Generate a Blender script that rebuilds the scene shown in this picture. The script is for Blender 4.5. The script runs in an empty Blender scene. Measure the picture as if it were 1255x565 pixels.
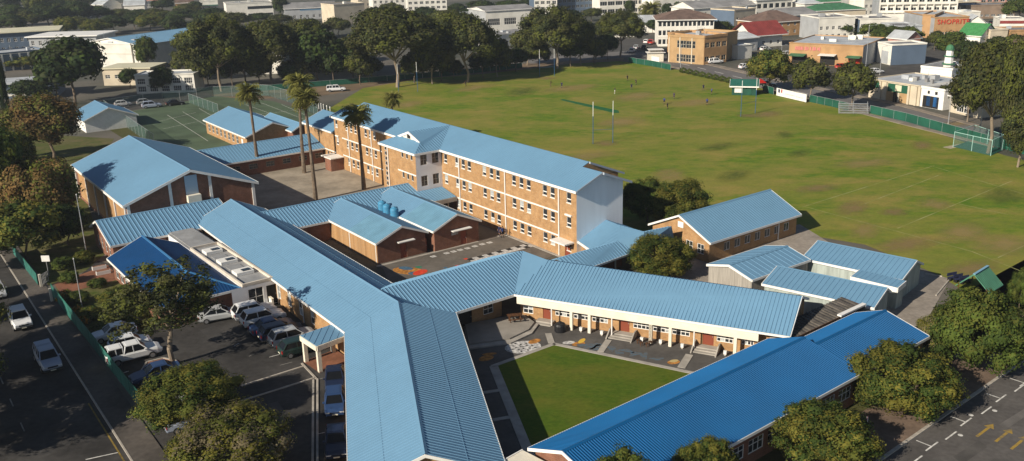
import bpy, math, random
import numpy as np
from mathutils import Vector, Matrix
random.seed(7)
SC = bpy.context.scene
COL = SC.collection
rad = math.radians

# ---------------------------------------------------------------- camera
F_PX, CAM_H, Y_HOR, ROLL = 1120.0, 42.0, -76.0, -1.5
_th = math.atan((282.5 - Y_HOR) / F_PX)
_f = Vector((0, math.cos(_th), -math.sin(_th)))
_u = Vector((0, math.sin(_th), math.cos(_th)))
_x = Vector((1, 0, 0))
_r = rad(ROLL)
RT = _x * math.cos(_r) + _u * math.sin(_r)
UP = _u * math.cos(_r) - _x * math.sin(_r)
cam_data = bpy.data.cameras.new('camera')
cam = bpy.data.objects.new('camera', cam_data)
COL.objects.link(cam)
cam.matrix_world = Matrix(((RT.x, UP.x, -_f.x, 0), (RT.y, UP.y, -_f.y, 0), (RT.z, UP.z, -_f.z, CAM_H), (0, 0, 0, 1)))
cam_data.sensor_width = 36.0
cam_data.lens = 36.0 * F_PX / 1255.0
cam_data.clip_start = 1.0
cam_data.clip_end = 20000.0
SC.camera = cam

# ---------------------------------------------------------------- light
SUN_AZ, SUN_EL = 48.5, 28.0            # azimuth the light travels towards, elevation
w = bpy.data.worlds.new('World')
SC.world = w
w.use_nodes = True
nt = w.node_tree
nt.nodes.clear()
sky = nt.nodes.new('ShaderNodeTexSky')
sky.sky_type = 'NISHITA'
sky.sun_disc = False
sky.sun_elevation = rad(SUN_EL)
sky.sun_rotation = rad(SUN_AZ + 180.0)
sky.air_density = 0.85
sky.dust_density = 0.4
bg = nt.nodes.new('ShaderNodeBackground')
bg.inputs['Strength'].default_value = 0.056
wo = nt.nodes.new('ShaderNodeOutputWorld')
nt.links.new(sky.outputs[0], bg.inputs[0])
nt.links.new(bg.outputs[0], wo.inputs[0])
sun_data = bpy.data.lights.new('sun', 'SUN')
sun_data.energy = 5.0
sun_data.angle = rad(0.5)
sun_data.color = (1.0, 0.91, 0.76)
sun = bpy.data.objects.new('sun', sun_data)
COL.objects.link(sun)
_d = Vector((math.sin(rad(SUN_AZ)) * math.cos(rad(SUN_EL)), math.cos(rad(SUN_AZ)) * math.cos(rad(SUN_EL)), -math.sin(rad(SUN_EL))))
sun.rotation_euler = _d.to_track_quat('-Z', 'Y').to_euler()
sun.location = (-60, -40, 120)
SC.view_settings.view_transform = 'Standard'
SC.view_settings.look = 'None'
SC.view_settings.exposure = 0.33
SC.view_settings.gamma = 1.0
SC.view_settings.use_curve_mapping = False
SC.render.engine = 'CYCLES'
SC.cycles.max_bounces = 5
SC.cycles.transparent_max_bounces = 32
SC.cycles.use_denoising = True

# ---------------------------------------------------------------- survey helper: where a sight line meets the level z
def G(x, y, z=0.0):
    d = _f + RT * ((x - 627.5) / F_PX) - UP * ((y - 282.5) / F_PX)
    t = (z - CAM_H) / d.z
    return Vector((d.x * t, d.y * t, z))

def azv(a):
    return Vector((math.sin(rad(a)), math.cos(rad(a)), 0))
def az_of(v):
    return math.degrees(math.atan2(v.x, v.y))

# ---------------------------------------------------------------- materials
MATS = {}
def _ramp(nt, fac, stops):
    r = nt.nodes.new('ShaderNodeValToRGB')
    cr = r.color_ramp
    while len(cr.elements) < len(stops):
        cr.elements.new(0.5)
    for e, (p, c) in zip(cr.elements, stops):
        e.position = p
        e.color = (c[0], c[1], c[2], 1)
    nt.links.new(fac, r.inputs[0])
    return r.outputs[0]

def mat(name, col, rough=0.7, var=0.0, scale=1.0, spec=0.3, metal=0.0, col2=None, detail=4.0, bump=0.0, stretch=None, lo=0.35, hi=0.65, rnd=0.0, trans=0.0, coords='Object', fine=0.0, fscale=6.0):
    """procedural surface: base colour broken by noise, optional bump, optional per-object variation"""
    if name in MATS:
        return MATS[name]
    m = bpy.data.materials.new(name)
    m.use_nodes = True
    n = m.node_tree
    b = n.nodes['Principled BSDF']
    b.inputs['Roughness'].default_value = rough
    b.inputs['Metallic'].default_value = metal
    b.inputs['Specular IOR Level'].default_value = spec
    b.inputs['Base Color'].default_value = (*col, 1)
    if var > 0 or col2 is not None or bump > 0:
        tc = n.nodes.new('ShaderNodeTexCoord')
        mp = n.nodes.new('ShaderNodeMapping')
        n.links.new(tc.outputs[coords], mp.inputs[0])
        if stretch:
            mp.inputs['Scale'].default_value = stretch
        ns = n.nodes.new('ShaderNodeTexNoise')
        ns.inputs['Scale'].default_value = scale
        ns.inputs['Detail'].default_value = detail
        n.links.new(mp.outputs[0], ns.inputs['Vector'])
        c2 = col2 if col2 is not None else tuple(max(0, c * (1 - var)) for c in col)
        c1 = col if col2 is not None else tuple(min(1, c * (1 + var * 0.6)) for c in col)
        out = _ramp(n, ns.outputs['Fac'], [(lo, c2), (hi, c1)])
        if fine > 0:
            nf = n.nodes.new('ShaderNodeTexNoise')
            nf.inputs['Scale'].default_value = fscale
            nf.inputs['Detail'].default_value = 3
            n.links.new(mp.outputs[0], nf.inputs['Vector'])
            mx = n.nodes.new('ShaderNodeMix'); mx.data_type = 'RGBA'; mx.blend_type = 'MULTIPLY'
            mx.inputs['Factor'].default_value = 1.0
            n.links.new(out, mx.inputs['A'])
            f2 = _ramp(n, nf.outputs['Fac'], [(0.3, (1 - fine,) * 3), (0.7, (1 + 0 * fine,) * 3)])
            n.links.new(f2, mx.inputs['B'])
            out = mx.outputs['Result']
        if rnd > 0:
            oi = n.nodes.new('ShaderNodeObjectInfo')
            hs = n.nodes.new('ShaderNodeHueSaturation')
            ma = n.nodes.new('ShaderNodeMapRange')
            ma.inputs['To Min'].default_value = 1 - rnd
            ma.inputs['To Max'].default_value = 1 + rnd
            n.links.new(oi.outputs['Random'], ma.inputs['Value'])
            n.links.new(ma.outputs[0], hs.inputs['Value'])
            n.links.new(out, hs.inputs['Color'])
            out = hs.outputs[0]
        n.links.new(out, b.inputs['Base Color'])
        if bump > 0:
            bp = n.nodes.new('ShaderNodeBump')
            bp.inputs['Strength'].default_value = bump
            bp.inputs['Distance'].default_value = 0.05
            n.links.new(ns.outputs['Fac'], bp.inputs['Height'])
            n.links.new(bp.outputs[0], b.inputs['Normal'])
    if trans > 0:
        ts = n.nodes.new('ShaderNodeBsdfTranslucent')
        ts.inputs['Color'].default_value = (col[0] * 1.3, col[1] * 1.4, col[2], 1)
        ms = n.nodes.new('ShaderNodeMixShader')
        ms.inputs[0].default_value = trans
        n.links.new(b.outputs[0], ms.inputs[1])
        n.links.new(ts.outputs[0], ms.inputs[2])
        n.links.new(ms.outputs[0], n.nodes['Material Output'].inputs['Surface'])
    MATS[name] = m
    return m

def brick_mat(name, c1, c2, mortar):
    m = bpy.data.materials.new(name)
    m.use_nodes = True
    n = m.node_tree
    b = n.nodes['Principled BSDF']
    b.inputs['Roughness'].default_value = 0.85
    b.inputs['Specular IOR Level'].default_value = 0.2
    uv = n.nodes.new('ShaderNodeUVMap')
    br = n.nodes.new('ShaderNodeTexBrick')
    br.inputs['Color1'].default_value = (*c1, 1)
    br.inputs['Color2'].default_value = (*c2, 1)
    br.inputs['Mortar'].default_value = (*mortar, 1)
    br.inputs['Scale'].default_value = 1.0
    br.inputs['Brick Width'].default_value = 0.24
    br.inputs['Row Height'].default_value = 0.085
    br.inputs['Mortar Size'].default_value = 0.01
    br.inputs['Bias'].default_value = 0.0
    n.links.new(uv.outputs[0], br.inputs['Vector'])
    ns = n.nodes.new('ShaderNodeTexNoise')
    ns.inputs['Scale'].default_value = 0.9
    ns.inputs['Detail'].default_value = 7
    ns.inputs['Roughness'].default_value = 0.7
    n.links.new(uv.outputs[0], ns.inputs['Vector'])
    f2 = _ramp(n, ns.outputs['Fac'], [(0.3, (0.66, 0.63, 0.60)), (0.7, (1.1, 1.1, 1.1))])
    mx = n.nodes.new('ShaderNodeMix'); mx.data_type = 'RGBA'; mx.blend_type = 'MULTIPLY'
    mx.inputs['Factor'].default_value = 1.0
    n.links.new(br.outputs['Color'], mx.inputs['A'])
    n.links.new(f2, mx.inputs['B'])
    n.links.new(mx.outputs['Result'], b.inputs['Base Color'])
    MATS[name] = m
    return m

BRICK = brick_mat('face_brick', (0.48, 0.262, 0.10), (0.39, 0.19, 0.07), (0.42, 0.34, 0.23))
BRICK_RED = brick_mat('red_brick', (0.26, 0.095, 0.05), (0.20, 0.07, 0.04), (0.26, 0.20, 0.16))  # darker brick tone carries the shade of the unlit gable ends
ROOF = mat('roof_light_blue', (0.142, 0.282, 0.42), 0.62, var=0.05, scale=0.10, spec=0.3, detail=9, fine=0.05, fscale=0.9)
ROOF2 = mat('roof_strong_blue', (0.002, 0.092, 0.255), 0.62, var=0.08, scale=0.25, spec=0.3, detail=7, fine=0.06)
ROOF3 = mat('roof_bright_blue', (0.005, 0.050, 0.155), 0.42, var=0.10, scale=0.4, spec=0.35, detail=6)
ROOFG = mat('roof_grey_sheet', (0.31, 0.31, 0.31), 0.6, var=0.2, scale=0.5, detail=6)
WHITE = mat('white_paint', (0.78, 0.76, 0.72), 0.6, var=0.06, scale=1.5)
CREAM = mat('cream_paint', (0.74, 0.68, 0.56), 0.65, var=0.08, scale=1.0)
WALL_BW = mat('blue_white_wall', (0.84, 0.86, 0.88), 0.8, var=0.05, scale=0.4, stretch=(3, 3, .4))
PLASTER = mat('pale_plaster', (0.74, 0.74, 0.76), 0.75, var=0.07, scale=0.5)
CONC = mat('concrete', (0.36, 0.33, 0.29), 0.85, var=0.18, scale=0.8, detail=7)
PIPE = mat('downpipe_white', (0.75, 0.72, 0.68), 0.5)
GLASS = mat('window_glass', (0.025, 0.03, 0.035), 0.12, spec=0.6)
GLASS_P = mat('window_blind', (0.40, 0.42, 0.42), 0.3, var=0.3, scale=3.0, spec=0.5)
DOOR = mat('dark_red_door', (0.22, 0.055, 0.03), 0.5)
DARK = mat('dark_opening', (0.02, 0.018, 0.016), 0.9)
TIMBER = mat('timber_cladding', (0.34, 0.31, 0.27), 0.8, var=0.25, scale=1.2, stretch=(6, 6, 0.3), detail=5)
ASPH = mat('asphalt', (0.060, 0.056, 0.053), 0.92, var=0.42, scale=0.16, detail=9, spec=0.2, fine=0.32, fscale=1.6)
ASPH2 = mat('asphalt_yard', (0.085, 0.080, 0.074), 0.92, var=0.25, scale=0.3, detail=8, spec=0.2, fine=0.2, fscale=2.0)
PAVE = mat('paving', (0.27, 0.225, 0.18), 0.88, var=0.25, scale=0.35, detail=8, fine=0.2, fscale=2.0)
PAVE_RED = mat('red_brick_paving', (0.25, 0.105, 0.06), 0.88, var=0.2, scale=0.6, detail=8, fine=0.25, fscale=3.0)
PAINT_W = mat('road_paint_white', (0.62, 0.60, 0.56), 0.75, var=0.3, scale=1.6)
PAINT_Y = mat('road_paint_yellow', (0.50, 0.30, 0.035), 0.75, var=0.3, scale=1.6)
KERB = mat('kerb_concrete', (0.40, 0.36, 0.31), 0.85, var=0.2, scale=0.9)
FENCE_G = mat('fence_green', (0.014, 0.085, 0.055), 0.6, var=0.2, scale=0.7)
STEEL = mat('galvanised_steel', (0.42, 0.43, 0.44), 0.45, metal=0.4, var=0.1, scale=2.0)
BLACKP = mat('black_plastic', (0.015, 0.015, 0.017), 0.45)
WOOD = mat('dark_wood', (0.10, 0.045, 0.02), 0.7, var=0.3, scale=3.0)

# ---------------------------------------------------------------- mesh building
class MB:
    def __init__(s, base=(0, 0, 0)):
        s.v, s.f, s.m, s.uv = [], [], [], []
        s.b = Vector(base)
    def poly(s, pts, mi=0, uv=None):
        i = len(s.v)
        s.v.extend([tuple(Vector(p) - s.b) for p in pts])
        s.f.append(tuple(range(i, i + len(pts))))
        s.m.append(mi)
        s.uv.append(uv if uv else [(p[0], p[1]) for p in pts])
    def box(s, c, ex, ey, ez, mi=0):
        """box about centre c with half-extent vectors"""
        c, ex, ey, ez = Vector(c), Vector(ex), Vector(ey), Vector(ez)
        P = [c + ex * a + ey * b + ez * d for d in (-1, 1) for b in (-1, 1) for a in (-1, 1)]
        for q in ((0, 2, 3, 1), (4, 5, 7, 6), (0, 1, 5, 4), (2, 6, 7, 3), (0, 4, 6, 2), (1, 3, 7, 5)):
            s.poly([P[k] for k in q], mi)
    def bx(s, x0, x1, y0, y1, z0, z1, mi=0):
        s.box(((x0 + x1) / 2, (y0 + y1) / 2, (z0 + z1) / 2), ((x1 - x0) / 2, 0, 0), (0, (y1 - y0) / 2, 0), (0, 0, (z1 - z0) / 2), mi)
    def bar(s, p, q, wd, ht, mi=0, up=(0, 0, 1)):
        """square bar from p to q"""
        p, q = Vector(p), Vector(q)
        d = q - p
        L = d.length
        if L < 1e-6: return
        d.normalize()
        up = Vector(up)
        sd = d.cross(up)
        if sd.length < 1e-4:
            sd = d.cross(Vector((1, 0, 0)))
        sd.normalize()
        u2 = sd.cross(d)
        s.box((p + q) / 2, d * (L / 2), sd * (wd / 2), u2 * (ht / 2), mi)
    def tube(s, p, q, r0, r1, n=8, mi=0, cap=True):
        p, q = Vector(p), Vector(q)
        d = (q - p).normalized()
        a = d.cross(Vector((0, 0, 1)))
        if a.length < 1e-3: a = Vector((1, 0, 0))
        a.normalize(); b = d.cross(a)
        A = [p + (a * math.cos(t) + b * math.sin(t)) * r0 for t in [2 * math.pi * k / n for k in range(n)]]
        B = [q + (a * math.cos(t) + b * math.sin(t)) * r1 for t in [2 * math.pi * k / n for k in range(n)]]
        for k in range(n):
            s.poly([A[k], A[(k + 1) % n], B[(k + 1) % n], B[k]], mi)
        if cap:
            s.poly(A[::-1], mi); s.poly(B, mi)
    def mesh(s, name, mats):
        me = bpy.data.meshes.new(name)
        me.from_pydata(s.v, [], s.f)
        for m in mats: me.materials.append(m)
        me.polygons.foreach_set('material_index', s.m)
        ul = me.uv_layers.new(name='UVMap')
        flat = [c for u in s.uv for p in u for c in p]
        ul.data.foreach_set('uv', flat)
        me.update()
        return me
    def build(s, name, mats, parent=None, loc=None):
        if not s.f: return None
        if not isinstance(mats, (list, tuple)): mats = [mats]
        o = bpy.data.objects.new(name, s.mesh(name, mats))
        COL.objects.link(o)
        if parent is not None: o.parent = parent
        if loc is not None: o.location = loc
        return o

def tag(o, label=None, cat=None, group=None, kind=None):
    if label: o['label'] = label
    if cat: o['category'] = cat
    if group: o['group'] = group
    if kind: o['kind'] = kind
    return o

def thing(name, loc, label, cat, group=None, rz=0.0):
    o = bpy.data.objects.new(name, None)
    o.empty_display_size = 0.3
    COL.objects.link(o)
    o.location = loc
    o.rotation_euler = (0, 0, rz)
    return tag(o, label, cat, group)

def inst(name, me, parent=None, loc=(0, 0, 0), rz=0.0, scale=None):
    o = bpy.data.objects.new(name, me)
    COL.objects.link(o)
    o.location = loc
    o.rotation_euler = (0, 0, rz)
    if scale is not None: o.scale = scale
    if parent is not None: o.parent = parent
    return o

def copy_tree(o, parent=None):
    c = o.copy()
    COL.objects.link(c)
    c.parent = parent
    for ch in o.children:
        copy_tree(ch, c)
    return c

# ---------------------------------------------------------------- flat sheets on the ground
def sheet(name, pts, z, m, kind='structure', parent=None, thick=0.0):
    pts = [Vector((p[0], p[1], 0)) for p in pts]
    area = sum(pts[i].x * pts[(i + 1) % len(pts)].y - pts[(i + 1) % len(pts)].x * pts[i].y for i in range(len(pts)))
    if area < 0: pts = pts[::-1]
    mb = MB()
    mb.poly([(p.x, p.y, z) for p in pts])
    if thick > 0:
        for i in range(len(pts)):
            a, b = pts[i], pts[(i + 1) % len(pts)]
            mb.poly([(a.x, a.y, z - thick), (b.x, b.y, z - thick), (b.x, b.y, z), (a.x, a.y, z)])
    o = mb.build(name, m, parent)
    if kind and parent is None: o['kind'] = kind
    return o
def gsheet(name, px, z, m, **k):
    return sheet(name, [G(x, y, 0) for x, y in px], z, m, **k)
def strip(mb, p, q, wd, z, mi=0, h=0.0):
    p, q = Vector((p[0], p[1], 0)), Vector((q[0], q[1], 0))
    d = (q - p).normalized(); n = Vector((-d.y, d.x, 0)) * (wd / 2)
    zz = Vector((0, 0, z))
    c = [p + n + zz, p - n + zz, q - n + zz, q + n + zz]
    mb.poly([c[0], c[1], c[2], c[3]], mi)
    if h > 0:
        dn = Vector((0, 0, -h))
        for i in range(4):
            a, b = c[i], c[(i + 1) % 4]
            mb.poly([a + dn, b + dn, b, a], mi)

# ---------------------------------------------------------------- roofs
def _fit(poly):
    c = sum(poly, Vector()) / len(poly)
    n = Vector()
    for i in range(len(poly)):
        a, b = poly[i] - c, poly[(i + 1) % len(poly)] - c
        n += a.cross(b)
    n.normalize()
    if n.z < 0: n = -n
    return c, n

def roof_slope(mb, poly, pitch=0.6, rib=0.07, ribw=0.10, thick=0.10, mi=0):
    """one roof plane: sheet, underside, edges and raised ribs running up the slope"""
    poly = [Vector(p) for p in poly]
    c, n = _fit(poly)
    nn = Vector()
    for i in range(len(poly)):
        nn += (poly[i] - c).cross(poly[(i + 1) % len(poly)] - c)
    if nn.z < 0: poly = poly[::-1]
    mb.poly(poly, mi)
    dn = Vector((0, 0, -thick))
    mb.poly([p + dn for p in poly[::-1]], mi)
    for i in range(len(poly)):
        a, b = poly[i], poly[(i + 1) % len(poly)]
        mb.poly([a + dn, b + dn, b, a], mi)
    if pitch <= 0: return
    up = Vector((n.x, n.y, 0))
    if up.length < 1e-3: up = Vector((0, 1, 0))
    up.normalize()
    up = -up
    up3 = Vector((up.x, up.y, -(n.x * up.x + n.y * up.y) / n.z)).normalized()
    al = up3.cross(n).normalized()
    P2 = [((p - c).dot(al), (p - c).dot(up3), (p - c).dot(n)) for p in poly]
    lo, hi = min(p[0] for p in P2), max(p[0] for p in P2)
    k = math.ceil((lo + 0.02) / pitch)
    while k * pitch < hi - 0.02:
        t = k * pitch
        xs = []
        for i in range(len(P2)):
            a, b = P2[i], P2[(i + 1) % len(P2)]
            if (a[0] - t) * (b[0] - t) < 0:
                f = (t - a[0]) / (b[0] - a[0])
                xs.append((a[1] + f * (b[1] - a[1]), a[2] + f * (b[2] - a[2])))
        xs.sort()
        for j in range(0, len(xs) - 1, 2):
            (s0, h0), (s1, h1) = xs[j], xs[j + 1]
            if s1 - s0 < 0.1: continue
            p = c + al * t + up3 * s0 + n * h0
            q = c + al * t + up3 * s1 + n * h1
            w2 = al * (ribw / 2); w3 = al * (ribw * 0.28); hh = n * rib
            mb.poly([p - w2, q - w2, q - w3 + hh, p - w3 + hh], mi)
            mb.poly([p - w3 + hh, q - w3 + hh, q + w3 + hh, p + w3 + hh], mi)
            mb.poly([p + w3 + hh, q + w3 + hh, q + w2, p + w2], mi)
            mb.poly([p - w2, p - w3 + hh, p + w3 + hh, p + w2], mi)
        k += 1

def fascia(mb, a, b, h=0.28, t=0.06, out=None, mi=0, up=0.03):
    """board along an eave or verge, hung just outside the edge a-b"""
    a, b = Vector(a), Vector(b)
    d = b - a
    hd = Vector((d.x, d.y, 0))
    n = Vector((hd.y, -hd.x, 0)).normalized() if hd.length > 1e-4 else Vector((1, 0, 0))
    if out is not None and n.dot(Vector(out)) < 0: n = -n
    o0, o1 = n * 0.004, n * (0.004 + t)
    zt, zb = Vector((0, 0, up)), Vector((0, 0, up - h))
    P = [a + o0 + zb, b + o0 + zb, b + o1 + zb, a + o1 + zb, a + o0 + zt, b + o0 + zt, b + o1 + zt, a + o1 + zt]
    for q in ((0, 3, 2, 1), (4, 5, 6, 7), (0, 1, 5, 4), (2, 3, 7, 6), (0, 4, 7, 3), (1, 2, 6, 5)):
        mb.poly([P[k] for k in q], mi)

# ---------------------------------------------------------------- walls with real openings
def wall(mb, p, q, z0, z1, holes=(), depth=0.14, mi=0, u0=0.0):
    """panel from p to q, outward normal to the right of p->q; holes = (s0, s1, za, zb)"""
    p, q = Vector((p[0], p[1], 0)), Vector((q[0], q[1], 0))
    L = (q - p).length
    d = (q - p) / L
    n = Vector((d.y, -d.x, 0))
    holes = [h for h in holes if h[0] > 0.01 and h[1] < L - 0.01 and h[2] >= z0 and h[3] <= z1]
    xs = sorted(set([0.0, L] + [h[0] for h in holes] + [h[1] for h in holes]))
    zs = sorted(set([z0, z1] + [h[2] for h in holes] + [h[3] for h in holes]))
    Z = lambda s, z: p + d * s + Vector((0, 0, z))
    for i in range(len(xs) - 1):
        for j in range(len(zs) - 1):
            a, b, c, e = xs[i], xs[i + 1], zs[j], zs[j + 1]
            if b - a < 1e-5 or e - c < 1e-5: continue
            mx, mz = (a + b) / 2, (c + e) / 2
            if any(h[0] < mx < h[1] and h[2] < mz < h[3] for h in holes): continue
            mb.poly([Z(a, c), Z(b, c), Z(b, e), Z(a, e)], mi, [(u0 + a, c), (u0 + b, c), (u0 + b, e), (u0 + a, e)])
    for (a, b, c, e) in holes:
        k = -n * depth
        for (s0, za, s1, zb) in ((a, c, b, c), (b, c, b, e), (b, e, a, e), (a, e, a, c)):
            P, Q = Z(s0, za), Z(s1, zb)
            mb.poly([P, Q, Q + k, P + k], mi, [(s0, za), (s1, zb), (s1 + .1, zb), (s0 + .1, za)])

def gable_wall(mb, p, q, z0, zr, mi=0, at=0.5):
    """triangle on top of an end wall"""
    p, q = Vector((p[0], p[1], z0)), Vector((q[0], q[1], z0))
    a = p + (q - p) * at
    a.z = zr
    L = (q - p).length
    mb.poly([p, q, a], mi, [(0, z0), (L, z0), (L * at, zr)])

WIN_CACHE = {}
def win_mesh(wd, ht, nx, nz, fr, bar, frame_mat, pane_mat):
    """(frame mesh, [(pane mesh, x, z)]) in local axes: x along the wall, -y outward, origin at lower left corner"""
    key = (round(wd, 2), round(ht, 2), nx, tuple(nz) if isinstance(nz, (list, tuple)) else nz, fr, frame_mat.name, pane_mat.name)
    if key in WIN_CACHE: return WIN_CACHE[key]
    zs = [0.0] + [ht * f for f in (nz if isinstance(nz, (list, tuple)) else [k / nz for k in range(1, nz)])] + [ht]
    mb = MB()
    t = 0.05
    mb.bx(0, fr, -t, t, 0, ht); mb.bx(wd - fr, wd, -t, t, 0, ht)
    mb.bx(fr, wd - fr, -t, t, 0, fr); mb.bx(fr, wd - fr, -t, t, ht - fr, ht)
    for k in range(1, nx):
        x = wd * k / nx
        mb.bx(x - bar / 2, x + bar / 2, -t * .8, t * .8, fr, ht - fr)
    for z in zs[1:-1]:
        mb.bx(fr, wd - fr, -t * .7, t * .7, z - bar / 2, z + bar / 2)
    fm = mb.mesh('window', [frame_mat])
    panes = []
    for i in range(nx):
        for j in range(len(zs) - 1):
            xa = fr if i == 0 else wd * i / nx + bar / 2
            xb = wd - fr if i == nx - 1 else wd * (i + 1) / nx - bar / 2
            za = fr if j == 0 else zs[j] + bar / 2
            zb = ht - fr if j == len(zs) - 2 else zs[j + 1] - bar / 2
            pm = MB(); pm.bx(xa, xb, -0.008, 0.008, za, zb)
            panes.append(pm.mesh('pane', [pane_mat]))
    WIN_CACHE[key] = (fm, panes)
    return WIN_CACHE[key]

def put_window(parent, base, p, q, s, z, wd, ht, nx=1, nz=1, fr=0.07, bar=0.06, frame=None, pane=None, depth=0.09, name='window', blind=0.0):
    """window in the wall p->q with its lower left corner at distance s, height z"""
    p, q = Vector((p[0], p[1], 0)), Vector((q[0], q[1], 0))
    d = (q - p).normalized()
    n = Vector((d.y, -d.x, 0))
    fm, panes = win_mesh(wd, ht, nx, nz, fr, bar, frame or WHITE, pane or GLASS)
    o = inst(name, fm, parent, p + d * s - n * depth + Vector((0, 0, z)) - Vector(base), math.atan2(d.y, d.x))
    for i, pm in enumerate(panes):
        c = inst('pane', pm, o)
        if blind and random.random() < blind:
            c.material_slots[0].link = 'OBJECT'
            c.material_slots[0].material = GLASS_P
    return o

def row_holes(ss, z, wd, ht):
    return [(s, s + wd, z, z + ht) for s in ss]

def pick(px, py, p, q):
    """(distance along p->q, height) where the sight line through a photo point meets the vertical wall p->q"""
    p, q = Vector((p[0], p[1], 0)), Vector((q[0], q[1], 0))
    d = (q - p).normalized(); n = Vector((d.y, -d.x, 0))
    r = _f + RT * ((px - 627.5) / F_PX) - UP * ((py - 282.5) / F_PX)
    o = Vector((0, 0, CAM_H))
    t = (p - o).dot(n) / r.dot(n)
    P = o + r * t
    return (P - p).dot(d), P.z
# ================================================================ SCHOOL
def gable_block(name, label, r0, r1, zr, hwL, hwR, ze, roof=None, pitch=0.6, wallm=None, oh=0.45, oe=0.4, wins=None,
                doors=(), z0=0.0, cutL0=None, cut1=None, cat='building', group=None, fh=0.28, fascia_ends=(1, 1), rib=0.06, skip=(),
                fasc_m=None, cap=True, endwall=(1, 1), zeR=None, rd=True, laps=()):
    """gable-roofed block along r0->r1. wins = {side: [(s, z, w, h, nx, nz)]} with sides L, R, A (r0 end), B (r1 end)"""
    r0 = Vector((r0[0], r0[1], zr)); r1 = Vector((r1[0], r1[1], zr))
    d = (r1 - r0).normalized(); nl = Vector((-d.y, d.x, 0))
    zl, zrr = ze, (ze if zeR is None else zeR)
    def ends(r, cut):
        k = Vector(cut) if cut is not None else nl
        t = 1.0 / k.dot(nl)
        L = r + k * (hwL * t); L.z = zl
        Rr = r - k * (hwR * t); Rr.z = zrr
        return L, Rr
    L0, R0 = ends(r0, cutL0); L1, R1 = ends(r1, cut1)
    base = Vector(((r0.x + r1.x) / 2, (r0.y + r1.y) / 2, z0))
    t = thing(name, base, label, cat, group)
    rm = MB(base)
    roof_slope(rm, [r0, r1, L1, L0], pitch, rib)
    roof_slope(rm, [r0, r1, R1, R0], pitch, rib)
    ro = rm.build('roof', roof or ROOF, t)
    if cap:
        cm = MB(base)
        u = Vector((0, 0, 0.05)); w2 = 0.22
        gl, gr = (zr - zl) / hwL, (zr - zrr) / hwR
        a, b = nl * w2 - Vector((0, 0, gl * w2)), -nl * w2 - Vector((0, 0, gr * w2))
        for (p, q) in ((a, Vector((0, 0, 0.03))), (Vector((0, 0, 0.03)), b)):
            cm.poly([r0 + p + u, r1 + p + u, r1 + q + u, r0 + q + u])
        cm.build('ridge_cap', roof or ROOF, ro)
    for f_ in laps:
        for (e0_, e1_) in ((L0, L1), (R0, R1)):
            lm = MB(base); q0, q1 = r0 + (e0_ - r0) * f_ + UZ * .02, r1 + (e1_ - r1) * f_ + UZ * .02
            lm.bar(q0, q1, .05, .012); lm.build('lap_joint', roof or ROOF, ro)
    fm = MB(base)
    fascia(fm, L0, L1, fh, out=nl); fascia(fm, R0, R1, fh, out=-nl)
    if fascia_ends[0]:
        fascia(fm, L0, r0, fh, out=-d); fascia(fm, r0, R0, fh, out=-d)
    if fascia_ends[1]:
        fascia(fm, L1, r1, fh, out=d); fascia(fm, r1, R1, fh, out=d)
    fm.build('fascia', fasc_m or WHITE, t)
    # walls
    sl, sr = (zr - zl) / hwL, (zr - zrr) / hwR
    ztL, ztR = zl + sl * oh - 0.11, zrr + sr * oh - 0.11
    i0 = d * (oe if endwall[0] else 0.0); i1 = d * (oe if endwall[1] else 0.0)
    P = lambda e, n_, h: Vector((e.x, e.y, 0)) - n_ * oh + h
    a, b = P(L0, nl, i0), P(L1, nl, -i1)
    c, dd = P(R1, -nl, -i1), P(R0, -nl, i0)
    lines = {'L': (b, a, ztL), 'R': (dd, c, ztR), 'A': (a, dd, min(ztL, ztR)), 'B': (c, b, min(ztL, ztR))}
    wm = MB(base)
    wins = wins or {}
    for k, (p, q, zt) in lines.items():
        if k in skip: continue
        hs = [(s, s + ww, z, z + hh) for (s, z, ww, hh, *_) in wins.get(k, [])]
        hs += [(s, s + ww, z0 + 0.05, z0 + hh) for (side, s, ww, hh, *_) in doors if side == k]
        wall(wm, p, q, z0, zt, hs)
        if k in 'AB':
            rr = r0 if k == 'A' else r1
            at = (rr - p).dot((q - p).normalized()) / (q - p).length
            gable_wall(wm, p, q, zt, zr - 0.12 - 0.02, at=at)
    wm.build('wall', wallm or BRICK, t)
    for k, lst in wins.items():
        p, q, zt = lines[k]
        for (s, z, ww, hh, nx, nz, *rest) in lst:
            put_window(t, base, p, q, s, z, ww, hh, nx, nz, **(rest[0] if rest else {}))
    for (side, s, ww, hh, *rest) in doors:
        p, q, zt = lines[side]
        add_door(t, base, p, q, s, z0 + 0.05, ww, hh - 0.05, rest[0] if rest else DOOR)
    return t, lines, base, (L0, L1, R0, R1)

def add_door(parent, base, p, q, s, z, wd, ht, m):
    p, q = Vector((p[0], p[1], 0)), Vector((q[0], q[1], 0))
    d = (q - p).normalized(); n = Vector((d.y, -d.x, 0))
    mb = MB()
    mb.bx(0, wd, -0.03, 0.03, 0, ht)
    mb.bx(0.12, wd - 0.12, -0.045, -0.031, ht * .55, ht - 0.15)
    mb.bx(0.12, wd - 0.12, -0.045, -0.031, 0.15, ht * .45)
    o = mb.build('door', m, parent, p + d * s - n * 0.1 + Vector((0, 0, z)) - Vector(base))
    o.rotation_euler = (0, 0, math.atan2(d.y, d.x))
    h = MB(); h.bx(wd - 0.14, wd - 0.10, -0.09, -0.046, ht * .45, ht * .52)
    h.build('handle', STEEL, o)
    return o

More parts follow.
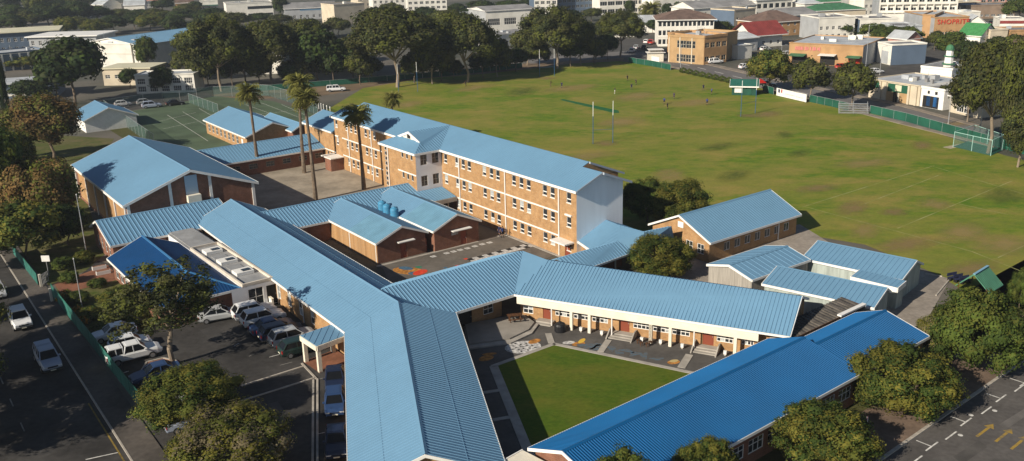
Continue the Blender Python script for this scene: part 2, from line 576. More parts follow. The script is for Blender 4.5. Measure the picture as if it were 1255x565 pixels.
def pipe(parent, base, p, q, s, z0, z1, wd=0.16, name='downpipe', m=None):
    p, q = Vector((p[0], p[1], 0)), Vector((q[0], q[1], 0))
    d = (q - p).normalized(); n = Vector((d.y, -d.x, 0))
    mb = MB(base)
    c = p + d * s + n * (wd / 2 + 0.006)
    mb.tube(c + Vector((0, 0, z0)), c + Vector((0, 0, z1)), wd / 2, wd / 2, 8)
    return mb.build(name, m or PIPE, parent)

def band(parent, base, p, q, s0, s1, z, h=0.2, t=0.06, name='string_course', m=None):
    p, q = Vector((p[0], p[1], 0)), Vector((q[0], q[1], 0))
    d = (q - p).normalized(); n = Vector((d.y, -d.x, 0))
    mb = MB(base)
    mb.box(p + d * ((s0 + s1) / 2) + n * (t / 2 + 0.003) + Vector((0, 0, z)), d * ((s1 - s0) / 2), n * (t / 2), (0, 0, h / 2))
    return mb.build(name, m or WHITE, parent)

A_DIR = azv(144.2)                    # the two axes the school is set out on
B_DIR = azv(54.2)
UZ = Vector((0, 0, 1))

# ---------------------------------------------------------------- three-storey classroom block
def three_storey():
    ZE = 10.1
    TR = G(706, 235.1, ZE); TR.z = 0
    Lm = 73.8
    base = TR - A_DIR * (Lm / 2) + B_DIR * 5
    t = thing('classroom_block', base, 'long three-storey orange brick classroom block with rows of narrow windows', 'building')
    X = lambda s, dd, z: TR - A_DIR * s + B_DIR * dd + UZ * z
    g = 0.396
    W1, W2 = 9.3, 11.8
    h1, h2 = W1 / 2, W2 / 2
    z1, z2 = ZE + g * h1, ZE + g * h2
    rm = MB(base)
    sA, sB = 4.2, 70.6
    roof_slope(rm, [X(0, 0, ZE), X(0, h1, z1), X(sA, h1, z1), X(sA, h2, z2), X(sB, h2, z2), X(sB, h1, z1), X(Lm, h1, z1), X(Lm, 0, ZE)], 0.5, 0.03)
    roof_slope(rm, [X(0, h1, z1), X(0, W1, ZE), X(sA, W1, ZE), X(sA, h1, z1)], 0.5, 0.03)
    roof_slope(rm, [X(sB, h1, z1), X(sB, W1, ZE), X(Lm, W1, ZE), X(Lm, h1, z1)], 0.5, 0.03)
    roof_slope(rm, [X(sA, h2, z2), X(sA, W2, ZE), X(sB, W2, ZE), X(sB, h2, z2)], 0.5, 0.03)
    ro = rm.build('roof', ROOF, t)
    fm = MB(base)
    fascia(fm, X(0, 0, ZE), X(Lm, 0, ZE), 0.34, out=-B_DIR)
    fm.build('eave_fascia', WHITE, t)
    fm = MB(base)
    GREYB = mat('grey_bargeboard', (0.38, 0.42, 0.47), 0.6)
    fascia(fm, X(0, 0.1, ZE + .04), X(0, h1, z1), 0.3, out=A_DIR)
    fm.build('bargeboard', GREYB, t); fm = MB(base)
    fascia(fm, X(0, h1, z1), X(0, W1 + .5, ZE - .2), 0.34, t=.3, out=A_DIR)
    fm.build('bargeboard', GREYB, t); fm = MB(base)
    fascia(fm, X(sA, h2, z2), X(sA, W2 + .5, ZE - .2), 0.3, t=.25, out=A_DIR)
    fm.build('bargeboard', GREYB, t); fm = MB(base)
    fascia(fm, X(Lm, 0, ZE), X(Lm, h1, z1), 0.3, out=-A_DIR)
    fm.build('bargeboard', GREYB, t)
    # facade: runs right to left seen from outside, outward normal = -B
    o = 0.5
    fp, fq = X(Lm - o, o, 0), X(o, o, 0)        # p->q along +A, right normal = ?
    d = (fq - fp).normalized(); n = Vector((d.y, -d.x, 0))
    assert n.dot(B_DIR) < 0
    Lf = (fq - fp).length
    conv = lambda s: Lm - o - s                  # distance from the right end -> along the wall
    right = [32.9, 29.6, 27.8, 26.1, 22.0, 20.15, 18.5, 14.5, 12.7, 11.0, 7.3, 5.6, 2.1]
    left = [72.3, 67.9, 66.1, 64.3, 60.2, 58.5, 56.8]
    ww = 0.95
    rows = [(8.02, 1.45), (4.66, 1.4), (1.25, 1.4)]
    holes, wl = [], []
    for s in right + left:
        for (z, h) in rows:
            wl.append((conv(s) - ww / 2, z, ww, h))
    holes = [(a, a + b, z, z + h) for (a, z, b, h) in wl]
    holes.append((conv(3.0), conv(1.9), 0.05, 2.2))
    wm = MB(base)
    wall(wm, fp, fq, 0, ZE + 0.05, holes)
    # back and left end
    bq = X(o, W2 - o, 0); bp = X(Lm - o, W2 - o, 0)
    wall(wm, X(sA, W2 - o, 0), X(sB, W2 - o, 0), 0, ZE + .05)
    wall(wm, X(o, W1 - o, 0), X(sA, W1 - o, 0), 0, ZE + .05)
    wall(wm, X(sB, W1 - o, 0), X(Lm - o, W1 - o, 0), 0, ZE + .05)
    wall(wm, X(Lm - o, W1 - o, 0), X(Lm - o, o, 0), 0, ZE + .05)
    gable_wall(wm, X(Lm - o, W1 - o, 0), X(Lm - o, o, 0), ZE + .05, z1 - .05)
    for s in (sA, sB):
        sg = 1 if s == sA else -1
        p, q = (X(s, o, 0), X(s, W2 - o, 0))
        wm.poly([X(s, W1 - o, 0), X(s, W2 - o, 0), X(s, W2 - o, ZE), X(s, W1 - o, ZE)])
        gable_wall(wm, X(s, o, 0), X(s, W2 - o, 0), ZE + .05, z2 - .08)
    wm.build('wall', BRICK, t)
    for i, (a, z, b, h) in enumerate(wl):
        put_window(t, base, fp, fq, a, z, b, h, 1, (0.36,), fr=0.045, bar=0.13, depth=0.1, blind=0.12)
    sill = MB()
    sill.bx(-0.05, ww + 0.05, -0.07, 0.02, -0.09, 0.0)
    sm = sill.mesh('sill', [WHITE])
    for w_ in [c for c in t.children if c.name.startswith('window')]:
        inst('sill', sm, w_, (0, -0.06, -0.005))
    add_door(t, base, fp, fq, conv(3.0), 0.05, 1.1, 2.15, DOOR)
    # painted end wall facing right
    em = MB(base)
    wall(em, X(o, o, 0), X(o, W1 - o, 0), 0, ZE + .05)
    gable_wall(em, X(o, o, 0), X(o, W1 - o, 0), ZE + .05, z1 - .05)
    e = em.build('end_wall', WALL_BW, t)
    tag(e, 'tall blank pale grey plastered end wall')
    for s in (28.9, 16.6, 4.15, 67.3, 58.0):
        pipe(t, base, fp, fq, conv(s), 0.1, ZE, 0.2)
    for z in (6.26, 2.92):
        band(t, base, fp, fq, conv(33.8), conv(4.15), z, 0.2)
        band(t, base, fp, fq, conv(70.2), conv(53.0), z, 0.2)
    for z in (9.75, 6.35):
        band(t, base, fp, fq, conv(2.75), conv(1.4), z, 0.2, 0.25, name='window_hood')
    # small flat canopy over the end door
    cm = MB(base)
    cm.box(X(2.6, -0.35, 2.65), A_DIR * 1.6, B_DIR * 0.85, (0, 0, 0.1))
    cm.build('door_canopy', WHITE, t)
    band(t, base, fp, fq, conv(72.8), conv(71.5), 6.35, 0.2, 0.25, name='window_hood')
    # stair tower
    s0, s1, pr = 33.7, 45.6, 4.7
    Y = lambda s, dd, z: X(s, dd, z)
    tower = bpy.data.objects.new('stair_tower', None); COL.objects.link(tower); tower.parent = t
    tag(tower, 'projecting stair tower with white side wall and cross gable')
    wm = MB(base)
    p, q = Y(s1 - .4, -pr + .4, 0), Y(s0 + .4, -pr + .4, 0)
    cv = lambda s: s1 - .4 - s
    th_, wl2 = [], []
    for s in (s0 + 4.6, s0 + 3.15, s0 + 1.7):
        for (z, h) in ((8.75, 1.0), (5.35, 1.0), (1.9, 1.0)):
            wl2.append((cv(s) - .33, z, .66, h, 1, 1))
    for k in range(10):
        wl2.append((cv(s0 + 10.2) - .36, 9.0 - k * 0.86, .72, .68, 1, 1))
    wall(wm, p, q, 0, ZE, [(a, a + b, z, z + h) for (a, z, b, h, *_) in wl2])
    wall(wm, Y(s1 - .4, o, 0), p, 0, ZE)
    wm.build('tower_wall', BRICK, tower)
    for (a, z, b, h, nx, nz) in wl2:
        put_window(tower, base, p, q, a, z, b, h, nx, nz, fr=0.05)
    band(tower, base, p, q, cv(s0 + 6.2), cv(s0 + .4), 6.45, .2)
    pipe(tower, base, p, q, cv(s0 + 9.3), 0.1, ZE - .1, .2)
    wm = MB(base)
    p2, q2 = Y(s0 + .4, -pr + .4, 0), Y(s0 + .4, o, 0)
    w3 = [(0.85, 8.0, 1.2, 1.7, 1, 1), (3.0, 8.0, 1.2, 1.7, 1, 1), (0.85, 4.55, 1.2, 1.7, 1, 1), (3.0, 4.55, 1.2, 1.7, 1, 1)]
    wall(wm, p2, q2, 0, ZE, [(a, a + b, z, z + h) for (a, z, b, h, *_) in w3])
    sw = wm.build('side_wall', PLASTER, tower)
    for (a, z, b, h, nx, nz) in w3:
        put_window(tower, base, p2, q2, a, z, b, h, 2, 2, fr=0.06, frame=TIMBER)
    # dutch gable roof over the tower
    sm_ = (s0 + s1) / 2
    zr = ZE + 2.35
    fr_ = -pr + 2.6
    zk = ZE + 1.15
    rm = MB(base)
    e0, e1 = Y(s0, -pr, ZE), Y(s1, -pr, ZE)
    k0, k1 = Y(s0 + 2.4, fr_, zk), Y(s1 - 2.4, fr_, zk)
    back = 6.0
    roof_slope(rm, [e0, e1, k1, k0], 0.5, 0.03)
    top0, top1 = Y(sm_, fr_, zr), Y(sm_, back, zr)
    roof_slope(rm, [Y(s0, -pr, ZE), k0, top0, top1, Y(s0, back * 0.15, ZE)], 0.5, 0.05)
    roof_slope(rm, [Y(s1, -pr, ZE), Y(s1, back * 0.15, ZE), top1, top0, k1], 0.5, 0.05)
    rm.build('tower_roof', ROOF, tower)
    gm = MB(base)
    gm.poly([k0, k1, top0 - UZ * .05])
    gm.build('gable_panel', CREAM, tower)
    gm = MB(base)
    fascia(gm, k0 - B_DIR * .05, top0 - B_DIR * .05, .4, t=.1, out=-B_DIR); fascia(gm, top0 - B_DIR * .05, k1 - B_DIR * .05, .4, t=.1, out=-B_DIR)
    fascia(gm, e0, e1, .34, out=-B_DIR); fascia(gm, e0, Y(s0, 0, ZE), .34, out=A_DIR); fascia(gm, e1, Y(s1, 0, ZE), .34, out=-A_DIR)
    gm.build('tower_fascia', WHITE, tower)
    vm = MB(base)
    vm.box(Y(sm_, fr_ - .06, zk + .45), A_DIR * .45, B_DIR * .04, (0, 0, .35))
    vm.build('gable_vent', DARK, tower)
    # porch at the foot of the tower
    pm = MB(base)
    a0, a1 = Y(s0 - 3.8, -pr - .2, 3.1), Y(s0 + .3, -pr - .2, 3.9)
    b0, b1 = Y(s0 - 3.8, 0.3, 3.1), Y(s0 + .3, 0.3, 3.9)
    roof_slope(pm, [a0, a1, b1, b0], 0.5, 0.05)
    pm.build('porch_roof', ROOF, tower)
    pm = MB(base)
    pm.box(Y(s0 - 3.9, -2.3, 2.75), A_DIR * .1, B_DIR * 2.6, (0, 0, .32))
    pm.box(Y(s0 - 1.8, -pr - .28, 2.9), A_DIR * 2.1, B_DIR * .06, (0, 0, .3))
    pm.build('porch_beam', CONC, tower)
    for dd in (-pr + .1, -1.2):
        c_ = MB(base); c_.box(Y(s0 - 3.6, dd, 1.2), A_DIR * .12, B_DIR * .12, (0, 0, 1.2)); c_.build('porch_post', CONC, tower)
    # two-storey wing running on to the left
    zw = 6.9
    wb = bpy.data.objects.new('low_wing', None); COL.objects.link(wb); wb.parent = t
    tag(wb, 'lower two-storey wing behind the palms')
    q0, q1 = Lm - 0.4, Lm + 14.0
    rm = MB(base)
    roof_slope(rm, [X(q0, 0, zw), X(q0, 5, zw + 2), X(q1, 5, zw + 2), X(q1, 0, zw)], .5, .04)
    roof_slope(rm, [X(q0, 5, zw + 2), X(q0, 10, zw), X(q1, 10, zw), X(q1, 5, zw + 2)], .5, .04)
    rm.build('wing_roof', ROOF, wb)
    fm = MB(base); fascia(fm, X(q0, 0, zw), X(q1, 0, zw), .3, out=-B_DIR); fascia(fm, X(q1, 0, zw), X(q1, 5, zw + 2), .3, out=-A_DIR); fm.build('wing_fascia', WHITE, wb)
    wm = MB(base)
    p3, q3 = X(q1 - .4, .4, 0), X(q0, .4, 0)
    w4 = [(c0, z, .72, 1.4, 1, (.36,)) for c0 in (10.2, 11.6, 13.0) for z in (1.25,)]
    wall(wm, p3, q3, 0, zw, [(a, a + b, z, z + h) for (a, z, b, h, *_) in w4])
    wall(wm, X(q1 - .4, 9.6, 0), p3, 0, zw); gable_wall(wm, X(q1 - .4, 9.6, 0), p3, zw, zw + 1.8)
    wm.build('wing_wall', BRICK, wb)
    for (a, z, b, h, nx, nz) in w4:
        put_window(wb, base, p3, q3, a, z, b, h, nx, nz, fr=.05, bar=.17)
    band(wb, base, p3, q3, 9, 14.2, 2.92, .2)
    # entrance box in the corner of the paved yard
    pm = MB(base)
    pm.box(X(Lm - 2.2, -.9, 1.2), A_DIR * 1.3, B_DIR * 1.35, (0, 0, 1.2)); pm.build('entrance_box', BRICK_RED, t)
    pm = MB(base)
    pm.box(X(Lm - 1.6, -.9, 2.5), A_DIR * 2.2, B_DIR * 1.45, (0, 0, .09)); pm.build('entrance_canopy', WHITE, t)
three_storey()

# ---------------------------------------------------------------- the branching low building
J = G(488, 370, 5.7)
Nend = G(283, 244, 5.7)
Send = G(521, 557, 5.7)
dN = (J - Nend).normalized(); dS = (Send - J).normalized()
bis = (dN + dS).normalized()
kJ = Vector((-bis.y, bis.x, 0))
nw = []
s = 3.0
cw = {'R': [], 'L': [(x, 1.0, 1.5, 1.3, 2, 2) for x in (6, 12, 18, 26, 32, 38)]}
for i in range(9):
    cw['R'].append((13.4 + i * 3.35, 0.75, 1.05, 1.75, 1, (0.5,), dict(blind=.6)))
t_n, ln, bn, cn = gable_block('office_wing', 'long light blue roofed low wing running back from the roof junction beside the car park', Nend, J, 5.7, 5.0, 5.7, 3.3,
                              pitch=0.55, rib=0.035, laps=(.52,), cut1=kJ, fascia_ends=(1, 0), endwall=(1, 0), wins=cw, doors=(('R', 20.6, 1.0, 2.1),), wallm=BRICK)
for k in (12.4, 21.9, 30.5, 38.2):
    pipe(t_n, bn, ln['R'][0], ln['R'][1], k, 0.1, 2.9, .14)
sw = {'L': [(3 + i * 3.1, .9, 1.6, 1.4, 2, 2) for i in range(8)], 'R': [(2.5 + i * 3.4, .9, 1.2, 1.4, 1, (.5,)) for i in range(8)]}
t_s, lS, bS, cS = gable_block('classroom_wing', 'light blue roofed low wing coming towards the viewer at the bottom centre', J, Send, 5.7, 6.2, 5.8, 3.3,
                              pitch=0.42, rib=0.05, laps=(.52,), cutL0=kJ, fascia_ends=(0, 1), endwall=(0, 1), wins=sw, wallm=BRICK)
# link roof between the junction and the courtyard classrooms, then the classrooms
Ecor = G(630, 361, 3.3)
E1 = G(640.5, 307.3, 5.6)
M0 = G(671, 318.5, 5.75)
M1 = G(983, 363, 5.75)
dM = (G(970, 413, 3.3) - Ecor).normalized()
def link_and_classrooms():
    # link
    base = Vector((-6, 98, 0))
    t = thing('link_building', base, 'blue ribbed roof linking the junction to the courtyard classrooms', 'building')
    EL = G(558.8, 382.7, 3.3)
    dE = (Ecor - EL); dE.z = 0; dE.normalize()
    nE = Vector((-dE.y, dE.x, 0))
    eave0 = EL - dE * 9
    rm = MB(base)
    nN = Vector((-dN.y, dN.x, 0))
    ridge0 = E1 - dE * ((E1 - J).dot(nN) / dE.dot(nN) - 0.3)
    eave0 = EL - dE * 5.2
    roof_slope(rm, [ridge0, E1, Ecor, eave0], 0.42, 0.07)
    far1 = E1 + nE * 6.0; far1.z = 3.3
    far0 = ridge0 + nE * 6.0; far0.z = 3.3
    roof_slope(rm, [ridge0, E1, far1, far0], 0.52, 0.07)
    # corner facet
    M0b = M0.copy()
    roof_slope(rm, [E1, M0b, Ecor], 0, 0)
    fr = M0 + (far1 - E1) * 0.8; fr.z = 3.7
    roof_slope(rm, [E1, M0b, fr, far1], 0.52, 0.05)
    rm.build('roof', ROOF, t)
    fm = MB(base)
    fascia(fm, EL - dE * 0.3, Ecor, .3, out=-nE)
    fascia(fm, far0, far1, .25, out=nE)
    fm.build('fascia', WHITE, t)
    wm = MB(base)
    p, q = EL + nE * 2.2 - dE * 3, Ecor + nE * 2.2 - dE * .2
    Lw = (Vector((q.x, q.y, 0)) - Vector((p.x, p.y, 0))).length
    wn = [(Lw - 2.6, .8, 1.4, 1.9, 2, 3), (3.6, .9, 1.2, 1.6, 2, 2)]
    wall(wm, p, q, 0, 3.6, [(a, a + b, z, z + h) for (a, z, b, h, *_) in wn] + [(Lw - 6.2, Lw - 4.2, .05, 2.3)])
    bp_, bq_ = far1 - nE * .5, far0 - nE * .5
    wall(wm, bp_, bq_, 0, 3.0)
    wall(wm, q, bp_, 0, 3.0)
    wm.build('wall', BRICK, t)
    for (a, z, b, h, nx, nz) in wn:
        put_window(t, base, p, q, a, z, b, h, nx, nz)
    add_door(t, base, p, q, Lw - 6.2, .05, 2.0, 2.2, DARK)
    # classrooms
    nM = Vector((-dM.y, dM.x, 0))
    base = (M0 + M1) / 2; base.z = 0
    t = thing('courtyard_classrooms', base, 'long light blue roofed classrooms with deep cream fascia and columns facing the lawn', 'building')
    rm = MB(base)
    eL = Ecor
    eR = eL + dM * (dM.dot(M1 - eL) - 0.2); eR.z = 3.3
    M1b = M1.copy()
    roof_slope(rm, [M0, M1b, eR, eL], 0.40, 0.07, 0.11)
    bL, bR = M0 + nM * 6.0, M1b + nM * 6.0
    bL.z = bR.z = 3.3
    roof_slope(rm, [M0, M1b, bR, bL], 0.40, 0.07, 0.11)
    ro = rm.build('roof', ROOF, t)
    fm = MB(base)
    fascia(fm, bL, bR, .3, out=nM)
    fascia(fm, M1b, eR, .3, out=dM); fascia(fm, M1b, bR, .3, out=dM)
    fm.build('fascia', WHITE, t)
    L = (eR - eL).length
    fm = MB(base)
    fm.box((eL + eR) / 2 - nM * .05 + UZ * (-.06), dM * (L / 2), nM * .05, (0, 0, .11))
    fm.build('gutter', WHITE, t)
    fm = MB(base)
    c0 = eL + nM * .12 - UZ * .61
    fm.box(c0 + dM * (L / 2 - 1.4), dM * (L / 2 - 1.7), nM * .09, (0, 0, .46))
    fm.build('deep_fascia_beam', CREAM, t)
    # walls: set back behind the columns
    p, q = eL + nM * 1.4 + dM * .1, eR + nM * 1.4 - dM * .3
    Lw = (q - p).length
    def at(px, py):
        return pick(px, py, p, q)[0]
    wn = []
    W = lambda x, y: at(640 + x / 7.0625, 360 + y / 7.0625)
    W2 = lambda x, y: at(790 + x / 7.0625, 380 + y / 7.0625)
    spans = [(.35, W(95, 150), .6, 1.1), (W(285, 190), W(415, 210), .9, 1.3), (W(443, 220), W(575, 230), .9, 1.3), (W(603, 240), W(742, 265), .9, 1.3),
             (W(960, 290), W(1105, 320), .9, 1.3), (W2(70, 190), W2(212, 210), .9, 1.3), (W2(237, 215), W2(390, 240), .9, 1.3), (W2(622, 270), W2(765, 300), .9, 1.3),
             (W2(840, 250), W2(945, 280), 1.0, 1.3)]
    for (a, b, z, h) in spans:
        wn.append((a, z, b - a, h, 4 if h > 1.2 else 2, (.34,) if h > 1.2 else 2))
    drs = [(W(180, 190), 1.0), (W(842, 300), 1.15), (W2(500, 280), 1.2)]
    wm = MB(base)
    wall(wm, p, q, 0, 3.7, [(a, a + b, z, z + h) for (a, z, b, h, *_) in wn] + [(a, a + b, .3, 2.4) for a, b in drs])
    bp_, bq_ = bR - nM * .5 - dM * .4, bL - nM * .5 + dM * .4
    wall(wm, bp_, bq_, 0, 3.4)
    wall(wm, q, bp_, 0, 3.4); gable_wall(wm, q, bp_, 3.4, 5.55)
    wm.build('wall', BRICK, t)
    for (a, z, b, h, nx, nz) in wn:
        put_window(t, base, p, q, a, z, b, h, nx, nz, fr=.07, bar=.07, blind=.22)
    for (a, b) in drs:
        add_door(t, base, p, q, a, .31, b, 2.08, DOOR)
    # columns and downpipes on the front line
    for (x, y, two) in ((427, 320, 0), (583, 340, 0), (1112, 420, 0)):
        s_, z_ = pick(640 + x / 7.0625, 360 + y / 7.0625, eL + nM * .2, eR + nM * .2)
        c = MB(base); c.box(eL + nM * .2 + dM * s_ - UZ * 2.19, dM * .16, nM * .16, (0, 0, 1.105)); c.build('column', CREAM, t)
    for (x, y) in ((52, 240), (222, 270), (785, 300)):
        s_, z_ = pick(790 + x / 7.0625, 380 + y / 7.0625, eL + nM * .2, eR + nM * .2)
        c = MB(base); c.box(eL + nM * .2 + dM * s_ - UZ * 2.19, dM * .16, nM * .16, (0, 0, 1.105)); c.build('column', CREAM, t)
    for (x, y, k) in ((257, 200, 0), (778, 270, 0), (430, 240, 1)):
        ox, oy = ((640, 360), (790, 380))[k]
        CRo = -nM * 1.1
        s_, z_ = pick(ox + x / 7.0625, oy + y / 7.0625, p + CRo, q + CRo)
        pipe(t, base, p + CRo, q + CRo, s_, .1, 2.9, .16)
    # steps up to the doors, each step a part
    for i, (a, b) in enumerate(drs):
        out = -nM
        st = bpy.data.objects.new('door_steps', None); COL.objects.link(st); st.parent = t
        nst = (2, 3, 3)[i]
        wd = (2.0, 2.6, 2.4)[i]
        c = Vector((p.x, p.y, 0)) + dM * (a + b / 2)
        for k in range(nst):
            hgt = .29 * (1 - k / nst)
            mb = MB(base)
            y0, y1 = (0.02 + (0 if k == 0 else .9 + (k - 1) * .45)), (.92 + k * .45 - .02)
            mb.box(c + out * ((y0 + y1) / 2) + UZ * (hgt / 2 + .01), dM * (wd / 2), out * ((y1 - y0) / 2), (0, 0, hgt / 2))
            mb.build('step', CONC, st)
        if i > 0:
            for sd in (-1, 1):
                mb = MB(base)
                e = c + dM * (sd * (wd / 2 + .1))
                pts = [(0.02, .01), (2.1, .01), (2.1, .1), (.9, .75), (.02, .75)]
                for off in (-.07, .07):
                    mb.poly([e + out * u + UZ * v + dM * off for u, v in pts])
                for k in range(len(pts)):
                    u0, v0 = pts[k]; u1, v1 = pts[(k + 1) % len(pts)]
                    mb.poly([e + out * u0 + UZ * v0 - dM * .07, e + out * u1 + UZ * v1 - dM * .07, e + out * u1 + UZ * v1 + dM * .07, e + out * u0 + UZ * v0 + dM * .07])
                mb.build('stair_cheek', CONC, st)
    return p, q, nM
CR_P, CR_Q, CR_N = link_and_classrooms()

# ---------------------------------------------------------------- strong blue roofed block across the front
U0 = G(689, 553, 4.9); U1 = G(986, 413, 4.9); U2 = G(1085, 380, 4.585)
dU = (U1 - U0); dU.z = 0; dU.normalize()
nU = Vector((dU.y, -dU.x, 0))
Ua = U0 + dU * (U1 - U0).dot(dU)
wU = [(2 + i * 2.6, .95, 2.0, 1.3, 3, (.6,)) for i in range(12)]
gable_block('front_classrooms', 'long strong blue ribbed roof block across the front of the courtyard', U0, Ua, 4.9, 4.1, 6.1, 3.3, roof=ROOF2,
            pitch=0.25, rib=0.05, wins={'R': wU, 'L': [(2 + i * 3.0, .95, 1.6, 1.3, 2, 2) for i in range(9)]}, wallm=BRICK_RED, fasc_m=WHITE, endwall=(1, 0), fascia_ends=(1, 0))
Ub = Ua + nU * 1.2
gable_block('end_classroom', 'lower right end of the strong blue roofed front block with stepped ridge', Ub, Ub + dU * (U2 - Ua).dot(dU), 4.585, 3.2, 4.9, 3.3, roof=ROOF2,
            pitch=0.30, rib=0.05, wins={'R': [(1.5 + i * 2.6, .95, 2.0, 1.3, 3, (.6,)) for i in range(4)]}, wallm=BRICK_RED, fascia_ends=(0, 1), endwall=(0, 1), skip=('A',))
# low white-edged link at the bottom between stem and front block
def bottom_link():
    a, b = G(606, 571, 3.2), G(641, 551.5, 3.2)
    base = (a + b) / 2; base.z = 0
    t = thing('corner_porch', base, 'white edged porch roof corner at the bottom of the courtyard', 'porch')
    d = (b - a).normalized(); n = Vector((d.y, -d.x, 0))
    rm = MB(base)
    rm.box((a + b) / 2 + n * 2.0 - UZ * .1, d * ((b - a).length / 2), n * 2.0, (0, 0, .08)); rm.build('roof', CREAM, t)
    fm = MB(base); fm.box((a + b) / 2 - UZ * .16 - n * .06, d * ((b - a).length / 2), n * .05, (0, 0, .2)); fm.build('fascia', WHITE, t)
    for f in (.1, .9):
        c = MB(base); pp = a + (b - a) * f + n * .5; c.box((pp.x, pp.y, 1.4), d * .12, n * .12, (0, 0, 1.4)); c.build('post', CREAM, t)
bottom_link()

# ---------------------------------------------------------------- hall
H0 = G(158, 166, 9.75); H1 = G(233, 208, 9.75)
th, lh, bh, ch = gable_block('school_hall', 'big gabled hall with broad light blue roof and brick end wall toned dark for shade', H0, H1, 9.75, 10.35, 10.35, 6.0, pitch=0.6, rib=0.025,
                             wallm=BRICK_RED, oh=.5, oe=.5, fh=.4)  # dark brick colour includes the shade on the unlit end wall
p, q, zt = lh['B']
Lh = (q - p).length
for f, zz in ((.335, 8.3), (.645, 8.3), (.985, 6.1), (.015, 6.1)):
    band(th, bh, p, q, Lh * f - .22, Lh * f + .22, zz / 2, zz, .16, name='pilaster', m=WHITE)
mb = MB(bh)
d_ = (q - p).normalized(); n_ = Vector((d_.y, -d_.x, 0))
gl = p + d_ * (Lh * .5) + n_ * .05
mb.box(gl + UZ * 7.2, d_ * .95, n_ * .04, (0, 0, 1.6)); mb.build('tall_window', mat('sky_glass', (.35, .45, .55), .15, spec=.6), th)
mb = MB(bh); mb.box(gl + n_ * .5 + UZ * 5.3, d_ * 1.0, n_ * .5, (0, 0, .55)); mb.build('balcony_box', CREAM, th)
p, q, zt = lh['R']
Lh = (q - p).length
for k in range(6):
    f = .04 + .19 * k
    band(th, bh, p, q, Lh * f - .15 if k else .1, Lh * f + .15 if k else .4, 2.9, 5.7, .2, name='pilaster', m=WHITE)
for k in range(5):
    mbp = MB(bh)
    a0, a1 = Lh * (.04 + .19 * k) + .5, Lh * (.04 + .19 * (k + 1)) - .5
    d_ = (q - p).normalized(); n_ = Vector((d_.y, -d_.x, 0))
    mbp.box(p + d_ * ((a0 + a1) / 2) + n_ * .03 + UZ * 3, d_ * ((a1 - a0) / 2), n_ * .03, (0, 0, 2.4))
    mbp.build('sunlit_brick_panel', BRICK, th)  # brighter brick over the side wall, sunlit tone put into its colour

# ---------------------------------------------------------------- corridor building in front of the hall
C1 = G(268, 243, 5.0); C0 = C1 - B_DIR * 17.9
gable_block('entrance_building', 'ribbed light blue roof building in front of the hall with hipped link', C0, C1, 5.0, 5.0, 7.2, 3.0, pitch=0.55, rib=0.08, wallm=BRICK_RED, oh=.5,
            wins={'A': [(2.2, .8, .9, 1.6, 1, 2), (4.2, .8, .9, 1.6, 1, 2), (6.5, .8, .9, 1.6, 1, 2), (8.5, .8, .9, 1.6, 1, 2)], 'R': [(3 + k * 2.2, 1.6, 1.2, .9, 2, 1) for k in range(5)]})

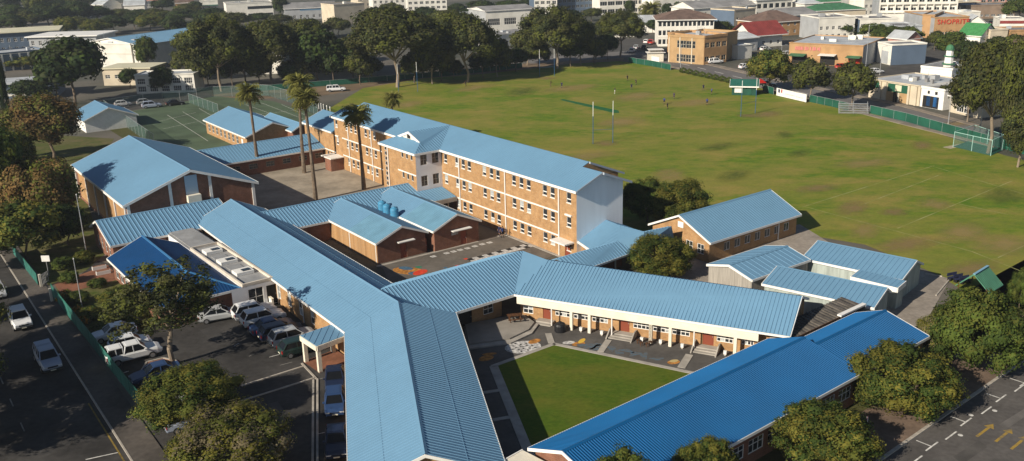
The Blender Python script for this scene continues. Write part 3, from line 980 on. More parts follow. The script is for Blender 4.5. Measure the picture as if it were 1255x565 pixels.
# ---------------------------------------------------------------- bright blue hipped office
def office():
    a, b = G(180, 297, 4.9), G(229, 335, 4.9)
    e1, e2 = G(131, 316.7, 2.9), G(195, 378, 2.9)      # street side eave
    e3 = G(290, 349, 2.9); 
    d = (e2 - e1).normalized(); nr = Vector((-d.y, d.x, 0))
    wdt = nr.dot(e3 - e1)
    e3 = e2 + nr * wdt; e4 = e1 + nr * wdt
    base = (e1 + e3) / 2; base.z = 0
    t = thing('reception_office', base, 'bright blue hip roofed reception office near the street gate', 'building')
    mid = (e1 + e4) / 2
    r0 = mid.copy(); r0.z = 5.0
    hipd = d * ((e2 - e1).length - 4.4)
    r1 = r0 + hipd
    rm = MB(base)
    roof_slope(rm, [r0, r1, e2, e1], .35, .03); roof_slope(rm, [r0, r1, e3, e4], .35, .03); roof_slope(rm, [r1, e2, e3], .35, .03)
    ro = rm.build('roof', ROOF3, t)
    cm = MB(base)
    for (x, y) in ((r0, r1), (r1, e2), (r1, e3)):
        cm.bar(x + UZ * .04, y + UZ * .04, .28, .06)
    cm.build('ridge_cap', mat('ridge_metal_blue', (.06, .22, .45), .4), ro)
    rm = MB(base); rm.box(r1 + d * .5 + UZ * -.12, d * .7, nr * .4, (0, 0, .03)); 
    fm = MB(base)
    for x, y, o in ((e1, e2, -nr), (e2, e3, d), (e3, e4, nr), (e4, r0, -d), (r0, e1, -d)):
        fascia(fm, x, y, .28, out=o)
    fm.build('fascia', WHITE, t)
    k = .5
    w1, w2, w3, w4 = e1 + nr * k + d * k, e2 + nr * k - d * k, e3 - nr * k - d * k, e4 - nr * k + d * k
    wm = MB(base)
    fr = [(1 + i * 2.2, .5, 1.5, 1.9, 2, 2) for i in range(6)]
    L = (w2 - w1).length
    hs = [(s, s + b, z, z + h) for (s, z, b, h, *_) in fr]
    wall(wm, w1, w2, 0, 2.95, hs); wall(wm, w2, w3, 0, 2.95); wall(wm, w3, w4, 0, 2.95); wall(wm, w4, w1, 0, 2.95)
    gable_wall(wm, w4, w1, 2.95, 4.8)
    wm.build('wall', BRICK_RED, t)
    for (s, z, b, h, nx, nz) in fr:
        if s + b < L: put_window(t, base, w1, w2, s, z, b, h, nx, nz)
    # flat roofed glazed entrance with three skylights
    f1, f2 = G(205, 285, 3.3), G(232, 276, 3.3)
    g1, g2 = G(297, 350, 3.3), G(331, 338, 3.3)
    base = (f1 + g2) / 2; base.z = 0
    t = thing('entrance_foyer', base, 'flat grey roofed entrance foyer with three white skylight boxes', 'building')
    u = (g1 - f1).normalized(); v = Vector((-u.y, u.x, 0))
    W = v.dot(g2 - g1); Lf = (g1 - f1).length
    o = f1
    Q = lambda a, b, z: o + u * a + v * b + UZ * (z - 3.3)
    rm = MB(base); rm.poly([Q(0, 0, 3.1), Q(Lf, 0, 3.1), Q(Lf, W, 3.1), Q(0, W, 3.1)]); rm.build('flat_roof', ROOFG, t)
    rm = MB(base)
    rm.box(Q(Lf * .33 / 2, W * .5, 3.2), u * (Lf * .33 / 2), v * (W / 2 - .3), (0, 0, .06)); rm.build('upper_deck', ROOFG, t)
    pm = MB(base)
    PARA = mat('parapet_cream', (.62, .55, .46), .75, var=.1)
    pm.box(Q(Lf * .67, .12, 3.2), u * (Lf * .33), v * .12, (0, 0, .22)); pm.box(Q(Lf * .67, W - .12, 3.2), u * (Lf * .33), v * .12, (0, 0, .22))
    pm.box(Q(Lf - .12, W / 2, 3.2), u * .12, v * (W / 2 - .25), (0, 0, .22)); pm.box(Q(Lf * .34, W / 2, 3.2), u * .1, v * (W / 2 - .25), (0, 0, .22))
    pm.build('parapet', PARA, t)
    for i in range(3):
        s = Lf * (.45 + .19 * i)
        sk = MB(base)
        sk.box(Q(s, W * .5, 3.32), u * .9, v * (W * .28), (0, 0, .2))
        k = sk.build('skylight', WHITE, t)
        gg = MB(base); gg.box(Q(s + .2, W * .58, 3.56), u * .42, v * (W * .13), (0, 0, .035)); gg.build('pane', GLASS, k)
        if i < 2:
            sk = MB(base); sk.box(Q(s + Lf * .095, W * .5, 3.15), u * .75, v * (W * .22), (0, 0, .04)); sk.build('roof_tray', ROOFG, t)
    wm = MB(base)
    p, q = Q(Lf, -1.4, 0), Q(Lf, W + 1.2, 0)
    p.z = q.z = 0
    wn = [(2.0, .3, 1.9, 2.3, 2, 2), (6.0, .3, .8, 2.3, 1, 2)]
    Lp = (q - p).length
    wn = [w_ for w_ in wn if w_[0] + w_[2] < Lp - .2]
    dr = (4.3, 5.6, .05, 2.5)
    wall(wm, p, q, 0, 3.1, [(s, s + b, z, z + h) for (s, z, b, h, *_) in wn] + ([dr] if dr[1] < Lp else []))
    wall(wm, Q(0, 0, 0) - UZ * 0, Q(Lf, 0, 0), 0, 3.05)
    wm.build('wall', PLASTER, t)
    for (s, z, b, h, nx, nz) in wn:
        put_window(t, base, p, q, s, z, b, h, nx, nz)
    if dr[1] < Lp: add_door(t, base, p, q, dr[0], .05, 1.3, 2.45, DARK)
office()

# ---------------------------------------------------------------- covered corridor and the toilets either side of the tanks
D0 = G(314, 261, 4.7) - B_DIR * 3
gable_block('link_corridor', 'narrow ribbed blue roof corridor running from the office wing to the stair tower', D0, D0 + B_DIR * 30.0, 4.7, 3.6, 5.6, 3.0, pitch=0.5, rib=0.08, wallm=BRICK_RED, oh=.4)
P1a = G(492.4, 276.9, 4.8)
gl_w = {'B': []}
tp1, lp1, bp1, _c = gable_block('toilet_block', 'brick toilet block with light blue gable roof left of the water tanks', P1a - A_DIR * 18.6, P1a, 4.8, 4.15, 4.15, 3.1, pitch=.5, rib=.03,
                                wallm=BRICK_RED, oh=.35, oe=.35, doors=(('B', 3.55, 1.0, 2.1), ('B', 7.0, .8, 2.1)), endwall=(0, 1))  # dark brick holds the shade of the unlit gable end in its colour
mb = MB(bp1); p, q, _ = lp1['B']; d_ = (q - p).normalized(); n_ = Vector((d_.y, -d_.x, 0))
wm = MB(bp1); pR, qR, _ = lp1['R']; dR = (qR - pR).normalized(); nR = Vector((dR.y, -dR.x, 0)); LR = (qR - pR).length
wm.box((pR + qR) / 2 + nR * .03 + UZ * 1.52, dR * (LR / 2 - .05), nR * .026, (0, 0, 1.5)); wm.build('sunlit_brickwork', BRICK, tp1)  # brighter brick laid on the sun-facing side, its lit tone is in the colour
for k in (.3, 8.2):
    pipe(tp1, bp1, pR, qR, LR - k if LR - k > .2 else .3, .1, 3.1, .14)
mb = MB(bp1); mb.box(p + d_ * 4.3 + n_ * .35 + UZ * 2.55, d_ * 1.3, n_ * .35, (0, 0, .06)); mb.build('door_canopy', WHITE, tp1)
P2a = G(560.3, 262, 5.0)
tp2, lp2, bp2, _c = gable_block('storeroom_block', 'brick storeroom block with light blue gable roof right of the water tanks', P2a - A_DIR * 19.2, P2a, 5.0, 4.1, 4.1, 3.2, pitch=.5, rib=.03,
                                wallm=BRICK_RED, oh=.35, oe=.35, doors=(('B', 4.35, 1.05, 2.2),), endwall=(0, 1))  # gable end's shade is part of this dark brick colour
p, q, _ = lp2['B']; d_ = (q - p).normalized(); n_ = Vector((d_.y, -d_.x, 0))
mb = MB(bp2); mb.box(p + d_ * 4.3 + n_ * .4 + UZ * 2.6, d_ * 1.6, n_ * .4, (0, 0, .06)); mb.build('door_canopy', WHITE, tp2)
mb = MB(bp2); mb.box(p + d_ * 3.4 + n_ * .03 + UZ * 2.1, d_ * .55, n_ * .03, (0, 0, .22)); mb.build('vent_window', GLASS_P, tp2)
PATCH = mat('roof_newer_sheet', (.135, .275, .38), .6, var=.12, scale=.5, detail=6)
def roof_patch(t, base, apex, hw, zr, ze, s0, s1):
    mb = MB(base)
    L = -B_DIR * hw
    q = [apex - A_DIR * s0, apex - A_DIR * s1, apex - A_DIR * s1 + L, apex - A_DIR * s0 + L]
    q = [Vector((p.x, p.y, zz + .05)) for p, zz in zip(q, (zr, zr, ze, ze))]
    roof_slope(mb, q, .5, .03, thick=.03); mb.build('newer_roof_sheet', PATCH, t)
roof_patch(tp1, bp1, P1a, 4.12, 4.78, 3.1, .05, 8.2)
roof_patch(tp2, bp2, P2a, 4.07, 4.98, 3.2, .05, 8.6)
TANK = mat('tank_blue', (.06, .25, .42), .45, var=.12, scale=1.0)
for i, (px, py) in enumerate(((468.5, 254), (474.5, 258), (483.5, 262))):
    c = G(px, py, 3.6)
    t = thing('water_tank', Vector((c.x, c.y, 3.0)), ('back water tank of the three blue tanks between the two brick blocks', 'middle water tank of the three blue tanks between the two brick blocks',
              'front water tank of the three blue tanks, nearest the viewer')[i], 'water tank', 'blue water tanks')
    mb = MB()
    t.scale = (.62, .62, .82)
    prof = [(0, .0), (.95, 0), (1.0, .15), (1.0, 1.55), (.9, 1.78), (.35, 2.0), (.3, 2.08), (0, 2.1)]
    N = 20
    for k in range(len(prof) - 1):
        for j in range(N):
            a0, a1 = 2 * math.pi * j / N, 2 * math.pi * (j + 1) / N
            (r0_, z0_), (r1_, z1_) = prof[k], prof[k + 1]
            pts = [(r0_ * math.cos(a0), r0_ * math.sin(a0), z0_), (r0_ * math.cos(a1), r0_ * math.sin(a1), z0_), (r1_ * math.cos(a1), r1_ * math.sin(a1), z1_), (r1_ * math.cos(a0), r1_ * math.sin(a0), z1_)]
            if r0_ == 0: pts = pts[1:]
            elif r1_ == 0: pts = pts[:3]
            mb.poly(pts)
    mb.build('tank_body', TANK, t)
    for z in (.5, .95, 1.4):
        hb = MB()
        for j in range(N):
            a0, a1 = 2 * math.pi * j / N, 2 * math.pi * (j + 1) / N
            pts = [((1.0 + e) * math.cos(a), (1.0 + e) * math.sin(a), zz) for (a, e, zz) in ((a0, .002, z - .05), (a1, .002, z - .05), (a1, .04, z), (a0, .04, z))]
            hb.poly(pts)
            pts = [((1.0 + e) * math.cos(a), (1.0 + e) * math.sin(a), zz) for (a, e, zz) in ((a0, .04, z), (a1, .04, z), (a1, .002, z + .05), (a0, .002, z + .05))]
            hb.poly(pts)
        hb.build('rib', TANK, t)
# tank platform between the blocks
c = G(476, 262, 3.0)
t = thing('tank_platform', Vector((c.x, c.y, 0)), 'concrete slab platform carrying the three blue tanks', 'platform')
mb = MB(); mb.box((0, 0, 2.85), A_DIR * 3.6, B_DIR * 1.6, (0, 0, .12)); mb.build('slab', CONC, t)
for a_ in (-3, 0, 3):
    mb = MB(); mb.box(A_DIR * a_ + UZ * 1.36, A_DIR * .15, B_DIR * 1.3, (0, 0, 1.36)); mb.build('pier', CONC, t)

# ---------------------------------------------------------------- buildings at the back left of the yard
V0 = G(381.6, 163.4, 5.0)
gable_block('yard_classrooms', 'low ribbed blue roof block behind the two palms along the paved yard', V0 - B_DIR * 28, V0, 5.0, 6.0, 6.3, 3.0, pitch=.6, rib=.06, wallm=BRICK_RED,
            wins={'R': [(5 + k * 3.4, 1.1, 1.7, 1.0, 2, 2, dict(frame=TIMBER)) for k in range(7)]})
V2a = G(280, 130.3, 5.6)
gable_block('tennis_clubhouse', 'gabled blue roof building beside the tennis courts', V2a, V2a + A_DIR * 27, 5.6, 6.4, 6.4, 3.2, pitch=.6, rib=.03, wallm=BRICK,
            wins={'R': [(1.5 + k * 2.6, .8, 1.3, 1.7, 2, 2) for k in range(8)]}, doors=(('R', 22.6, 1.2, 2.3, WHITE),))
# narrow second roof behind it
V3 = G(331, 138, 5.0)
gable_block('store_shed', 'narrow blue roofed store behind the gabled tennis building', V3, V3 + A_DIR * 18, 5.0, 2.6, 2.6, 3.6, pitch=.6, rib=.04, wallm=BRICK_RED)
# white gabled house by the street trees
V4 = G(133, 132, 5.5)
gable_block('white_cottage', 'small white gabled cottage with light roof above the trees at left', G(116, 123, 5.5), G(116, 123, 5.5) + A_DIR * 14, 5.5, 6.6, 6.2, 2.9, pitch=.6, rib=.04, wallm=WHITE,
            wins={'B': [(5.2, 3.0, .8, .9, 1, 1, dict(frame=DARK))]})

# ---------------------------------------------------------------- right side: K, prefabs, dark shed, walkway
K0 = G(832, 263.5, 5.6)
K1 = G(944, 232, 5.6)
dK = (K1 - K0).normalized()
tk, lk, bk, ck = gable_block('music_building', 'brick building with plain light blue gable roof at the edge of the sports field', K0, K1, 5.6, 5.7, 5.7, 3.0, pitch=.5, rib=.025, wallm=BRICK, oh=.5, oe=.4,
                             wins={'R': [(3 + k * 2.15, 1.0, 1.2, 1.2, 2, 1) for k in range(7)], 'A': [(6.3, .9, 1.2, 1.4, 2, 2), (8.3, .9, 1.2, 1.4, 2, 2)]})
p, q, _ = lk['R']
pipe(tk, bk, p, q, (q - p).length - 4.2, .1, 3.0, .16)
wm = MB(bk); d_ = (q - p).normalized(); n_ = Vector((d_.y, -d_.x, 0)); 
mb = MB(bk); p, q, _ = lk['A']; d_ = (q - p).normalized(); n_ = Vector((d_.y, -d_.x, 0)); mb.box(p + d_ * 5.3 + n_ * .06 + UZ * 4.2, d_ * .5, n_ * .05, (0, 0, .4)); mb.build('vent_panel', WHITE, tk)
# prefab with two slopes
R1a = G(893.3, 324.6, 3.9); R1b = G(935.5, 296, 3.9)
gable_block('prefab_classroom', 'prefab classroom with timber end wall and low light blue gable roof', R1a, R1a + B_DIR * 11.0, 3.9, 3.5, 3.6, 3.0, pitch=.9, rib=.03, wallm=TIMBER, oh=.2, oe=.2)
R2a = G(1002.3, 294.9, 3.9); R2b = G(1124, 319.3, 3.9)
dR2 = (R2b - R2a).normalized()
PREF = mat('prefab_green_panel', (.36, .40, .37), .75, var=.2, scale=.6, stretch=(4, 4, .5))
gable_block('prefab_workshop', 'pale green prefab with ribbed light blue roof nearest the sports field', R2a, R2b, 3.9, 2.6, 4.6, 2.8, pitch=.6, rib=.05, wallm=PREF, oh=.25, oe=.25)
def porch2():
    a, b = G(1043, 339, 2.8), G(1100, 353, 2.8)
    d = (b - a); d.z = 0; d.normalize(); n = Vector((-d.y, d.x, 0)); L = (b - a).length
    base = (a + b) / 2; base.z = 0
    t = thing('prefab_porch', base, 'flat blue porch roof with deep white fascia on the pale green prefab', 'porch')
    rm = MB(base); roof_slope(rm, [a, b, b + n * 2.2 + UZ * .25, a + n * 2.2 + UZ * .25], .6, .04); rm.build('roof', ROOF, t)
    fm = MB(base); fascia(fm, a, b, .6, .08, out=-n); fascia(fm, b, b + n * 2.2 + UZ * .25, .6, .08, out=d); fascia(fm, a, a + n * 2.2 + UZ * .25, .6, .08, out=-d); fm.build('fascia', WHITE, t)
    wm = MB(base); wall(wm, b + n * .4 - d * 3, b + n * .4 - d * .15, 0, 2.6); wall(wm, b + n * .4 - d * .15, b + n * 2.1 - d * .15, 0, 2.7); wm.build('wall', PREF, t)
porch2()
R3a = G(952.8, 325.8, 3.6); R3b = G(1087.8, 353, 3.6)
gable_block('prefab_storeroom', 'long low prefab with ribbed light blue roof in the middle of the prefabs', R3a, R3b, 3.6, 1.6, 4.4, 2.7, pitch=.6, rib=.05, wallm=PREF, oh=.25, oe=.25)
def dark_shed():
    a, b = G(1032, 364.5, 3.2), G(1060, 373.5, 3.2)
    u = B_DIR * -1.0
    c, d = b + dU * -13.0, a + dU * -13.0
    base = (a + c) / 2; base.z = 0
    t = thing('dark_shed', base, 'weathered dark corrugated shed roof between the prefabs and the strong blue roof', 'shed')
    wv = (b - a) - UZ * .3; L = (d - a).length; n = 24
    rm = MB(base)
    rm.poly([a - UZ * .05, b - UZ * .35, c - UZ * .35, d - UZ * .05]); rm.poly([d - UZ * .09, c - UZ * .39, b - UZ * .39, a - UZ * .09])
    rm.build('roof_deck', mat('shed_deck', (.022, .02, .019), .9), t)
    ax = (d - a) / L
    MA = [mat('weathered_sheet_%d' % k, c_, .85, scale=1.3, col2=tuple(v * .55 for v in c_), detail=6, lo=.38, hi=.62) for k, c_ in enumerate(((.13, .115, .10), (.095, .085, .078), (.16, .14, .12)))]
    for i in range(n):
        m_ = MB(base)
        cc = a + ax * (L * (i + .5) / n) + wv * .5 + UZ * .05
        m_.box(cc, ax * (L / n * .31), wv * .5, (0, 0, .06)); m_.build('roof_sheet', MA[i % 3], t)
    rm = MB(base)
    for x in (a, b):
        fascia(rm, x - UZ * .1, x + (d - a) - UZ * .1, .22, .06)
    fascia(rm, b - UZ * .2, a, .2, .06, out=B_DIR); rm.build('edge_board', WOOD, t)
    rm = MB(base)
    pw = b - dU * 2.5
    rm.box(pw + UZ * .12, dU * 2.4, A_DIR * .25, (0, 0, .09)); rm.build('white_flashing', WHITE, t)
    wm = MB(base)
    for (x, y) in ((a, b), (b, c), (c, d), (d, a)):
        wall(wm, x - UZ * .4, y - UZ * .4, 0, 2.65)
    wm.build('wall', TIMBER, t)
dark_shed()
def walkway():
    base = G(745, 320, 0)
    t = thing('covered_walkway', base, 'blue ribbed covered walkway roofs between the classroom block end and the music building', 'walkway')
    a, b = G(739, 267.8, 5.0), G(757, 275, 5.0)
    b2 = G(757, 295.5, 3.8)
    c, d = G(790, 284, 4.6), G(823, 277, 4.6)
    e1, e2 = G(706.5, 294, 3.0), G(723, 305.5, 3.0)
    f, g, h, i = G(682, 317, 3.8), G(712, 332, 2.6), G(778, 308.5, 2.6), G(826, 292, 2.6)
    rm = MB(base)
    roof_slope(rm, [a, b, b2, e2, e1], .5, .03)
    roof_slope(rm, [b, c, h, b2], .5, .06)
    roof_slope(rm, [c, d, i, h], .5, .06)
    roof_slope(rm, [f, b2, h, g], .5, .06)
    # hidden far slopes
    nB = -A_DIR
    fa, fb2 = f + nB * 2.6, b2 + nB * 2.6
    fa.z = fb2.z = 2.6
    roof_slope(rm, [f, b2, fb2, fa], .5, .06)
    ha, hb = a + B_DIR * 4, b + B_DIR * 4
    ha.z = hb.z = 3.2
    roof_slope(rm, [a, b, hb, ha], .5, .06)
    roof_slope(rm, [c, d, d + nB * 4 - UZ * 1.6, c + nB * 4 - UZ * 1.6], .5, .06)
    rm.build('roof', ROOF, t)
    fm = MB(base)
    fascia(fm, e1, e2, .35, out=-B_DIR); fascia(fm, g, h, .25, out=A_DIR); fascia(fm, h, i, .25, out=A_DIR)
    fm.build('fascia', WHITE, t)
    wm = MB(base)
    k = .6
    e1b, e2b = e1 + B_DIR * k, e2 + B_DIR * k
    wall(wm, e1b, e2b, 0, 3.0)
    wm.build('wall', BRICK, t)
    for (p_, q_) in ((g, h), (h, i)):
        L = (q_ - p_).length; n = max(2, int(L / 2.6))
        for j in range(n + 1):
            pp = p_ + (q_ - p_) * (j / n) - A_DIR * .4
            c_ = MB(base); c_.box((pp.x, pp.y, 1.28), A_DIR * .08, B_DIR * .08, (0, 0, 1.28)); c_.build('post', STEEL, t)
    wm = MB(base)
    wall(wm, g - A_DIR * 2.4, h - A_DIR * 2.4, 0, 2.9, [])
    wm.build('back_wall', BRICK_RED, t)
walkway()
# entrance portico in the car park
def portico():
    a, b = G(368, 411, 3.1), G(388, 424, 3.1)
    c, d = G(428, 409, 3.1), G(408, 397, 3.1)
    base = (a + c) / 2; base.z = 0
    t = thing('entrance_portico', base, 'small cream columned portico with flat blue roof beside the car park', 'porch')
    rm = MB(base); roof_slope(rm, [a, b, c, d], .7, .04, thick=.14); rm.build('roof', ROOF, t)
    fm = MB(base)
    ctr = (a + c) / 2
    for x, y in ((a, b), (b, c), (c, d), (d, a)):
        o = (x + y) / 2 - ctr
        fascia(fm, x - UZ * .02, y - UZ * .02, .55, .1, out=o, up=-.02)
    fm.build('fascia', CREAM, t)
    for x in (a, b):
        p_ = x + (ctr - x).normalized() * .35
        m_ = MB(base); m_.box((p_.x, p_.y, 1.25), A_DIR * .2, B_DIR * .2, (0, 0, 1.25)); m_.build('column', CREAM, t)
    p_ = a + (d - a) * .9 + (b - a).normalized() * .3
    m_ = MB(base); m_.box((p_.x, p_.y, 1.25), A_DIR * .2, B_DIR * .2, (0, 0, 1.25)); m_.build('column', CREAM, t)
    fl = MB(base)
    q = [Vector((x.x, x.y, .1)) for x in (a, b, c, d)]
    fl.poly(q if (q[1] - q[0]).cross(q[2] - q[1]).z > 0 else q[::-1]); fl.build('red_floor', PAVE_RED, t)
portico()
# ================================================================ GROUND
def grass_mat(name, c1, c2, c3, s1=0.035, s2=0.4, worn=0.5, stripes=0.0):
    m = bpy.data.materials.new(name); m.use_nodes = True
    n = m.node_tree; b = n.nodes['Principled BSDF']
    b.inputs['Roughness'].default_value = 0.95; b.inputs['Specular IOR Level'].default_value = 0.1
    tc = n.nodes.new('ShaderNodeTexCoord')
    mp = n.nodes.new('ShaderNodeMapping'); mp.inputs['Rotation'].default_value = (0, 0, rad(35)); mp.inputs['Scale'].default_value = (1, 1.7, 1)
    n.links.new(tc.outputs['Object'], mp.inputs[0])
    def noise(sc, det, rough=.6):
        k = n.nodes.new('ShaderNodeTexNoise'); k.inputs['Scale'].default_value = sc; k.inputs['Detail'].default_value = det; k.inputs['Roughness'].default_value = rough
        n.links.new(mp.outputs[0], k.inputs['Vector']); return k.outputs['Fac']
    def mix(f, a, bb):
        k = n.nodes.new('ShaderNodeMix'); k.data_type = 'RGBA'
        if isinstance(f, float): k.inputs['Factor'].default_value = f
        else: n.links.new(f, k.inputs['Factor'])
        for nm, v in (('A', a), ('B', bb)):
            if isinstance(v, tuple): k.inputs[nm].default_value = (*v, 1)
            else: n.links.new(v, k.inputs[nm])
        return k.outputs['Result']
    big = _ramp(n, noise(s1, 8, .65), [(0.40, (0, 0, 0)), (0.62, (1, 1, 1))])
    g = mix(_ramp(n, noise(s2, 6), [(0.35, (0, 0, 0)), (0.65, (1, 1, 1))]), c1, c2)
    patch = _ramp(n, noise(0.075, 10, .72), [(worn, (0, 0, 0)), (worn + .17, (.85, .85, .85))])
    o = mix(big, g, mix(0.55, g, c3))
    o2 = mix(patch, o, c3)
    fine = _ramp(n, noise(2.2, 4), [(0.3, (.78, .78, .78)), (0.7, (1.05, 1.05, 1.05))])
    k = n.nodes.new('ShaderNodeMix'); k.data_type = 'RGBA'; k.blend_type = 'MULTIPLY'; k.inputs['Factor'].default_value = 1.0
    n.links.new(o2, k.inputs['A']); n.links.new(fine, k.inputs['B'])
    n.links.new(k.outputs['Result'], b.inputs['Base Color'])
    MATS[name] = m
    return m
GRASS = grass_mat('field_grass', (0.078, 0.160, 0.012), (0.165, 0.215, 0.020), (0.290, 0.230, 0.060), worn=.475)
LAWN = grass_mat('lawn_grass', (0.056, 0.105, 0.008), (0.084, 0.125, 0.011), (0.15, 0.135, 0.022), s1=.12, s2=1.2, worn=.66)
ROUGH = grass_mat('rough_grass', (0.045, 0.065, 0.015), (0.075, 0.085, 0.022), (0.13, 0.10, 0.05), worn=.5)
TOWN_G = mat('town_ground', (0.13, 0.115, 0.095), 0.95, var=.4, scale=.03, detail=9, col2=(.055, .06, .045), lo=.38, hi=.62)

mb = MB(); mb.poly([(-2500, -300, 0), (2500, -300, 0), (2500, 5000, 0), (-2500, 5000, 0)])
tag(mb.build('ground', TOWN_G), kind='structure')
# the sea beyond the town at the right
SEA = mat('sea_water', (0.06, 0.14, 0.22), 0.35, var=.15, scale=.01, stretch=(1, 4, 1), spec=.5)
_s0, _s1 = G(1000, 3.5), G(1255, 9.5)
mb = MB(); mb.poly([(_s0.x, _s0.y, .3), (_s1.x, _s1.y, .3), (900, 330, .3), (2400, 700, .3), (2400, 4900, .3), (300, 4900, .3)]); tag(mb.build('sea', SEA), kind='structure')
# sports field
fld = [(330, 150), (392, 140), (445, 108), (520, 96), (600, 90), (700, 78), (760, 75), (835, 86), (900, 102), (1000, 121), (1060, 136), (1160, 167), (1230, 190), (1330, 215), (1400, 330), (1255, 380), (1205, 372), (1150, 337), (1060, 300), (1000, 290),
       (940, 300), (770, 290), (700, 280), (400, 180)]
gsheet('sports_field', fld, 0.02, GRASS)
# verge of bare earth under the far trees
EARTH = mat('bare_earth', (.17, .12, .075), .95, var=.3, scale=.15, detail=8)
gsheet('dirt_strip', [(240, 118), (445, 98), (560, 88), (700, 71), (765, 71), (762, 76), (700, 80), (600, 92), (520, 98), (440, 110), (392, 118), (250, 124)], 0.012, EARTH)
# far road behind the field
gsheet('far_road', [(640, 70), (770, 60), (840, 74), (900, 88), (1000, 110), (1100, 130), (1200, 157), (1330, 190), (1330, 208), (1220, 178), (1100, 148), (1000, 122), (900, 97), (830, 82), (775, 70), (650, 78)], 0.016, mat('far_road_asphalt', (.15, .14, .135), .92, var=.2, scale=.1, detail=7))
for (nm, pts, z) in (('pavement', [(775, 70.5), (830, 82.5), (900, 97.5), (1000, 122.5), (1100, 148.5), (1220, 178.5), (1218, 181), (1098, 151), (998, 124.6), (898, 99.3), (828, 84), (774, 71.6)], .12),
                     ('pavement', [(842, 71), (900, 84.5), (1000, 106.5), (1100, 126.5), (1200, 153.5), (1200, 156.5), (1100, 129.5), (1000, 109.5), (900, 87.5), (840, 73.5)], .12)):
    gsheet(nm, pts, z, PAVE, thick=.12)
mb = MB()
for i in range(14):
    f0, f1 = i / 14, (i + .5) / 14
    a, b = G(800, 69.5), G(1200, 166)
    strip(mb, a + (b - a) * f0, a + (b - a) * f1, .35, .024)
o = mb.build('road_centre_line', PAINT_W); tag(o, 'broken white centre line of the road beyond the field', 'road marking')
# side street on the right of the tan shop
gsheet('side_street', [(1062, 108), (1100, 72), (1160, 55), (1190, 45), (1215, 45), (1170, 62), (1130, 88), (1110, 112)], 0.02, ASPH2)
gsheet('shop_forecourt', [(905, 86), (930, 72), (975, 80), (1075, 98), (1060, 118), (990, 103)], 0.02, ASPH2)
gsheet('parking_lot', [(730, 66), (745, 45), (805, 50), (812, 66), (770, 62)], 0.02, ASPH2)
# street on the left
PAINT_F = mat('road_paint_faded', (.25, .24, .22), .8, var=.4, scale=1.2)
k0, k1 = G(160, 565), G(100, 470)
kd = (k0 - k1).normalized(); kn = Vector((-kd.y, kd.x, 0))       # kn points to the school side
KA, KB = k1 - kd * 190, k0 + kd * 40
sheet('street', [KA, KB, KB - kn * 14, KA - kn * 14], 0.016, ASPH)
fA, fB = G(65, 363), G(172, 497)
fd = (fB - fA).normalized()
fw = (fA - k1).dot(kn)
sheet('pavement', [KA + kn * .16, KB + kn * .16, KB + kn * (fw), KA + kn * (fw)], 0.11, mat('pavement_asphalt', (.105, .09, .078), .93, var=.3, scale=.25, detail=8, fine=.25, fscale=2.0), thick=.11)
def kerb_line(name, label, a, b, wd=.16, h=.14, L=1.0):
    """row of kerb stones, each its own piece, under one root"""
    a = Vector((a[0], a[1], 0)); b = Vector((b[0], b[1], 0))
    d = (b - a).normalized(); n = int((b - a).length / L)
    t = thing(name, a, label, 'kerb')
    s = MB(); s.bx(0.02, L - .02, -wd / 2, wd / 2, 0, h); me = s.mesh('kerb_stone', [KERB])
    for k in range(n):
        inst('kerb_stone', me, t, d * (k * L), math.atan2(d.y, d.x))
    return t
kerb_line('street_kerb', 'long row of kerb stones along the left street', k1 - kd * 70 + kn * .08, k0 + kd * 6 + kn * .08)
mb = MB()
strip(mb, k1 + kd * 5.0 - kn * .45, k0 + kd * 20 - kn * .45, .14, .024)
tag(mb.build('yellow_road_line', mat('road_paint_yellow_worn', (.22, .15, .03), .8, var=.5, scale=1.0)), 'worn yellow line beside the kerb of the left street', 'road marking')
mb = MB()
a = G(105, 563.5); b = G(146, 554.5)
strip(mb, a, b, .14, .024); tag(mb.build('stop_line', PAINT_W), 'white stop line at the bottom of the left street', 'road marking')
for j in range(3):
    mb = MB(); c = k1 - kn * 6.4 + kd * (-7 + j * 6)
    strip(mb, c, c + kd * 2.0, .12, .024)
    tag(mb.build('lane_dash', PAINT_F), 'worn white dash in the middle of the left street', 'road marking', 'centre dashes of the left street')
# car park and gardens
gsheet('car_park', [(66, 362), (173, 498), (215, 590), (440, 590), (428, 395), (330, 345), (190, 335), (120, 320)], 0.014, ASPH)
GARD = grass_mat('garden_green', (0.06, 0.085, 0.016), (0.10, 0.115, 0.03), (0.17, 0.13, 0.07), s1=.2, s2=.8, worn=.52)
gsheet('garden_bed', [(68, 350), (75, 372), (125, 432), (170, 418), (190, 384), (180, 376), (150, 345), (120, 335)], 0.022, GARD)
gsheet('garden_lawn', [(-60, 265), (20, 305), (60, 350), (105, 332), (128, 312), (118, 280), (100, 230), (140, 170), (60, 165), (-60, 200)], 0.018, GARD)
gsheet('brick_path', [(66, 348), (75, 361), (148, 342), (132, 325)], 0.03, PAVE_RED)
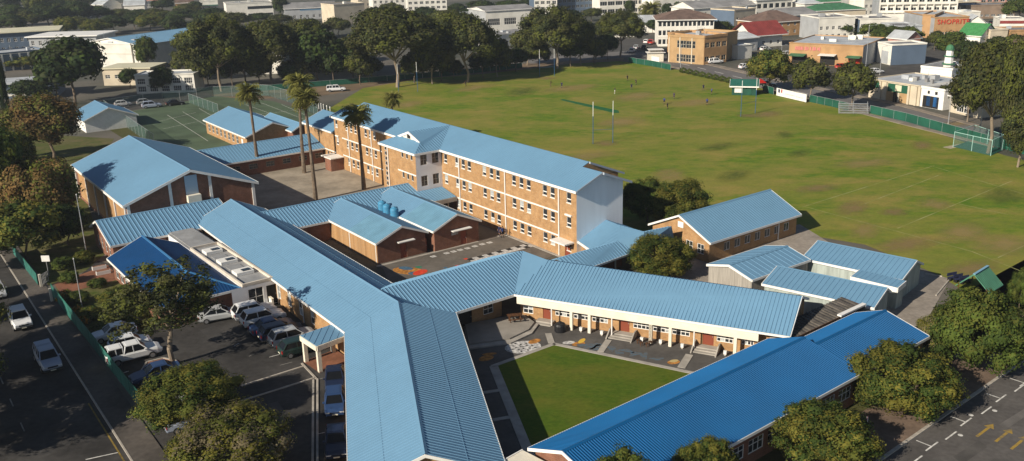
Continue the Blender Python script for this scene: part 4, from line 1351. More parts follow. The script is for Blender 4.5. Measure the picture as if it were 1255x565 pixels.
# car park lines
def paint(name, label, segs, wd=.12, z=.03, m=None, group=None):
    mb = MB()
    for (a, b) in segs: strip(mb, G(*a), G(*b), wd, z)
    return tag(mb.build(name, m or PAINT_W), label, 'road marking', group)
ISL = mat('island_brick', (.27, .13, .075), .9, var=.3, scale=1.0)
t = thing('traffic_island', G(355, 463), 'narrow concrete edged divider along the car park lane', 'kerb')
for (a, b) in (((296, 473.5), (372, 449.5)), ((296, 492), (386, 463.5)), ((389, 465), (389, 590)), ((384, 466), (383, 590)), ((370, 446), (388, 465))):
    P0, P1 = G(*a), G(*b)
    m_ = MB(t.location); strip(m_, P0, P1, .2, .11, h=.1); m_.build('kerb_stone', KERB, t)
for i, (a, b) in enumerate((((330, 438), (345, 434)), ((343, 448), (358, 444)), ((287, 424), (293, 421)), ((305, 437), (312, 434)), ((146, 459), (158, 455)), ((160, 476), (168, 474)), ((390, 532), (404, 529)), ((391, 465), (402, 462)))):
    paint('bay_line', 'short white parking bay line on the dark car park', [(a, b)], .1, m=MATS['road_paint_faded'] if i % 2 else None, group='car park bay lines')
# tree island
t = thing('tree_island', G(193, 447), 'raised brick tree bed at the end of the parked row', 'planter')
ringp = [G(x, y) for x, y in ((174, 455), (180, 445), (200, 440), (215, 443), (219, 448), (207, 456), (187, 463), (178, 462))]
m_ = MB(t.location)
for i in range(len(ringp)):
    strip(m_, ringp[i], ringp[(i + 1) % len(ringp)], .2, .18, h=.17)
m_.build('kerb_ring', KERB, t)
m_ = MB(t.location); m_.poly([(p.x, p.y, .12) for p in ringp][::-1]); m_.build('soil', ISL, t)
# yards inside the school
gsheet('paved_yard', [(250, 262), (270, 205), (400, 180), (478, 225), (500, 245), (410, 262), (330, 275)], 0.016, mat('beige_paving', (.34, .29, .225), .9, var=.25, scale=.25, detail=8, fine=.2, fscale=1.2))
gsheet('inner_yard', [(400, 275), (470, 330), (480, 355), (650, 325), (700, 305), (590, 262), (560, 268), (500, 290)], 0.024, mat('inner_yard_asphalt', (.15, .132, .112), .92, var=.22, scale=.3, detail=8, fine=.2, fscale=2.0))
m_ = MB()
for (a, b) in (((462, 327), (620, 288)), ((620, 288), (690, 316))):
    strip(m_, G(*a), G(*b), .5, .09, h=.07)
tag(m_.build('concrete_apron', CONC), 'pale concrete edging strip along the brick toilet blocks', 'kerb')
gsheet('prefab_yard', [(770, 330), (860, 300), (980, 275), (1003, 289), (1020, 300), (1130, 332), (1165, 342), (1140, 385), (1100, 420), (990, 420), (900, 360)], 0.026, mat('yard_gravel', (.33, .285, .24), .95, var=.22, scale=.3, detail=8, fine=.25, fscale=2.0))
kerb_line('yard_kerb', 'pale kerb at the edge of the field beside the prefabs', G(1134, 336), G(1165, 341))
kerb_line('yard_kerb', 'pale kerb running down from the field corner by the prefabs', G(1165, 341.5), G(1146, 364))
# courtyard
gsheet('courtyard_paving', [(565, 385), (632, 372), (985, 425), (860, 470), (650, 575), (600, 575)], 0.012, mat('courtyard_asphalt', (.10, .092, .085), .92, var=.22, scale=.35, detail=8, fine=.2, fscale=2.0))
lawn = [G(*p) for p in ((608.5, 449), (679, 423.5), (848, 459), (700, 545), (660, 562), (645, 552))]
sheet('courtyard_lawn', lawn, 0.05, LAWN, thick=.05)
t = thing('lawn_path', G(679, 423), 'pale concrete path edging the courtyard lawn', 'path')
for (a, b, w_) in (((603, 449.5), (680, 421.5), .55), ((678, 421.5), (852, 458), .5), ((605, 449), (652, 565), .9)):
    m_ = MB(t.location); strip(m_, G(*a), G(*b), w_, .06, h=.05); m_.build('path_strip', CONC, t)
for i, (a, b, w_) in enumerate((((676, 421), (672, 409), .7), ((736, 431.5), (746, 417), .7), ((835, 451), (845, 435), .8), ((590, 482), (617, 478), .5), ((600, 516), (628, 511), .5))):
    m_ = MB(t.location); strip(m_, G(*a), G(*b), w_, .066, h=.05); m_.build('path_strip', CONC, t)
# raised stoep by the link building
st = [G(*p) for p in ((575, 425), (625, 418), (648, 407), (655, 398), (640, 388), (600, 395), (570, 400))]
o = sheet('raised_stoep', st, .36, mat('stoep_concrete', (.27, .245, .215), .9, var=.15, scale=.5), thick=.36)
st2 = [G(*p) for p in ((574, 429), (626, 422), (652, 410), (660, 399), (640, 388), (600, 395), (568, 400))]
sheet('stoep_step', st2, .18, CONC, thick=.18)
# painted pictures on the courtyard asphalt
PW = mat('paint_white_play', (.60, .58, .55), .8, var=.3, scale=3, col2=(.30, .29, .28), lo=.42, hi=.58)
PO = mat('paint_orange', (.44, .19, .04), .8, var=.5, scale=2.2)
PB = mat('paint_blue', (.06, .13, .20), .8, var=.35, scale=3)
PB2 = mat('paint_blue_faded', (.075, .12, .16), .85, scale=2.5, col2=(.10, .092, .085), lo=.4, hi=.6)
PR = mat('paint_red', (.62, .055, .02), .8, var=.25, scale=3)
PG = mat('paint_green', (.02, .18, .10), .8, var=.25, scale=3)
PK = mat('paint_black', (.02, .02, .02), .8)
def blob(mb, c, rx, ry, rot, z, mi=0, n=18, wob=0.0):
    pts = []
    for k in range(n):
        a = 2 * math.pi * k / n
        r = 1 + wob * math.sin(3 * a + c.x)
        x, y = rx * r * math.cos(a), ry * r * math.sin(a)
        pts.append((c.x + x * math.cos(rot) - y * math.sin(rot), c.y + x * math.sin(rot) + y * math.cos(rot), z))
    mb.poly(pts, mi)
def picture(name, label, parts):
    t = thing(name, parts[0][1] if isinstance(parts[0][1], Vector) else G(*parts[0][1]), label, 'painting')
    for i, (pn, c, rx, ry, rot, m) in enumerate(parts):
        mb = MB(t.location); blob(mb, G(*c), rx, ry, rad(rot), .022 + .004 * i); mb.build(pn, m, t)
    return t
# white football drawing with black patches
t = picture('painted_ball', 'white painted ball drawing with an orange tail on the courtyard asphalt', [('ball', (641, 425.5), 2.0, 1.55, 15, PW), ('tail', (655, 418.5), .8, .5, 40, PO)])
for k in range(16):
    mb = MB(t.location); a = k * 2.39996; r_ = .38 * math.sqrt(k)
    c = G(641, 425.5) + Vector((math.cos(a) * r_, math.sin(a) * r_ * .75, 0)); blob(mb, c, .17, .12, a, .034, n=6); mb.build('patch', PK, t)
picture('painted_fish', 'orange and yellow painted figure beside the lawn corner', [('body', (709, 421.5), .8, .5, 30, PO), ('head', (697, 420), .7, .4, 10, PW), ('wing', (713, 418), .7, .3, 60, mat('paint_yellow', (.6, .38, .05), .8))])
for i, (x, y, rx, ry) in enumerate(((722, 424, 1.2, .7), (731, 427, .9, .6), (749, 427, .7, .4), (768, 430, .8, .35), (778, 434, .7, .4), (790, 436, .8, .35), (758, 432, .5, .4), (805, 440, .7, .3))):
    mb = MB(); c = G(x, y); blob(mb, Vector((0, 0, 0)), rx, ry, i * .9, .0, wob=.3)
    o = mb.build('painted_patch', PB2); o.location = (c.x, c.y, .024)
    tag(o, 'faded blue painted patch on the asphalt between lawn and classrooms', 'painting', 'blue play markings by the lawn')
picture('painted_crab', 'small orange painted crab by the right path of the lawn', [('body', (825.5, 444), .7, .45, 20, PO), ('belly', (826, 442.5), .5, .3, 20, mat('paint_ochre', (.45, .35, .16), .8))])
picture('painted_bird', 'faded orange painting in the shade at the left of the courtyard', [('body', (596, 439), .9, .6, 40, PO), ('wing', (600, 434), .8, .3, 10, PO)])
# inner yard: painted fish and chess board squares
picture('painted_rocket', 'large red, orange and blue painted fish on the inner yard', [('outline', (501, 330.5), 3.1, 1.9, -25, PR), ('body', (500.5, 332), 2.3, 1.35, -25, PO), ('eye', (507.5, 335), .8, .6, 0, PB), ('fin', (497.5, 329), 1.1, .6, -25, PB), ('tail', (515, 334), .8, 1.2, -35, PR)])
picture('painted_turtle', 'green painted shape at the top of the inner yard', [('shell', (510, 325.5), .9, .6, 0, PG), ('head', (513, 327.5), .5, .35, 0, PG)])
SQ = {}
def square(c, w_, m, name, label, group, rot):
    key = (w_, m.name)
    if key not in SQ:
        s = MB(); s.bx(-w_ / 2, w_ / 2, -w_ / 2, w_ / 2, 0, .012); SQ[key] = s.mesh(name, [m])
    o = inst(name, SQ[key], None, (c.x, c.y, .026), rot)
    return tag(o, label, 'painting', group)
aB = math.atan2(B_DIR.y, B_DIR.x)
o0 = G(581, 320)
cols = [PW, PK, PW, PR, PW, PK, PW, PO, PW, PK, PW, PG, PW]
t = thing('chequer_board', o0, 'black and white painted chequer strip along the inner yard', 'painting')
for i in range(13):
    for j in range(2):
        m = cols[i] if (i + j) % 2 == 0 else (PK if j else cols[(i + 3) % 13])
        if (i + j) % 2 == 0: m = PW
        s = MB(); s.bx(-.40, .40, -.40, .40, 0, .012)
        key = ('cb', m.name)
        if key not in SQ: SQ[key] = s.mesh('square', [m])
        inst('square', SQ[key], t, B_DIR * (i * .82) - A_DIR * (j * .82) + UZ * .03, aB)
for i, (x, y) in enumerate(((531, 314.5), (547.5, 310.5), (556, 308.5), (564, 306.5), (573, 304.5), (582, 302), (591, 299.5), (600, 297.5))):
    square(G(x, y), .75, PW, 'painted_square', 'small white painted square in the row beside the brick toilet blocks', 'white squares in a row on the inner yard', aB)
for i, (x, y) in enumerate(((571, 317.5), (546, 328.5), (561, 326), (590, 314.5))):
    square(G(x, y), .5, (PR, PB, PR, PG)[i], 'painted_square', ('small red painted square at the head of the chequer strip', 'small blue painted square left of the chequer strip', 'small red painted square below the chequer strip', 'small green painted square beside the chequer strip')[i], None, aB)
# tennis courts
COURT = mat('court_green', (.075, .11, .062), .9, var=.25, scale=.15, detail=7)
gsheet('tennis_court', [(140, 140), (262, 118), (335, 124), (392, 142), (370, 160), (330, 165), (250, 185), (190, 178)], .024, COURT)
gsheet('court_edge', [(120, 150), (140, 140), (190, 178), (170, 182)], .02, ROUGH)
segs = [((205, 141), (255, 173)), ((224, 137), (280, 170)), ((244, 133), (300, 165)), ((200, 158), (262, 145)), ((190, 150), (240, 138)), ((300, 128), (350, 146)), ((320, 126), (372, 146)), ((345, 128), (385, 146)), ((300, 142), (372, 134))]
paint('court_line', 'thin white tennis court lines on the green courts', segs, .1, .03)
gsheet('car_strip', [(135, 140), (128, 124), (250, 112), (262, 118)], .03, ASPH2)
# field markings
FW = mat('field_chalk', (.33, .32, .14), .95, var=.4, scale=.35, col2=(.21, .22, .05), lo=.40, hi=.62)
def chalk(label, segs, wd=.15):
    mb = MB()
    for (a, b) in segs: strip(mb, G(*a), G(*b), wd, .026)
    tag(mb.build('field_line', FW), label, 'field marking')
chalk('long faint chalk line crossing the field at the right', [((1100, 280), (1240, 222))])
chalk('faint chalk line nearer the prefabs at the edge of the field', [((985, 253), (1190, 308)), ((1190, 308), (1300, 352))])
chalk('faint chalk line starting behind the music building', [((983, 254), (1145, 203))])
chalk('faint chalk lines at the far right of the field', [((1140, 203), (1320, 258)), ((1175, 250), (1235, 263)), ((1060, 250), (1150, 215))], .16)
chalk('chalk corner at the bottom right of the field', [((1223, 316), (1290, 285))])
gsheet('cricket_strip', [(686, 122.5), (690, 121.5), (758, 135.5), (759, 138.5), (752, 138.5)], .03, mat('astro_green', (.012, .11, .03), .9, var=.2, scale=.8))
gsheet('cricket_crease', [(1155, 180.5), (1196, 172.5), (1200, 174.5), (1165, 182.5)], .03, mat('crease_concrete', (.40, .34, .24), .9, var=.1))
# street at the bottom right
r0, r1 = G(1095, 553), G(1200, 480)
rd_ = (r1 - r0).normalized(); rn = Vector((rd_.y, -rd_.x, 0))     # rn points to the road side
RA, RB = r0 - rd_ * 40, r1 + rd_ * 120
sheet('street', [RA, RB, RB + rn * 30, RA + rn * 30], .016, mat('street_asphalt_pale', (.115, .105, .098), .92, var=.22, scale=.25, detail=8, spec=.2, fine=.25, fscale=2.2))
sheet('pavement', [RA - rn * .1, RB - rn * .1, RB - rn * 5.2, RA - rn * 5.2], .11, mat('brown_paving', (.185, .13, .095), .93, var=.25, scale=.35, detail=8, fine=.25, fscale=2.5), thick=.11)
sheet('garden_strip', [RA - rn * 5.3, RB - rn * 5.3, RB - rn * 12.5, RA - rn * 12.5], .02, ROUGH)
kerb_line('street_kerb', 'row of kerb stones along the bottom right street', r0 - rd_ * 8, r1 + rd_ * 26, wd=.3)
for i, (x, y) in enumerate(((1141, 548), (1183, 518), (1226, 489), (1255, 470), (1098, 579))):
    c = G(x, y)
    mb = MB()
    strip(mb, c - rd_ * .9, c + rd_ * 1.2, .14, .024); strip(mb, c + rd_ * .1 - rn * .07, c + rd_ * .1 - rn * 1.35, .14, .024)
    tag(mb.build('bay_marking', PAINT_W), 'white T shaped parking bay mark on the bottom right street', 'road marking', 'T shaped bay marks on the right street')
for i, (x, y) in enumerate(((1165.5, 534), (1209, 503), (1249, 476), (1123, 564))):
    c = G(x, y); mb = MB(); strip(mb, c - rd_ * 1.0, c + rd_ * 1.0, .14, .024)
    tag(mb.build('bay_marking', PAINT_W), 'short white dash between bay marks on the bottom right street', 'road marking', 'dashes on the right street')
for i, (x, y) in enumerate(((1177, 533.5), (1219, 503.5), (1190, 509))):
    c = G(x, y); mb = MB(); blob(mb, Vector((0, 0, 0)), .22, .22, 0, 0, n=10); o = mb.build('road_stud', PAINT_W); o.location = (c.x, c.y, .026)
    tag(o, 'small round white dot on the bottom right street', 'road marking', 'dots on the right street')
for i, (x, y) in enumerate(((1208, 527), (1231, 533), (1250, 542))):
    c = G(x, y); mb = MB()
    strip(mb, c - rd_ * 1.7, c + rd_ * .6, .24, .024)
    P = [c + rd_ * .6 + rn * .42, c + rd_ * 1.5, c + rd_ * .6 - rn * .42]
    if (P[1] - P[0]).cross(P[2] - P[1]).z < 0: P = P[::-1]
    mb.poly([(p.x, p.y, .024) for p in P])
    tag(mb.build('road_arrow', mat('arrow_yellow_worn', (.34, .22, .04), .8, scale=1.3, col2=(.16, .13, .08), lo=.36, hi=.55, detail=6)), ('yellow straight arrow on the bottom right street, leftmost of three', 'yellow straight arrow on the bottom right street, middle of three', 'yellow straight arrow on the bottom right street, rightmost of three')[i], 'road marking', 'yellow lane arrows')

# repaired patches and oil stains on the tarmac
for k, (nm, pts, m) in enumerate((('asphalt_patch', [(40, 500), (62, 492), (78, 515), (54, 525)], (.045, .042, .04)), ('asphalt_patch', [(245, 405), (262, 399), (280, 412), (262, 420)], (.05, .047, .045)), ('asphalt_patch', [(1168, 560), (1200, 540), (1210, 548), (1180, 569)], (.085, .078, .072)), ('asphalt_patch', [(310, 500), (340, 492), (350, 505), (318, 515)], (.075, .07, .066)), ('asphalt_patch', [(1225, 520), (1262, 497), (1268, 503), (1232, 527)], (.14, .128, .118)))):
    gsheet(nm, pts, .0205 + .0002 * k, mat('patch_tar_%d' % k, m, .93, var=.3, scale=.5, detail=7))

# worn ground on the field: bare, straw-coloured patches with ragged soft edges
def worn_mat(name, c):
    m = bpy.data.materials.new(name); m.use_nodes = True
    n = m.node_tree; b = n.nodes['Principled BSDF']; b.inputs['Base Color'].default_value = (*c, 1); b.inputs['Roughness'].default_value = .95; b.inputs['Specular IOR Level'].default_value = .1
    tc = n.nodes.new('ShaderNodeTexCoord'); gr = n.nodes.new('ShaderNodeTexGradient'); gr.gradient_type = 'SPHERICAL'
    n.links.new(tc.outputs['Object'], gr.inputs[0])
    ns = n.nodes.new('ShaderNodeTexNoise'); ns.inputs['Scale'].default_value = 3.2; ns.inputs['Detail'].default_value = 8; ns.inputs['Roughness'].default_value = .7
    oi = n.nodes.new('ShaderNodeObjectInfo'); ad = n.nodes.new('ShaderNodeVectorMath'); ad.operation = 'ADD'
    n.links.new(tc.outputs['Object'], ad.inputs[0]); n.links.new(oi.outputs['Location'], ad.inputs[1]); n.links.new(ad.outputs[0], ns.inputs['Vector'])
    mu = n.nodes.new('ShaderNodeMath'); mu.operation = 'MULTIPLY'; n.links.new(gr.outputs['Fac'], mu.inputs[0]); n.links.new(ns.outputs['Fac'], mu.inputs[1])
    al = _ramp(n, mu.outputs[0], [(.12, (0, 0, 0)), (.46, (.55, .55, .55))])
    tr = n.nodes.new('ShaderNodeBsdfTransparent'); mx = n.nodes.new('ShaderNodeMixShader')
    n.links.new(al, mx.inputs[0]); n.links.new(tr.outputs[0], mx.inputs[1]); n.links.new(b.outputs[0], mx.inputs[2]); n.links.new(mx.outputs[0], n.nodes['Material Output'].inputs['Surface'])
    return m
WORN = [worn_mat('worn_straw', (.36, .26, .11)), worn_mat('worn_soil', (.30, .20, .10)), worn_mat('worn_dark', (.11, .14, .03))]
disc = MB(); blob(disc, Vector((0, 0, 0)), 1, 1, 0, 0, n=24)
WD = [disc.mesh('worn_grass', [m]) for m in WORN]
for k, (x, y, rx, ry, m) in enumerate(((1002, 231, 7, 3.5, 1), (1045, 255, 7, 3.5, 1), (1096, 260, 4, 3, 1), (1145, 250, 6, 4, 0), (1180, 285, 9, 5, 0), (1110, 300, 9, 4, 1), (1060, 283, 6, 3, 0), (1230, 300, 8, 6, 0), (962, 165, 6, 3, 2), (980, 188, 6, 3, 2), (720, 192, 10, 5, 0), (742, 176, 5, 4, 1), (760, 150, 12, 7, 0), (850, 126, 12, 7, 0),
                                        (780, 118, 14, 8, 0), (700, 108, 16, 8, 0), (640, 112, 14, 7, 2), (580, 108, 14, 6, 0), (1170, 152, 8, 4, 0), (1130, 178, 7, 3, 1), (880, 180, 9, 4, 2), (820, 215, 9, 5, 0), (900, 215, 8, 4, 2), (1190, 330, 8, 4, 1), (500, 128, 10, 6, 0), (940, 140, 8, 5, 1), (1060, 200, 10, 5, 0), (1230, 240, 9, 5, 2), (916, 142, 4, 4, 1), (670, 96, 5, 5, 1))):
    o = inst('worn_grass', WD[m], None, G(x, y) + UZ * (.032 + .004 * (k % 6)), rad(20 + 37 * k % 60), (rx, ry, 1)); o['kind'] = 'structure'
# ================================================================ TREES AND PLANTS
def leaf_mat(name, c, var=.35, tr=.25, rnd=.12):
    return mat(name, c, .75, var=var, scale=1.2, detail=3, spec=.15, trans=tr, rnd=rnd)
L_GUM = leaf_mat('leaf_gum', (.078, .078, .026)); L_GUM2 = leaf_mat('leaf_gum_dark', (.045, .055, .020))
L_OLV = leaf_mat('leaf_olive', (.165, .150, .026)); L_OLV2 = leaf_mat('leaf_olive_green', (.100, .112, .020))
L_GRN = leaf_mat('leaf_green', (.090, .125, .022)); L_GRN2 = leaf_mat('leaf_deep_green', (.048, .075, .015))
L_BRN = leaf_mat('leaf_brown', (.175, .105, .036)); L_BRN2 = leaf_mat('leaf_russet', (.125, .088, .032))
L_DRY = leaf_mat('leaf_grey', (.170, .140, .080)); L_PINE = leaf_mat('leaf_dark', (.022, .040, .012))
L_PALM = leaf_mat('leaf_palm', (.20, .195, .05)); L_PALM2 = leaf_mat('leaf_palm_dead', (.30, .20, .10))
BARK = mat('bark', (.16, .12, .085), .9, var=.35, scale=2.0, detail=6)
BARK_P = mat('bark_pale', (.24, .19, .14), .9, var=.3, scale=1.5, detail=6)
ICO = None
def _ico():
    global ICO
    if ICO is None:
        t = (1 + 5 ** .5) / 2
        v = np.array([(-1, t, 0), (1, t, 0), (-1, -t, 0), (1, -t, 0), (0, -1, t), (0, 1, t), (0, -1, -t), (0, 1, -t), (t, 0, -1), (t, 0, 1), (-t, 0, -1), (-t, 0, 1)], float)
        v /= np.linalg.norm(v[0])
        f = np.array([(0, 11, 5), (0, 5, 1), (0, 1, 7), (0, 7, 10), (0, 10, 11), (1, 5, 9), (5, 11, 4), (11, 10, 2), (10, 7, 6), (7, 1, 8), (3, 9, 4), (3, 4, 2), (3, 2, 6), (3, 6, 8), (3, 8, 9), (4, 9, 5), (2, 4, 11), (6, 2, 10), (8, 6, 7), (9, 8, 1)])
        ICO = (v, f)
    return ICO
def crown_mesh(name, seed, mats, clumps, cr, leaves, leaf, shape='round', core=.62, weights=None, flat=.35):
    """unit crown (radius 1): clumps of small leaf faces around twig cores; clump centres fill an uneven ellipsoid"""
    rs = np.random.RandomState(seed)
    C = []
    lob = [(rs.normal(size=3), rs.uniform(.6, 1.0)) for _ in range(5)]
    while len(C) < clumps:
        d = rs.normal(size=3); d /= np.linalg.norm(d)
        if shape != 'column' and d[2] < -flat - rs.uniform(0, .3): continue
        rmax = 1.0
        if shape in ('gum', 'sparse'):
            rmax = .55 + .45 * max(0, max(np.dot(d, l[0] / np.linalg.norm(l[0])) * l[1] for l in lob))
        r = rmax * (rs.uniform(.35, 1.0) ** (.45 if shape != 'sparse' else .8)) * (1 - cr * .6)
        p = d * r
        if shape == 'umbrella': p[2] = p[2] * .5 + .3 * (1 - (p[0] ** 2 + p[1] ** 2))
        C.append(p)
    C = np.array(C)
    R = cr * rs.uniform(.65, 1.25, size=clumps)
    V, Fq, M = [], [], []
    iv, if_ = _ico()
    vo = 0
    verts, faces, mi = [], [], []
    for k in range(clumps):
        jit = iv * (1 + rs.uniform(-.2, .2, size=(12, 1)))
        verts.append(C[k] + jit * R[k] * core)
        faces.extend([tuple(int(q) + vo for q in f) for f in if_])
        mi.extend([rs.randint(len(mats)) if weights is None else rs.choice(len(mats), p=weights)] * 20)
        vo += 12
    n = leaves
    idx = rs.randint(clumps, size=n)
    d = rs.normal(size=(n, 3)); d /= np.linalg.norm(d, axis=1)[:, None]
    pos = C[idx] + d * (R[idx] * rs.uniform(.55, 1.15, size=n))[:, None]
    nrm = d + C[idx] * .6 + rs.normal(size=(n, 3)) * .36
    nrm /= np.linalg.norm(nrm, axis=1)[:, None]
    a = np.cross(nrm, rs.normal(size=(n, 3))); a /= np.linalg.norm(a, axis=1)[:, None]
    b = np.cross(nrm, a)
    sz = leaf * rs.uniform(.6, 1.35, size=n)[:, None]
    q = np.stack([pos - a * sz - b * sz * .55, pos + a * sz * .3 - b * sz * .75, pos + a * sz + b * sz * .5, pos - a * sz * .4 + b * sz * .7], axis=1).reshape(-1, 3)
    verts.append(q)
    allv = np.concatenate(verts)
    cm = rs.randint(len(mats), size=clumps) if weights is None else rs.choice(len(mats), p=weights, size=clumps)
    lm = np.where(rs.uniform(size=n) < .75, cm[idx], rs.randint(len(mats), size=n))
    nf = len(faces)
    me = bpy.data.meshes.new(name)
    nl = nf * 3 + n * 4
    me.vertices.add(len(allv)); me.loops.add(nl); me.polygons.add(nf + n)
    me.vertices.foreach_set('co', allv.astype(np.float32).ravel())
    li = np.concatenate([np.array(faces, dtype=np.int32).ravel(), (np.arange(n * 4, dtype=np.int32) + vo)])
    me.loops.foreach_set('vertex_index', li)
    ls = np.concatenate([np.arange(nf) * 3, nf * 3 + np.arange(n) * 4]).astype(np.int32)
    me.polygons.foreach_set('loop_start', ls)
    me.polygons.foreach_set('material_index', np.concatenate([np.array(mi), lm]).astype(np.int32))
    for m in mats: me.materials.append(m)
    me.update(calc_edges=True)
    me.validate()
    return me, C

def trunk_mesh(name, C, seed, m, h=1.0, r=.05, limbs=6, split=.45):
    """unit trunk: base at z=-1-h (crown centre at 0), splits into limbs reaching clump centres"""
    rs = random.Random(seed)
    mb = MB()
    z0 = -1.0 - h
    sp = Vector((rs.uniform(-.06, .06), rs.uniform(-.06, .06), -1.0 + split))
    b = Vector((0, 0, z0))
    mid = (b + sp) / 2 + Vector((rs.uniform(-.05, .05), rs.uniform(-.05, .05), 0))
    mb.tube(b, b + (mid - b) * .12, r * 1.5, r * 1.05, 9)
    mb.tube(b + (mid - b) * .12, mid, r * 1.05, r * .9, 9)
    mb.tube(mid, sp, r * .9, r * .8, 9)
    idx = list(range(len(C))); rs.shuffle(idx)
    for k in idx[:limbs]:
        e = Vector(C[k]) * .9
        m1 = sp + (e - sp) * .5 + Vector((rs.uniform(-.08, .08), rs.uniform(-.08, .08), .06))
        mb.tube(sp - Vector((0, 0, .04)), m1, r * .55, r * .34, 6); mb.tube(m1, e, r * .34, r * .1, 6)
    return mb.mesh(name, [m])

PROTO = {}
AUTO = []
def proto(kind, i=0):
    key = (kind, i)
    if key in PROTO: return PROTO[key]
    sd = hash(kind) % 1000 if False else sum(ord(ch) for ch in kind) * 7 + i * 131
    P = dict(
        gum=dict(mats=[L_GUM, L_GUM2, L_OLV2], clumps=70, cr=.27, leaves=6500, leaf=.050, shape='gum'),
        ngum=dict(mats=[L_GUM, L_GUM2, L_OLV2], clumps=150, cr=.165, leaves=26000, leaf=.024, shape='gum', core=.45),
        round=dict(mats=[L_GRN, L_GRN2, L_OLV2], clumps=70, cr=.26, leaves=6000, leaf=.045, shape='round'),
        dark=dict(mats=[L_GRN2, L_PINE, L_GUM2], clumps=65, cr=.27, leaves=5500, leaf=.050, shape='gum'),
        olive=dict(mats=[L_OLV, L_OLV2, L_GRN2], clumps=80, cr=.25, leaves=9000, leaf=.040, shape='round'),
        brown=dict(mats=[L_BRN, L_BRN2, L_OLV2], clumps=110, cr=.19, leaves=18000, leaf=.026, core=.45, shape='gum'),
        nolive=dict(mats=[L_OLV, L_OLV2, L_GRN2], clumps=120, cr=.21, leaves=32000, leaf=.022, shape='round', core=.62),
        ngreen=dict(mats=[L_GRN, L_OLV2, L_GRN2], clumps=120, cr=.21, leaves=32000, leaf=.024, shape='round', core=.62),
        ngrey=dict(mats=[L_DRY, L_OLV, L_OLV2], clumps=120, cr=.2, leaves=30000, leaf=.019, shape='round', core=.58),
        nbush=dict(mats=[L_OLV2, L_OLV, L_GRN2], clumps=150, cr=.2, leaves=42000, leaf=.020, shape='round', core=.5, flat=.7),
        sparse=dict(mats=[L_GUM, L_GUM2, L_OLV2], clumps=150, cr=.105, leaves=11000, leaf=.020, shape='sparse', core=.25),
        cypress=dict(mats=[L_PINE, L_GRN2], clumps=60, cr=.3, leaves=5000, leaf=.04, shape='column'),
    )[kind]
    P = dict(P)
    cmesh, C = crown_mesh('crown', sd, P.pop('mats'), P.pop('clumps'), P.pop('cr'), P.pop('leaves'), P.pop('leaf'), **P)
    PROTO[key] = (cmesh, C, {})
    return PROTO[key]

def tree(kind, x, y, wpx, top, bot, label, i=0, name='tree', group=None, depth=1.0, trunk_r=.032, bark=None, limbs=6, cat='tree', off=0.0, rz=None, auto=0):
    """tree rooted where the photo shows its foot (x, y); crown width and top / bottom heights read off in photo pixels"""
    b = G(x, y)
    m = (b - Vector((0, 0, CAM_H))).length / F_PX
    k = m / .95
    Hh, Hb = (y - top) * k, (y - bot) * k
    R = wpx * m / 2
    sn = CAM_H / (b - Vector((0, 0, CAM_H))).length          # looking down widens a crown's height in view
    ap = (Hh - Hb) / 2 * .95
    rz_ = math.sqrt(max(ap * ap - (R * sn * depth) ** 2, (.45 * ap) ** 2)) / .97
    cz = max((Hh + Hb) / 2, rz_ * .8)
    Hb = max(0.0, cz - rz_)
    cmesh, C, cache = proto(kind, i)
    t = thing(name, b, label, cat, group)
    if auto: AUTO.append((t, x, y, wpx, kind))
    rot = random.uniform(0, 6.28) if rz is None else rz
    R *= 1.07; rz_ *= 1.07
    cr = inst('crown', cmesh, t, (off * m, 0, cz), rot, (R, R * depth, rz_))
    hh = max(.02, Hb / rz_)
    key = round(hh, 1), trunk_r, (bark or BARK).name, limbs
    if key not in cache:
        cache[key] = trunk_mesh('trunk', C, int(hh * 100) + i, bark or BARK, hh, trunk_r, limbs)
    inst('trunk', cache[key], t, (off * m, 0, cz), rot, (R, R * depth, rz_))
    return t

# near trees
tree('nolive', 236, 522, 122, 448, 522, 'round olive-green street tree over the lower car park', 0, depth=.85)
tree('ngrey', 288, 585, 176, 498, 600, 'broad grey-green tree with bare twigs at the bottom left', 0, depth=.8)
tree('sparse', 193, 447, 165, 315, 436, 'open feathery tree in the brick bed shading the car park', 0, bark=BARK_P, trunk_r=.035, limbs=14, off=18)
tree('nolive', 1102, 498, 124, 424, 512, 'rounded yellow-green street tree against the strong blue roof', 1, depth=.85)
tree('nolive', 1008, 562, 118, 492, 580, 'olive street tree at the bottom by the strong blue roof', 2, depth=.85)
tree('ngreen', 1195, 452, 100, 362, 466, 'tall mixed green tree left of the bottom right street', 0, depth=.8)
tree('ngrey', 1150, 440, 60, 388, 440, 'small greyish shrub tree at the end of the strong blue roof', 1, depth=.8)
tree('nolive', 864, 624, 80, 533, 622, 'small olive tree top at the bottom edge', 3)
tree('ngreen', 762, 680, 96, 549, 672, 'tip of a green tree just showing at the bottom centre', 1)
tree('nbush', 809, 337, 82, 286, 341, 'dense dome shaped bush tree behind the courtyard classrooms', 0, trunk_r=.06)
tree('nbush', 832, 278, 78, 220, 280, 'large dark green bush behind the music building', 1)
tree('ngreen', 793, 272, 66, 220, 272, 'bushy tree in the shade of the tall end wall', 2)
tree('ngreen', 1248, 385, 26, 335, 380, 'small leafy tree at the right edge by the green shed', 3)
# left garden trees
tree('brown', 60, 282, 96, 192, 290, 'russet brown tree beside the hall', 0)
tree('round', 8, 282, 62, 170, 262, 'dark green tree at the left edge', 0)
tree('olive', 34, 318, 80, 254, 314, 'olive tree hanging over the left pavement', 0)
tree('dark', 84, 300, 56, 250, 302, 'dark tree in the shade between hall and street', 0)
tree('brown', 66, 200, 98, 124, 192, 'dull brown tree behind the hall', 1)
tree('olive', 20, 228, 46, 168, 212, 'small dark green tree under the brown one at left', 1)
tree('ngrey', 6, 200, 44, 140, 196, 'greyish tree at the far left edge', 2)
